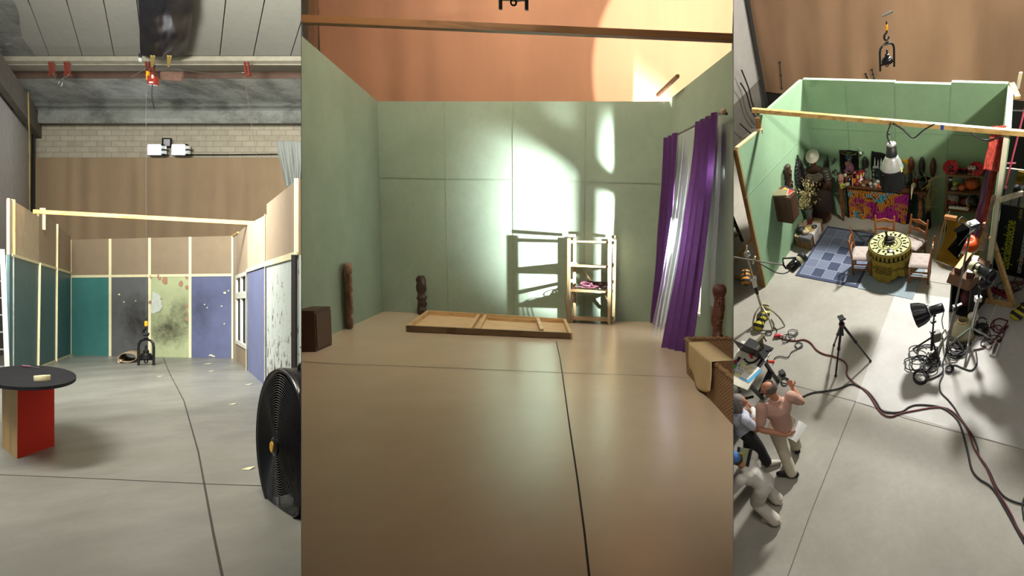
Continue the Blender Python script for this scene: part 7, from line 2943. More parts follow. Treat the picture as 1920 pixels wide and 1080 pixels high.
cs0 = f(1433, 597)
ctop = f(1400, 480, B.up(1433, 597, 480))
ctop = V(ctop.x, ctop.y, ctop.z)
hz = ctop.z
root = thing(B, 'boom_stand', 'steel stand with a long boom arm at the left, weighted with striped bags', 'stand', V(cs0.x, cs0.y, 0))
o_ = V(cs0.x, cs0.y, 0)
tp_ = ctop - o_
brass = mat('stand_nickel', '#a39c86', .35, .1, metal=.6)
MB().tube([V(0, 0, .12), tp_ * .42], .026, 8).build('lower_tube', brass, root)
MB().tube([tp_ * .42, tp_ * .55], .036, 8).build('black_sleeve', black_rubber, root)
MB().tube([tp_ * .55, tp_], .02, 8).build('upper_tube', brass, root)
mb = MB().box(tp_ * .6, (.1, .09, .22))
mb.box(tp_ * .66, (.15, .06, .07))
mb.build('collar', chrome, root)
for qx, qy in ((1471.5, 612), (1412, 617), (1449, 620)):
    q = f(qx, qy) - o_
    MB().tube(curve([V(0, 0, .4), V(q.x * .5, q.y * .5, .36), V(q.x * .85, q.y * .85, .2), V(q.x, q.y, .02)]), .018, 6).build('leg', brass, root)
b0, b1 = f(1360, 479.5, hz + .05), f(1469, 497, hz + .05)
arm_ = MB().tube([b0 - o_, b1 - o_], .016, 8).build('boom_arm', steel, root)
MB().ball(ctop - o_ + V(.02, 0, .05), (.075, .06, .075)).build('boom_clamp', chrome, root, True)
MB().bar(ctop - o_ + V(.0, 0, .05), ctop - o_ + V(.05, 0, .25), .03, .03).build('clamp_lever', chrome, root)
tt = f(1413, 488, hz + .05) - o_
MB().bar(tt + V(-.03, 0, -.08), tt + V(.05, 0, .08), .03, .03).build('cream_tape', tape_cream, root)
# boom lamp
lb0, lb1 = f(1480, 506, hz - .02), f(1507, 480, hz + .05)
root = thing(B, 'boom_lamp', 'black tube lamp with cream tape at the end of the boom arm', 'lamp', lb0)
ax = lb1 - lb0
L_ = ax.length
r_ = rot_to(ax)
MB().lathe([(.06, 0), (.1, .015), (.105, L_ * .55), (.085, L_ * .57), (.085, L_ * .78)], 22, rot=r_).build('barrel', mat('lamp_gloss_black', '#0f0f11', .2), root, True)
MB().lathe([(.088, L_ * .56), (.09, L_ * .57), (.09, L_ * .76), (.088, L_ * .77)], 22, rot=r_, cap=False).build('cream_tape', tape_cream, root, True)
MB().lathe([(.085, L_ * .76), (.1, L_ * .78), (.11, L_), (.1, L_), (.08, L_ * .8)], 22, rot=r_).build('snoot', mat('snoot_grey', '#2a2b2d', .5), root, True)
e_p = b1 - lb0
MB().tube([e_p, e_p + V(.02, .05, .12), ax * .5 + V(0, 0, .13), ax * .5], .02, 6).build('yoke_bracket', black_metal, root)
MB().tube([e_p, e_p + V(.03, -.02, -.08), ax * .1], .02, 6).build('yoke_bracket', black_metal, root)
mb = MB().tube(curve([lb0 + V(0, 0, -.03), f(1470, 513, hz - .25), f(1455, 511, hz - .3), f(1440, 503, hz - .15), f(1428, 496, hz - .05), f(1418, 490, hz + .0)]), .011, 6)
solo(B, mb, 'lamp_lead', cable_black, 'black lead looping from the boom lamp back along the arm', 'cable', smooth=True)
sb = f(1402, 521, hz * .6)
sandbag(f(1401, 527, hz * .55), 'amber striped sandbag hanging on the boom stand near the wall brace', stripe_o, .8, 1.2)
sandbag(f(1437, 589), 'upper yellow striped sandbag at the foot of the boom stand', stripe_y, .72, 1.2)
sandbag(f(1428, 609), 'lower yellow striped sandbag at the foot of the boom stand', stripe_y, .85, .9)
sandbag(f(1913, 592), 'yellow striped sandbag on the floor by the right wall brace', stripe_y, .85, .3)
# brace of the left wall
q = [f(1370, 518), f(1432, 536), f(1403, 431), f(1386, 522)]
root = thing(B, 'wall_brace', 'pine brace frame behind the near end of the left green wall', 'brace', V(LC.x, LC.y, 0))
o_ = V(LC.x, LC.y, 0)
back_n = -ln_
zf = .05
p0_, p1_ = V(-.02, .02, zf) + back_n * .05, back_n * 1.3 + V(0, 0, zf)
MB().bar(p0_, p1_, .07, .09).build('floor_strut', edge_pine, root)
MB().bar(p1_ * .85, V(0, 0, 1.45) + back_n * .08, .07, .08).build('sloping_strut', edge_pine, root)
MB().bar(p1_ * .35, V(0, 0, .5) + back_n * .08, .06, .07).build('knee_brace', edge_pine, root)
# stacked ladder frame behind the left wall
a_, b_ = f(1376, 455), f(1402, 432)
lad0, lad1 = f(1392, 452), f(1366, 470)
lt0 = V(lad0.x - .25, lad0.y + .15, 2.0)
root = thing(B, 'ladder', 'dark wooden ladder leaning behind the left green wall', 'ladder', V(lad0.x, lad0.y, 0))
o_ = V(lad0.x, lad0.y, 0)
dl_ = (lad1 - lad0)
dl_.z = 0
dl_ = dl_.normalized() * .38
up_ = V(-.25, .35, 2.0)
lm = mat('ladder_dark', '#3a2c28', .6, .2)
MB().bar(V(0, 0, 0), up_, .05, .07).build('rail', lm, root)
MB().bar(dl_, dl_ + up_, .05, .07).build('rail', lm, root)
for k in range(7):
    MB().bar(up_ * (.12 + .13 * k), dl_ + up_ * (.12 + .13 * k), .05, .06).build('rung', mat('ladder_rung', '#8d8379', .6), root)

# ------------------------------------------------------------------ tripod and softbox in the middle
feet = [f(1567, 706), f(1632, 678), f(1564, 648)]
cen = (feet[0] + feet[1] + feet[2]) / 3
th_ = B.up(*B.px(cen), 592)
tpx = f(1578, 606, th_ - .1)
root = thing(B, 'camera_tripod', 'black camera tripod standing alone on the open floor', 'tripod', V(cen.x, cen.y, 0))
o_ = V(cen.x, cen.y, 0)
ap = V(tpx.x, tpx.y, th_ - .12) - o_
for q in feet:
    q = q - o_
    l_ = MB().tube([ap, ap.lerp(V(q.x, q.y, .03), .45)], .026, 8)
    l_.tube([ap.lerp(V(q.x, q.y, .03), .45), V(q.x, q.y, .03)], .018, 8)
    lo_ = l_.build('leg', black_metal, root)
    MB().ball(V(q.x, q.y, .025), .028, 8, 6).build('rubber_foot', black_rubber, lo_, True)
    MB().cyl(ap.lerp(V(q.x, q.y, .03), .44), ap.lerp(V(q.x, q.y, .03), .49), .032, n=8).build('leg_lock', black_rubber, lo_)
MB().cyl(ap - V(0, 0, .3), ap + V(0, 0, .04), .024, n=10).build('centre_column', black_metal, root)
MB().lathe([(.05, -.05), (.055, 0), (.045, .04)], 16, ap).build('spider', black_metal, root)
MB().lathe([(.056, -.012), (.056, .004)], 16, ap, cap=False).build('red_ring', mat('tripod_red', '#8a2a22', .5), root)
mb = MB().ball(ap + V(0, 0, .1), (.04, .04, .045), 10, 8)
mb.box(ap + V(-.0, 0, .16), (.1, .12, .03))
mb.box(ap + V(.05, 0, .1), (.07, .025, .025))
mb.build('ball_head', black_metal, root)

sbp = f(1746, 660)
sh1 = B.up(1746, 660, 585)
root = thing(B, 'softbox_lamp', 'black folded softbox lamp on its own stand in the middle right of the floor', 'lamp', V(sbp.x, sbp.y, 0))
c_ = f(1752, 581, sh1)
c_ = V(c_.x, c_.y, sh1) - V(sbp.x, sbp.y, 0)
tgt = f(1710, 588, sh1 - .05) - V(sbp.x, sbp.y, 0)
ax = (tgt - c_)
ax.z = -.12
ax = ax.normalized()
r_ = rot_to(ax)
MB().lathe([(.07, -.16), (.085, -.14), (.085, .06), (.06, .08)], 18, c_, r_).build('lamp_body', black_metal, root, True)
mb = MB()
n = 8
prof = [(.08, .08), (.15, .13), (.2, .22), (.225, .33), (.23, .36)]
vs = []
for r, z in prof:
    for k in range(n * 2):
        rr = r * (1 if k % 2 == 0 else .9)
        a = 2 * PI * k / (n * 2)
        vs.append(c_ + r_ @ V(math.cos(a) * rr, math.sin(a) * rr, z))
fs = [(i * 16 + k, i * 16 + (k + 1) % 16, (i + 1) * 16 + (k + 1) % 16, (i + 1) * 16 + k) for i in range(4) for k in range(16)]
mb.add(vs, fs)
sk_ = mb.build('softbox', mat('softbox_black', '#121214', .35, .2, 5), root, solid=.01)
mb = MB()
for k in range(n):
    a = 2 * PI * (k + .5) / n
    mb.tube([c_ + r_ @ V(math.cos(a) * r * .93, math.sin(a) * r * .93, z) for r, z in prof[1:4]], .006, 5)
mb.build('silver_ribs', mat('rib_grey', '#77787a', .4), sk_)
MB().lathe([(.1, .07), (.125, .08), (.11, .1)], 20, c_, r_).build('mount_ring', chrome, root, True)
MB().bar(c_, c_ + V(0, 0, -.16), .05, .05).build('tilt_bracket', black_metal, root)
MB().tube([c_ + V(0, 0, -.12), V(c_.x * .5, c_.y * .5, sh1 * .5)], .016, 8).build('upper_tube', black_metal, root)
MB().tube([V(c_.x * .5, c_.y * .5, sh1 * .5), V(0, 0, .05)], .024, 8).build('lower_tube', black_metal, root)
for kz in (.5, .74):
    q = V(c_.x * kz, c_.y * kz, sh1 * kz)
    MB().bar(q - V(.05, 0, 0), q + V(.04, 0, 0), .05, .05).build('tube_lock', black_metal, root)
for qx, qy in ((1712, 656), (1761, 686), (1768, 636)):
    q = f(qx, qy) - V(sbp.x, sbp.y, 0)
    MB().tube([V(0, 0, .42), V(q.x, q.y, .02)], .018, 6).build('leg', black_metal, root)
MB().bbox((.1, .04, .36), (.16, .12, .24), .02).build('ballast', mat('ballast_grey', '#6d6a5c', .5, .2, 9), root)
MB().tube(curve([c_ + V(.1, 0, 0), c_ + V(.18, 0, -.12), c_ + V(.16, 0, -.35), c_ + V(.2, 0, -.6)]), .009, 5).build('lead', cable_black, root)


# ------------------------------------------------------------------ people
skin = mat('skin', '#b0785c', .55, .06, 9)


def hand(mb, w, d, up, s=1.0, curl=.5, side=1):
    """palm and five bent fingers growing from wrist w along d"""
    d, up = Vector(d).normalized(), Vector(up)
    up = (up - d * up.dot(d)).normalized()
    a = d.cross(up)
    mb.tube([w, w + d * .05 * s, w + d * .09 * s], [.026 * s, .034 * s, .03 * s], 8)
    for i, (off, ln) in enumerate(((-.03, .062), (-.01, .074), (.01, .07), (.028, .055))):
        b = w + d * .085 * s + a * off * s
        m1 = b + (d * (1 - .3 * curl) - up * .5 * curl) * ln * .55 * s
        m2 = m1 + (d * (1 - .8 * curl) - up * .9 * curl) * ln * .5 * s
        mb.tube([b, m1, m2], [.0125 * s, .0115 * s, .0095 * s], 6)
    b = w + d * .03 * s + a * side * .03 * s
    mb.tube([b, b + (d * .6 + a * side * .8) * .035 * s, b + (d * .9 + a * side * .55) * .068 * s], [.014 * s, .013 * s, .011 * s], 6)


def limb(mb, pts, rr, n=10, k=4):
    cv = curve(pts, k)
    rs = []
    for i in range(len(cv)):
        t_ = i / (len(cv) - 1) * (len(rr) - 1)
        j = min(int(t_), len(rr) - 2)
        rs.append(rr[j] + (rr[j + 1] - rr[j]) * (t_ - j))
    mb.tube(cv, rs, n)
    mb.ball(cv[0], rs[0], 8, 6)
    mb.ball(cv[-1], rs[-1], 8, 6)


def person(label, loc, rz, s, P, shirt_m, trouser_m, shoe_m, hair_m, hair, sleeve=.55, long_sleeve=False, skin_m=None, wide=1.0):
    sk = skin_m or skin
    root = thing(B, 'person', label, 'person', loc, rz, 'people beside the laptop table', s=s)
    hips, chest, neck, head = [Vector(P[k]) for k in ('hips', 'chest', 'neck', 'head')]
    mb = MB()
    # torso, neck, head
    acr = (Vector(P['shoulders'][1]) - Vector(P['shoulders'][0])).normalized()
    limb(mb, [hips, hips.lerp(chest, .5), chest, chest.lerp(neck, .6)], [.125, .115, .13, .075])
    for sg in (-1, 1):
        mb.ball(chest + acr * sg * .07 + V(0, 0, -.02), (.1, .09, .14))
        mb.ball(hips + acr * sg * .06, (.1, .1, .1))
    limb(mb, [neck - (neck - chest) * .3, neck, neck.lerp(head, .6)], [.062, .055, .06])
    hd = Vector(P['look']).normalized()
    hu = V(0, 0, 1)
    ha_ = hd.cross(hu).normalized()
    hu = ha_.cross(hd).normalized()
    Rh = Matrix((ha_, hd, hu)).transposed()
    mb.ball(head + hd * .01, (.076, .098, .115), 16, 12, Rh)
    mb.ball(head + hd * .03 - hu * .05, (.058, .07, .07), 12, 8, Rh)
    mb.tube([head + hd * .1 + hu * .02, head + hd * .128 - hu * .02, head + hd * .105 - hu * .03], [.012, .018, .014], 6)      # nose
    mb.ball(head + hd * .098 - hu * .062, (.026, .012, .009), 8, 6, Rh)                                               # mouth
    for sg in (-1, 1):
        mb.ball(head + ha_ * sg * .078 - hd * .005 - hu * .01, (.012, .022, .034), 8, 6, Rh)                                    # ears
    for i, sg in enumerate((-1, 1)):
        S_, E2, W2 = Vector(P['shoulders'][i]), Vector(P['elbows'][i]), Vector(P['wrists'][i])
        limb(mb, [S_, S_.lerp(E2, .5), E2, E2.lerp(W2, .5), W2], [.062, .052, .043, .04, .027], 10)
        hand(mb, W2, P['hands'][i], P.get('palms', (V(0, 0, 1), V(0, 0, 1)))[i], 1.0, P.get('curl', .5), sg * -1)
        H2, K2, A2 = hips + acr * sg * .09 - V(0, 0, .03), Vector(P['knees'][i]), Vector(P['ankles'][i])
        limb(mb, [H2, H2.lerp(K2, .5), K2, K2.lerp(A2, .4), A2], [.09, .078, .058, .055, .038], 10)
        mb.ball(A2 + Vector(P['toes'][i]) * .07 - V(0, 0, .05), (.035, .035, .03), 8, 6)
    mb.build('body', sk, root, True, voxel=.0095)
    # shirt
    mb = MB()
    limb(mb, [hips + V(0, 0, .0), hips.lerp(chest, .5), chest, chest.lerp(neck, .5)], [.15, .138, .15, .085], 14)
    for sg in (-1, 1):
        mb.ball(chest + acr * sg * .075 - V(0, 0, .02), (.112, .105, .155))
        mb.ball(hips + acr * sg * .06 + V(0, 0, .02), (.108, .11, .1))
    mb.tube([neck - (neck - chest) * .25, neck - (neck - chest) * .1], [.08, .066], 12)
    for i, sg in enumerate((-1, 1)):
        S_, E2, W2 = Vector(P['shoulders'][i]), Vector(P['elbows'][i]), Vector(P['wrists'][i])
        if long_sleeve:
            limb(mb, [S_, S_.lerp(E2, .5), E2, E2.lerp(W2, .55)], [.088, .078, .068, .06], 12)
        else:
            e = S_.lerp(E2, sleeve * 1.25)
            limb(mb, [S_, S_.lerp(e, .5), e], [.08, .073, .07], 12)
    sm_ = mb.build('shirt', shirt_m, root, True, voxel=.012)
    # trousers
    mb = MB()
    for i, sg in enumerate((-1, 1)):
        H2, K2, A2 = hips + acr * sg * .085 - V(0, 0, .03), Vector(P['knees'][i]), Vector(P['ankles'][i])
        limb(mb, [H2 + V(0, 0, .02), H2.lerp(K2, .5), K2, K2.lerp(A2, .5), A2 + V(0, 0, .015)], [.118, .104 * wide, .084 * wide, .082 * wide ** 1.6, .082 * wide ** 2], 12)
    mb.ball(hips, (.14, .13, .1))
    mb.build('trousers', trouser_m, root, True, voxel=.012)
    for i in (0, 1):
        A2, T2 = Vector(P['ankles'][i]), Vector(P['toes'][i]).normalized()
        mb = MB()
        base = V(A2.x, A2.y, max(.0, A2.z - .09))
        heel, toe = base - T2 * .06, base + T2 * .19
        limb(mb, [heel + V(0, 0, .045), base + T2 * .06 + V(0, 0, .05), toe + V(0, 0, .035)], [.046, .05, .038], 10)
        mb.tube([base + V(0, 0, .05), A2 + V(0, 0, -.0)], [.05, .045], 10)
        so = mb.build('shoe', shoe_m, root, True, voxel=.01)
    mb = MB()
    hair(mb, head, Rh, hd, hu, ha_)
    mb.build('hair', hair_m, root, True, voxel=.008)
    return root, head, Rh, hd, hu, ha_


# man in the pink tee shirt
s1 = B.up(1482, 870, 728) / 1.74
mp = f(1483, 868)
P = dict(hips=V(0, 0, .94), chest=V(0, .03, 1.28), neck=V(0, .06, 1.47), head=V(-.03, .1, 1.61), look=V(-.9, .3, -.3),
         shoulders=(V(-.2, .02, 1.40), V(.2, .03, 1.40)), elbows=(V(-.3, -.08, 1.14), V(.34, .08, 1.14)), wrists=(V(-.03, -.23, 1.03), V(.3, .28, 1.24)),
         hands=(V(1, .0, -.1), V(-.2, .25, 1)), palms=(V(0, -1, 0), V(.2, 1, 0)), knees=(V(-.08, -.02, .5), V(.13, .12, .5)),
         ankles=(V(-.06, -.2, .1), V(.16, .16, .1)), toes=(V(-.9, .45, 0), V(.2, 1, 0)), curl=.4)
tee = mat('pink_tee', '#bd9484', .85, .06, 9, .2)
chino = mat('cream_chino', '#c9bfa9', .85, .06, 9, .2)


def hair_short(mb, head, Rh, hd, hu, ha_):
    # a balding crown: hair only round the sides and back
    for k in range(15):
        a = PI * (.98 + 1.04 * k / 14)
        d = ha_ * math.cos(a) * .078 + hd * math.sin(a) * .092
        mb.ball(head + d + hu * .015, (.016, .016, .05), 8, 6, Rh)
        mb.ball(head + d * .9 + hu * .055, (.02, .02, .028), 8, 6, Rh)


rz1 = 0.05
root, head, Rh, hd, hu, ha_ = person('balding person in a pink tee shirt and cream trousers holding a sheet of paper', V(mp.x, mp.y, 0), rz1, s1, P, tee, chino, mat('dark_shoe', '#1f1b19', .5), mat('grey_brown_hair', '#5f5248', .8, .3, 30), hair_short)
mb = MB()
mb.ball(head + hd * .06 - hu * .09, (.052, .04, .045), 10, 8, Rh)
mb.build('beard', mat('grey_beard', '#6a5c52', .9, .3, 30), root, True)
mb = MB()
for sg in (-1, 1):
    mb.tube([head + hd * .1 + ha_ * (sg * .034 + .027 * math.cos(2 * PI * k / 12)) + hu * (.012 + .02 * math.sin(2 * PI * k / 12)) for k in range(12)], .004, 5, closed=True)
    mb.tube([head + hd * .095 + ha_ * sg * .06 + hu * .014, head + ha_ * sg * .083 + hu * .012], .004, 5)
mb.build('glasses', black_rubber, root)
mb = MB()
mb.ball(head + hd * .02 + ha_ * 0, (.001, .001, .001), 4, 3)
mw_ = root.matrix_world.copy()
hp = mw_ @ V(.07, -.24, 1.01)
pp_ = [f(1476.5, 821, hp.z + .02), f(1493, 830, hp.z - .1), f(1514, 798, hp.z - .08), f(1493.5, 787, hp.z + .06)]
o_ = pp_[0]
mb = MB().grid(lambda u, v: pp_[0].lerp(pp_[1], u).lerp(pp_[3].lerp(pp_[2], u), v) - o_ + V(0, 0, .02 * math.sin(PI * u)), 8, 8)
solo(B, mb, 'paper_sheet', paper_white, 'white sheet of paper held low by the person in the pink tee shirt', 'paper', o_, solid=.003)

# person with crossed arms
wp = f(1414, 868)
s2 = s1 * .92
P = dict(hips=V(0, 0, .92), chest=V(0, .0, 1.24), neck=V(0, .02, 1.42), head=V(0, .05, 1.55), look=V(.55, .8, -.1),
         shoulders=(V(-.18, .0, 1.36), V(.18, .0, 1.36)), elbows=(V(-.24, .1, 1.08), V(.25, .1, 1.1)), wrists=(V(.02, .26, 1.1), V(-.04, .24, 1.17)),
         hands=(V(1, .1, .1), V(-1, -.2, .2)), palms=(V(0, 1, 0), V(0, 1, 0)), knees=(V(-.1, .06, .5), V(.13, .1, .5)),
         ankles=(V(-.1, -.02, .1), V(.17, .14, .1)), toes=(V(.2, 1, 0), V(.5, .9, 0)), curl=.6)


def hair_bob(mb, head, Rh, hd, hu, ha_):
    mb.ball(head + hu * .03 - hd * .02, (.094, .105, .105), 14, 10, Rh)
    for k in range(9):
        a = PI * (.9 + 1.2 * k / 8)
        d = ha_ * math.cos(a) * .085 + hd * math.sin(a) * .09
        limb(mb, [head + d * .8 + hu * .05, head + d * 1.05 - hu * .04, head + d * 1.1 - hu * .12], [.03, .034, .022], 6, 2)


root, head, Rh, hd, hu, ha_ = person('grey haired person in a lilac tee shirt standing with crossed arms beside the partition', V(wp.x, wp.y, 0), -1.25, s2, P, mat('lilac_tee', '#b9bccb', .85, .05, 9, .2), mat('black_trousers', '#1c1c20', .8), mat('white_sneaker', '#c9c3b4', .6, .1, 20), mat('silver_hair', '#77706b', .7, .35, 26), hair_bob, .5)
mb = MB()
limb(mb, [V(-.04, .24, 1.17).lerp(V(.25, .1, 1.1), .05), V(-.04, .24, 1.17).lerp(V(.25, .1, 1.1), .4)], [.045, .05], 10)
mb.build('white_wrap', paper_white, root, True)
mb = MB().tube(curve([V(-.19, .02, 1.42), V(-.05, .17, 1.28), V(.1, .16, 1.08), V(.16, .08, .98)]), .014, 6)
mb.build('shoulder_strap', mat('tan_strap', '#9a8568', .7), root)

# person in white with a tablet
tp3 = f(1442, 956)
s3 = s1 * .86
P = dict(hips=V(0, -.05, .8), chest=V(0, .13, 1.05), neck=V(0, .23, 1.19), head=V(0, .33, 1.3), look=V(-.1, .93, -.35),
         shoulders=(V(-.2, .16, 1.15), V(.2, .16, 1.15)), elbows=(V(-.28, .32, .92), V(.29, .34, .94)), wrists=(V(-.1, .58, 1.02), V(.17, .58, 1.04)),
         hands=(V(.3, .3, .9), V(-.3, .3, .9)), palms=(V(0, -1, 0), V(0, -1, 0)), knees=(V(-.14, .08, .43), V(.14, .04, .43)),
         ankles=(V(-.16, -.18, .1), V(.17, -.08, .1)), toes=(V(-.2, 1, 0), V(.2, 1, 0)), curl=.7)


def hair_under(mb, head, Rh, hd, hu, ha_):
    mb.ball(head - hd * .03 - hu * .01, (.085, .09, .09), 12, 8, Rh)


rz3 = .85
lin = mat('white_linen', '#cbc6bc', .85, .05, 6, .3)
root, head, Rh, hd, hu, ha_ = person('person in loose white linen and a blue cap leaning forward to film with a tablet', V(tp3.x, tp3.y, 0), rz3, s3, P, lin, mat('white_wide_trousers', '#c6bfb2', .85, .05, 6, .3), mat('cream_shoe', '#cfc8b8', .6), mat('brown_hair', '#4a3628', .8), hair_under, long_sleeve=True, wide=1.12)
mb = MB().ball(head + hu * .03 - hd * .01, (.094, .11, .1), 14, 10, Rh)
mb.prism([head + hd * .09 + ha_ * a + hu * .05 + hd * b for a, b in ((-.07, 0), (.07, 0), (.055, .09), (-.055, .09))], hu * .012)
mb.build('blue_cap', mat('cap_blue', '#3f6da3', .8, .12, 12), root, True, voxel=.01)
tw_ = root.matrix_world.copy()
# the tablet, held up in both hands, facing the set; lens side towards the viewer
t4 = [f(1384, 866, 1.28), f(1401, 874, 1.28), f(1408, 842, 1.46), f(1386, 838, 1.46)]
o_ = t4[0]
root = thing(B, 'tablet', 'pale green cased tablet held up by the person in white linen', 'tablet', o_)
nn = (t4[1] - t4[0]).cross(t4[3] - t4[0]).normalized()
MB().prism([q - o_ for q in t4], nn * .015).build('tablet_back', mat('tablet_green', '#98a083', .5), root)
nn = nn if nn.dot(V(0, -1, 1)) > 0 else -nn
mb = MB()
for i in (1, 3):
    mb.bar(t4[i] - o_, t4[(i + 1) % 4] - o_, .045, .03)
mb.build('black_bumper', black_rubber, root)
c = [t4[0].lerp(t4[1], a).lerp(t4[3].lerp(t4[2], a), b) + nn * .018 for a, b in ((.05, .1), (.48, .12), (.5, .72), (.07, .7))]
root = thing(B, 'phone', 'yellow phone with a round lens held against the back of the green tablet', 'phone', c[0])
MB().prism([q - c[0] for q in c], nn * .012).build('case', mat('phone_yellow', '#d9b02a', .4), root)
MB().box((c[0].lerp(c[2], .45) + (c[3] - c[0]) * .25 - c[0]) + nn * .012, (.05, .05, .02)).build('lens_block', black_rubber, root)
c2 = t4[0].lerp(t4[1], .7).lerp(t4[3].lerp(t4[2], .7), .62) + nn * .018 - o_

# ------------------------------------------------------------------ folding table with the laptop, cut by the partition
tz = .86
q = [f(1360, 716, tz), f(1402, 733, tz), f(1447, 661, tz), f(1392, 640, tz)]
o_ = V(q[1].x, q[1].y, 0)
root = thing(B, 'folding_table', 'small folding table with black legs beside the partition', 'table', o_)
MB().prism([p - o_ for p in q], (0, 0, .03)).build('tabletop', mat('table_cream', '#c9c6b4', .6, .06, 5), root)
blkw = mat('black_lacquer', '#19191a', .5)
fl_r, fl_b = f(1428, 745), f(1459, 716)
for (ta, fa_) in ((q[1].lerp(q[2], .12), f(1430, 748)), (q[1].lerp(q[2], .72), f(1459, 717))):
    MB().bar(ta - o_, V(fa_.x, fa_.y, 0.02) - o_, .07, .05).build('leg', blkw, root)
l1, l2 = q[1].lerp(q[2], .12), q[1].lerp(q[2], .72)
g1_, g2_ = f(1430, 748), f(1459, 717)
A1 = l1.lerp(V(g1_.x, g1_.y, 0), .75) - o_
A2 = l2.lerp(V(g2_.x, g2_.y, 0), .42) - o_
MB().bar(A1, A2, .13, .03).build('cross_board', blkw, root)
g3_ = f(1387, 733)
MB().bar(q[0].lerp(q[1], .62) - o_, V(g3_.x, g3_.y, .02) - o_, .06, .05).build('leg', blkw, root)
MB().bar(q[0].lerp(q[1], .75) - V(0, 0, .3) - o_, V(l1.x, l1.y, .55) - o_, .04, .03).build('cross_rail', blkw, root)


def ont(px, py, h=.032):
    return f(px, py, tz + h)


# laptop with its back to the viewer
la, lb = ont(1387, 656), ont(1432, 676)
lu = lb - la
lu.z = 0
lrz_ = math.atan2(lu.y, lu.x)
ld = V(-lu.y, lu.x, 0).normalized()
lw_ = lu.length
root = thing(B, 'laptop', 'open black laptop standing on the folding table with its lid towards the viewer', 'laptop', la)
MB().prism([V(0, 0, 0), lu, lu + ld * .33, ld * .33], (0, 0, .022)).build('base', blkw, root)
lid_up = V(0, 0, .36) - ld * .1
MB().prism([V(0, 0, .02), lu + V(0, 0, .02), lu + V(0, 0, .02) + lid_up, V(0, 0, .02) + lid_up], ld * .014).build('lid', mat('laptop_lid', '#17181a', .35, .1), root)
# papers, tape, glasses, notes
q2 = [ont(1388, 707, .036), ont(1404, 716, .036), ont(1427.5, 694, .036), ont(1411, 682, .036)]
o2 = q2[0]
root = thing(B, 'blue_folder', 'sky blue folder lying at the near corner of the folding table', 'folder', o2)
q3 = [ont(1386.5, 709, .033), ont(1404, 718.5, .033), ont(1429, 695, .033), ont(1412, 683, .033)]
MB().prism([p - o2 for p in q3], (0, 0, .006)).build('cover', mat('sky_blue', '#4aa5d6', .5), root)
q4 = [ont(1387, 706, .042), ont(1402, 713, .042), ont(1425.5, 691, .042), ont(1411, 682, .042)]
MB().prism([p - o2 for p in q4], (0, 0, .006)).build('paper_stack', paper_white, root)
p = ont(1406.5, 694.5, .05)
root = thing(B, 'tape_roll', 'roll of cream tape lying on the white papers on the folding table', 'tape', p)
MB().lathe([(.045, 0), (.075, 0), (.078, .04), (.07, .045), (.045, .045), (.045, 0)], 24, cap=False).build('roll', mat('ivory_tape', '#d3c8a2', .5, .06), root, True)
MB().lathe([(.046, .002), (.046, .043)], 24, cap=False).build('core', mat('core_plum', '#6d3a3c', .6), root, True)
np_ = [ont(1366, 700, .034), ont(1386, 706, .034), ont(1410, 681, .034), ont(1391, 672, .034)]
o3 = np_[0]
t = NT('newsprint')
n_ = t.noise(26, 3, .7, t.map((1, 1, 1)))
pv = t.n.new('ShaderNodeTexVoronoi')
pv.inputs['Scale'].default_value = 9
t.l(t.obj, pv.inputs['Vector'])
colr = t.mix(t.ramp(n_, [(.5, (0, 0, 0, 1)), (.56, (1, 1, 1, 1))]), C('#cfd0cc'), C('#5a6068'))
colr = t.mix(t.ramp(pv.outputs['Color'], [(.72, (0, 0, 0, 1)), (.74, (1, 1, 1, 1))]), colr, C('#d3cf8c'))
root = thing(B, 'notes_sheet', 'printed call sheets with yellow notes lying on the folding table', 'paper', o3)
MB().prism([p - o3 for p in np_], (0, 0, .004)).build('sheet', t.done(colr, .7), root)
for i, (px, py, hx, lab) in enumerate(((1378.5, 679, '#a02a2a', 'red dot marker at the left edge of the folding table'), (1378, 683, '#2f5fa5', 'blue dot marker at the left edge of the folding table'), (1377, 687.5, '#5fae35', 'green dot marker at the left edge of the folding table'))):
    solo(B, MB().cyl(V(0, 0, 0), V(0, 0, .012), .045, n=14), 'dot_marker', mat('dot_' + hx[1:], hx, .5), lab, 'marker', ont(px, py, .04), group='dot markers on the folding table')
q5 = [ont(1419, 686, .034), ont(1426, 690, .034), ont(1435, 677, .034), ont(1428, 672, .034)]
solo(B, MB().prism([p - q5[0] for p in q5], (0, 0, .012)), 'black_notebook', black_rubber, 'black notebook lying on the table right of the laptop hinge', 'notebook', q5[0])
q5 = [ont(1380, 677, .034), ont(1384, 679, .034), ont(1390, 671, .034), ont(1385, 669, .034)]
solo(B, MB().prism([p - q5[0] for p in q5], (0, 0, .012)), 'black_notebook', black_rubber, 'black notebook lying at the left end of the table by the partition', 'notebook', q5[0])
p = ont(1410, 672, .034)
root = thing(B, 'reading_glasses', 'red bridged dark spectacles lying in front of the laptop', 'glasses', p)
mb = MB().tube(curve([V(-.14, .03, .02), V(-.1, -.08, .02), V(.0, -.12, .02), V(.12, -.06, .02), V(.18, .05, .02)]), .02, 6)
mb.build('frame', black_rubber, root, True)
MB().box((0, .04, .02), (.05, .1, .03)).build('red_bridge', mat('spec_red', '#a82a33', .4), root)
p = ont(1429, 653, .034)
root = thing(B, 'clamp', 'old olive metal clamp standing on the far end of the folding table', 'clamp', p, .4)
om_ = mat('olive_metal', '#77705a', .5, .3, 12, metal=.3)
MB().bar(V(0, 0, .0), V(.02, 0, .26), .06, .05).build('post', om_, root)
MB().bar(V(-.08, 0, .24), V(.1, 0, .28), .06, .05).build('jaw', om_, root)
MB().bar(V(.08, 0, .28), V(.12, 0, .1), .025, .025).build('handle', om_, root)
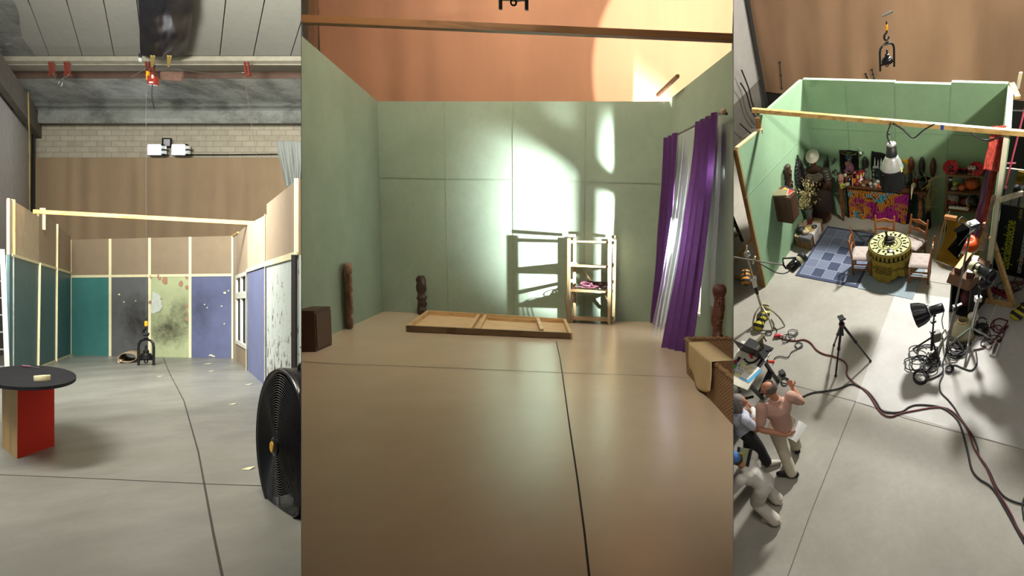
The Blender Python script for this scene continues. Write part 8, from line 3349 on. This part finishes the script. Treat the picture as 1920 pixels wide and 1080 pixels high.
MB().ball((-.05, .02, .03), (.09, .05, .03)).build('base', om_, root, True)
mb = MB().prism([ont(1432, 664, .034) - ont(1432, 664, .034), ont(1441, 668, .034) - ont(1432, 664, .034), ont(1446, 661, .034) - ont(1432, 664, .034), ont(1438, 655, .034) - ont(1432, 664, .034)], (0, 0, .01))
solo(B, mb, 'white_sheet', paper_white, 'white sheet at the far right corner of the folding table', 'paper', ont(1432, 664, .034))
p = ont(1442, 657.5, .034)
solo(B, MB().bbox((0, 0, .02), (.09, .06, .04), .01), 'black_charger', black_rubber, 'small black plug at the far right corner of the folding table', 'plug', p, .3)
p = f(1441, 678.5, tz - .08)
root = thing(B, 'orange_tool', 'orange handled tool clipped under the right edge of the folding table', 'tool', p, -.4)
MB().cyl(V(0, 0, 0), V(.11, 0, 0), .028, n=10).build('handle', mat('tool_orange', '#d8432a', .5), root)
MB().cyl(V(0, 0, 0), V(-.08, .05, .06), .02, n=8).build('shank', black_rubber, root)

# ------------------------------------------------------------------ cables on the floor
def cable(pts, m, label, r=.014, k=6, name='cable'):
    mb = MB().tube(curve([f(x, y, .016 + (z if len(q_) > 2 else 0)) for q_ in pts for x, y, z in [tuple(q_) + (0,) * (3 - len(q_))]], k), r, 6)
    return solo(B, mb, name, m, label, 'cable', smooth=True)


cable([(1461, 633), (1475, 637), (1492, 639), (1507, 637), (1520, 643), (1531, 656), (1545, 664), (1562, 668), (1580, 676), (1588, 686), (1588, 702), (1598, 715), (1618, 729), (1632, 744), (1645, 765), (1658, 778), (1672, 781), (1690, 775), (1720, 769), (1752, 764), (1775, 766), (1792, 777), (1808, 796), (1818, 815), (1826, 838), (1840, 862), (1850, 877), (1857, 893), (1864, 910), (1875, 930), (1885, 945), (1898, 968), (1908, 990), (1925, 1015)],
      cable_red, 'long dark red cable snaking across the floor from the red plug', .017)
cable([(1440, 752, .1), (1452, 760), (1470, 760), (1484, 754), (1505, 744), (1525, 736), (1550, 733), (1575, 728), (1596, 720), (1612, 725), (1628, 735), (1642, 752), (1652, 768), (1665, 773), (1690, 772), (1705, 763), (1720, 759), (1745, 760), (1765, 764), (1782, 774), (1797, 790), (1806, 815), (1815, 850), (1822, 880), (1835, 897), (1855, 910), (1868, 925), (1880, 945), (1893, 968), (1905, 990), (1922, 1020)],
      cable_black, 'long black cable running from the table legs across the floor', .017)
cable([(1775, 660), (1768, 680), (1769, 700), (1762, 718), (1764, 735), (1778, 750), (1790, 765), (1800, 782), (1812, 800), (1825, 820), (1833, 840), (1836, 855), (1848, 872), (1858, 890), (1868, 912), (1882, 930), (1900, 940), (1925, 947)],
      cable_black, 'black cable falling from the steel stands down to the lower right', .015)
cable([(1925, 925), (1917, 945), (1920, 975)], cable_black, 'bit of cable at the right edge of the picture', .014)


def coil(cx, cy, rx, ry, n, m, label, r=.012, seed=0, name='cable_coil', tail=None, wob=.12, group=None):
    rr = random.Random(seed)
    pts_ = []
    for k in range(n * 14):
        a = 2 * PI * k / 14
        t_ = k // 14
        kx_, ky_ = rx * (1 + rr.uniform(-wob, wob) * .4 + .1 * math.sin(t_ * 2.1)), ry * (1 + .1 * math.cos(t_ * 1.7))
        pts_.append((cx + kx_ * math.cos(a) + 1.5 * wob * rx * math.sin(t_ * 2.4), cy + ky_ * math.sin(a) + 1.5 * wob * ry * math.cos(t_ * 3.1), .004 + .012 * t_))
    pts_ += [tuple(p) + (.01,) for p in (tail or [])]
    mb = MB().tube(curve([f(x, y, .014 + z) for x, y, z in pts_], 3), r, 6)
    return solo(B, mb, name, m, label, 'cable', smooth=True, group=group)


coil(1726, 706, 13, 12, 3, cable_black, 'neat black cable coil lying front left of the steel stands', .014, 1, tail=[(1740, 712), (1755, 706), (1765, 700), (1769, 690)], wob=.08)
coil(1728, 671, 19, 14, 6, cable_black, 'large messy black cable heap left of the softbox stand feet', .011, 2, wob=.5)
coil(1745, 682, 12, 9, 5, cable_black, 'black cable loops under the softbox stand', .011, 3, wob=.4)
coil(1780, 691, 6.5, 6, 3, cable_black, 'small black cable coil right of the steel stand foot', .013, 4, wob=.1, tail=[(1790, 684), (1806, 690), (1822, 694), (1832, 680), (1830, 660)])
coil(1797, 648, 16, 11, 6, cable_black, 'thick black cable coil between the two steel stands', .013, 5, wob=.35)
coil(1793, 665, 10, 5, 3, cable_black, 'low black cable loop in front of the thick coil', .012, 6, wob=.2)
coil(1838, 617, 11, 8, 7, cable_black, 'dense black cable coil behind the chrome stand', .013, 7, wob=.25)
coil(1841, 602, 9, 7, 1, cable_black, 'single wide black cable loop above the dense coil', .012, 8, wob=.1)
coil(1869, 617, 14, 13, 4, cable_red, 'dark red cable coil on the grey floor at the right', .011, 9, wob=.35, tail=[(1862, 640), (1845, 652), (1825, 656)])
coil(1908, 531, 10, 8, 3, cable_red, 'dark red cable loops in front of the banner foot', .011, 10, wob=.4, tail=[(1890, 550), (1897, 566)])
coil(1482, 628, 9, 6, 3, cable_black, 'thin black cable tangle beside the red plug', .008, 11, wob=.5, tail=[(1478, 640), (1466, 644)])
coil(1498, 646, 7, 5, 1, cable_black, 'small black loop near the dark red cable left of the tripod', .01, 12, wob=.2, tail=[(1497, 653), (1484, 660), (1477, 670), (1462, 668), (1452, 672), (1450, 682)])
coil(1471, 715, 6.5, 6, 2, cable_black, 'little charger cable coil by the folding table leg', .009, 13, wob=.15)
coil(1441, 624, 6, 3.5, 1, cable_black, 'thin black cable loop below the striped sandbags', .009, 14, wob=.1, tail=[(1452, 610), (1446, 598)])
coil(1856, 640, 16, 7, 2, cable_black, 'loose black cable beside the white power strip', .01, 15, wob=.4)
coil(1880, 548, 18, 12, 2, cable_black, 'loose black cable loops under the pine brace at the right', .009, 16, wob=.5)
p = f(1462, 632)
root = thing(B, 'red_plug', 'red mains plug lying on the floor right of the boom stand', 'plug', p, -.3)
MB().cyl(V(-.1, 0, .05), V(.02, 0, .05), .05, .035, n=12).build('housing', mat('plug_red', '#b5323a', .4), root)
MB().cyl(V(.02, 0, .05), V(.1, 0, .03), .025, .014, n=10).build('sleeve', mat('plug_red', '#b5323a', .4), root)
cable([(1460, 632, .04), (1452, 630), (1457, 620), (1450, 612)], cable_black, 'short black lead from the red plug to the boom stand', .011)
p = f(1467, 703)
root = thing(B, 'charger_brick', 'black charger brick on the floor beside the folding table', 'charger', p, .2)
MB().bbox((0, 0, .05), (.11, .13, .1), .015).build('housing', mat('charger_grey', '#2a2b2d', .5), root)
MB().tube(curve([V(0, -.06, .05), V(.01, -.14, .02), V(.04, -.2, .015)]), .01, 5).build('lead', cable_black, root)
# power strips on the floor
p = f(1865, 657)
d_ = f(1861, 668) - f(1870, 645)
root = thing(B, 'power_strip', 'white multi socket power strip on the grey floor at the right', 'power strip', p, math.atan2(d_.y, d_.x))
L_ = d_.length
MB().bbox((0, 0, .03), (L_, .11, .055), .02).build('body', white_plastic, root)
mb = MB()
for k in range(6):
    mb.cyl(V(-L_ * .32 + L_ * .145 * k, 0, .057), V(-L_ * .32 + L_ * .145 * k, 0, .061), .03, n=12)
mb.build('sockets', mat('socket_dark', '#5d5a55', .5), root)
MB().box((-L_ * .44, 0, .06), (.035, .04, .01)).build('red_switch', mat('switch_red', '#b5382a', .4), root)
cable([(1869, 643), (1862, 630), (1855, 612), (1858, 595), (1866, 575), (1873, 560), (1879, 553)], white_plastic, 'white cable from the power strip up to the red socket bar', .014)
p = f(1874, 551)
d_ = f(1888, 559) - f(1858, 543)
root = thing(B, 'socket_bar', 'red multi socket bar on the floor below the banner', 'power strip', p, math.atan2(d_.y, d_.x))
L_ = d_.length
MB().bbox((0, 0, .04), (L_, .12, .07), .02).build('body', mat('bar_red', '#8f1f2c', .4), root)
mb = MB()
for k in range(3):
    mb.box((-L_ * .28 + L_ * .25 * k, 0, .077), (L_ * .14, .06, .008))
mb.build('sockets', black_rubber, root)
for x, y, lab in ((1849, 647, 'white plug end lying left of the white power strip'), (1854, 652, 'second white plug end just right of the first one')):
    solo(B, MB().bbox((0, 0, .02), (.1, .06, .04), .015), 'plug_end', white_plastic, lab, 'plug', f(x, y), .5, group='white plug ends')


# ================================================================== partitions added between the bays to block stray light
ply_part = wood('partition_ply', '#8d8273', '#776b5c', 'Z', 4)
for px, y0, y1, z0, z1 in ((565.0, 2.4, -11.0, 1.6, 26.0), (1375.0, 5.0, -16.0, 1.6, 30.0)):
    mb = MB()
    a, b = (px - 0.3 - PX) / F, (px + 0.3 - PX) / F
    P_ = lambda k, y, z: V(k * z, y, z)
    poly = [P_(a, y0, z0), P_(a, y0, z1), P_(a, y1, z1), P_(a, y1, z0)]
    pol2 = [P_(b, y0, z0), P_(b, y0, z1), P_(b, y1, z1), P_(b, y1, z0)]
    mb.add(poly + pol2, [(0, 1, 2, 3), (7, 6, 5, 4), (0, 4, 5, 1), (1, 5, 6, 2), (2, 6, 7, 3), (3, 7, 4, 0)])
    o = mb.build('wall_left' if px < 900 else 'wall_right', ply_part, mw=cam_to_world.copy())
    o['kind'] = 'structure'
    o['label'] = 'thin added partition keeping the light of two bays apart'

# everything ends at the partitions
bpy.context.view_layer.update()
inv_cam = cam_to_world.inverted()


def side_plane(px, keep):
    n = Vector((F, 0, PX - px)).normalized()
    return n * keep, px


PLANES = {id(LB): [side_plane(564.4, -1)], id(MBY): [side_plane(565.6, 1), side_plane(1374.4, -1)], id(RB): [side_plane(1375.6, 1)]}


def bay_of(o):
    while o.parent:
        o = o.parent
    return BAY_OF.get(o.name)


for o in [x for x in COL.objects if x.type == 'MESH']:
    b = bay_of(o)
    if b is None:
        continue
    mw = o.matrix_world
    for n, px in PLANES[id(b)]:
        bb = [n.dot(inv_cam @ (mw @ Vector(c))) for c in o.bound_box]
        if min(bb) >= -1e-4:
            continue
        dg = bpy.context.evaluated_depsgraph_get()
        me = bpy.data.meshes.new_from_object(o.evaluated_get(dg))
        vs = [n.dot(inv_cam @ (mw @ v.co)) for v in me.vertices]
        if not vs or min(vs) >= -1e-4:
            continue
        o.modifiers.clear()
        o.data = me
        bm = bmesh.new()
        bm.from_mesh(me)
        wn_ = cam_to_world.to_3x3() @ n
        wp = cam_to_world @ Vector((0, 0, 0))
        im = mw.inverted()
        ln = (mw.to_3x3().transposed() @ wn_).normalized()
        r = bmesh.ops.bisect_plane(bm, geom=bm.verts[:] + bm.edges[:] + bm.faces[:], plane_co=im @ wp, plane_no=ln, clear_inner=True, dist=1e-5)
        cut = [e for e in r['geom_cut'] if isinstance(e, bmesh.types.BMEdge) and e.is_boundary]
        try:
            bmesh.ops.holes_fill(bm, edges=cut, sides=0)
        except Exception:
            pass
        bm.to_mesh(me)
        bm.free()
        me.update()
    if len(o.data.polygons) == 0:
        bpy.data.objects.remove(o)

# things wholly beyond a partition leave no empty roots behind
for o in [x for x in COL.objects if x.type == 'EMPTY' and x.parent is None]:
    if not o.children:
        bpy.data.objects.remove(o)
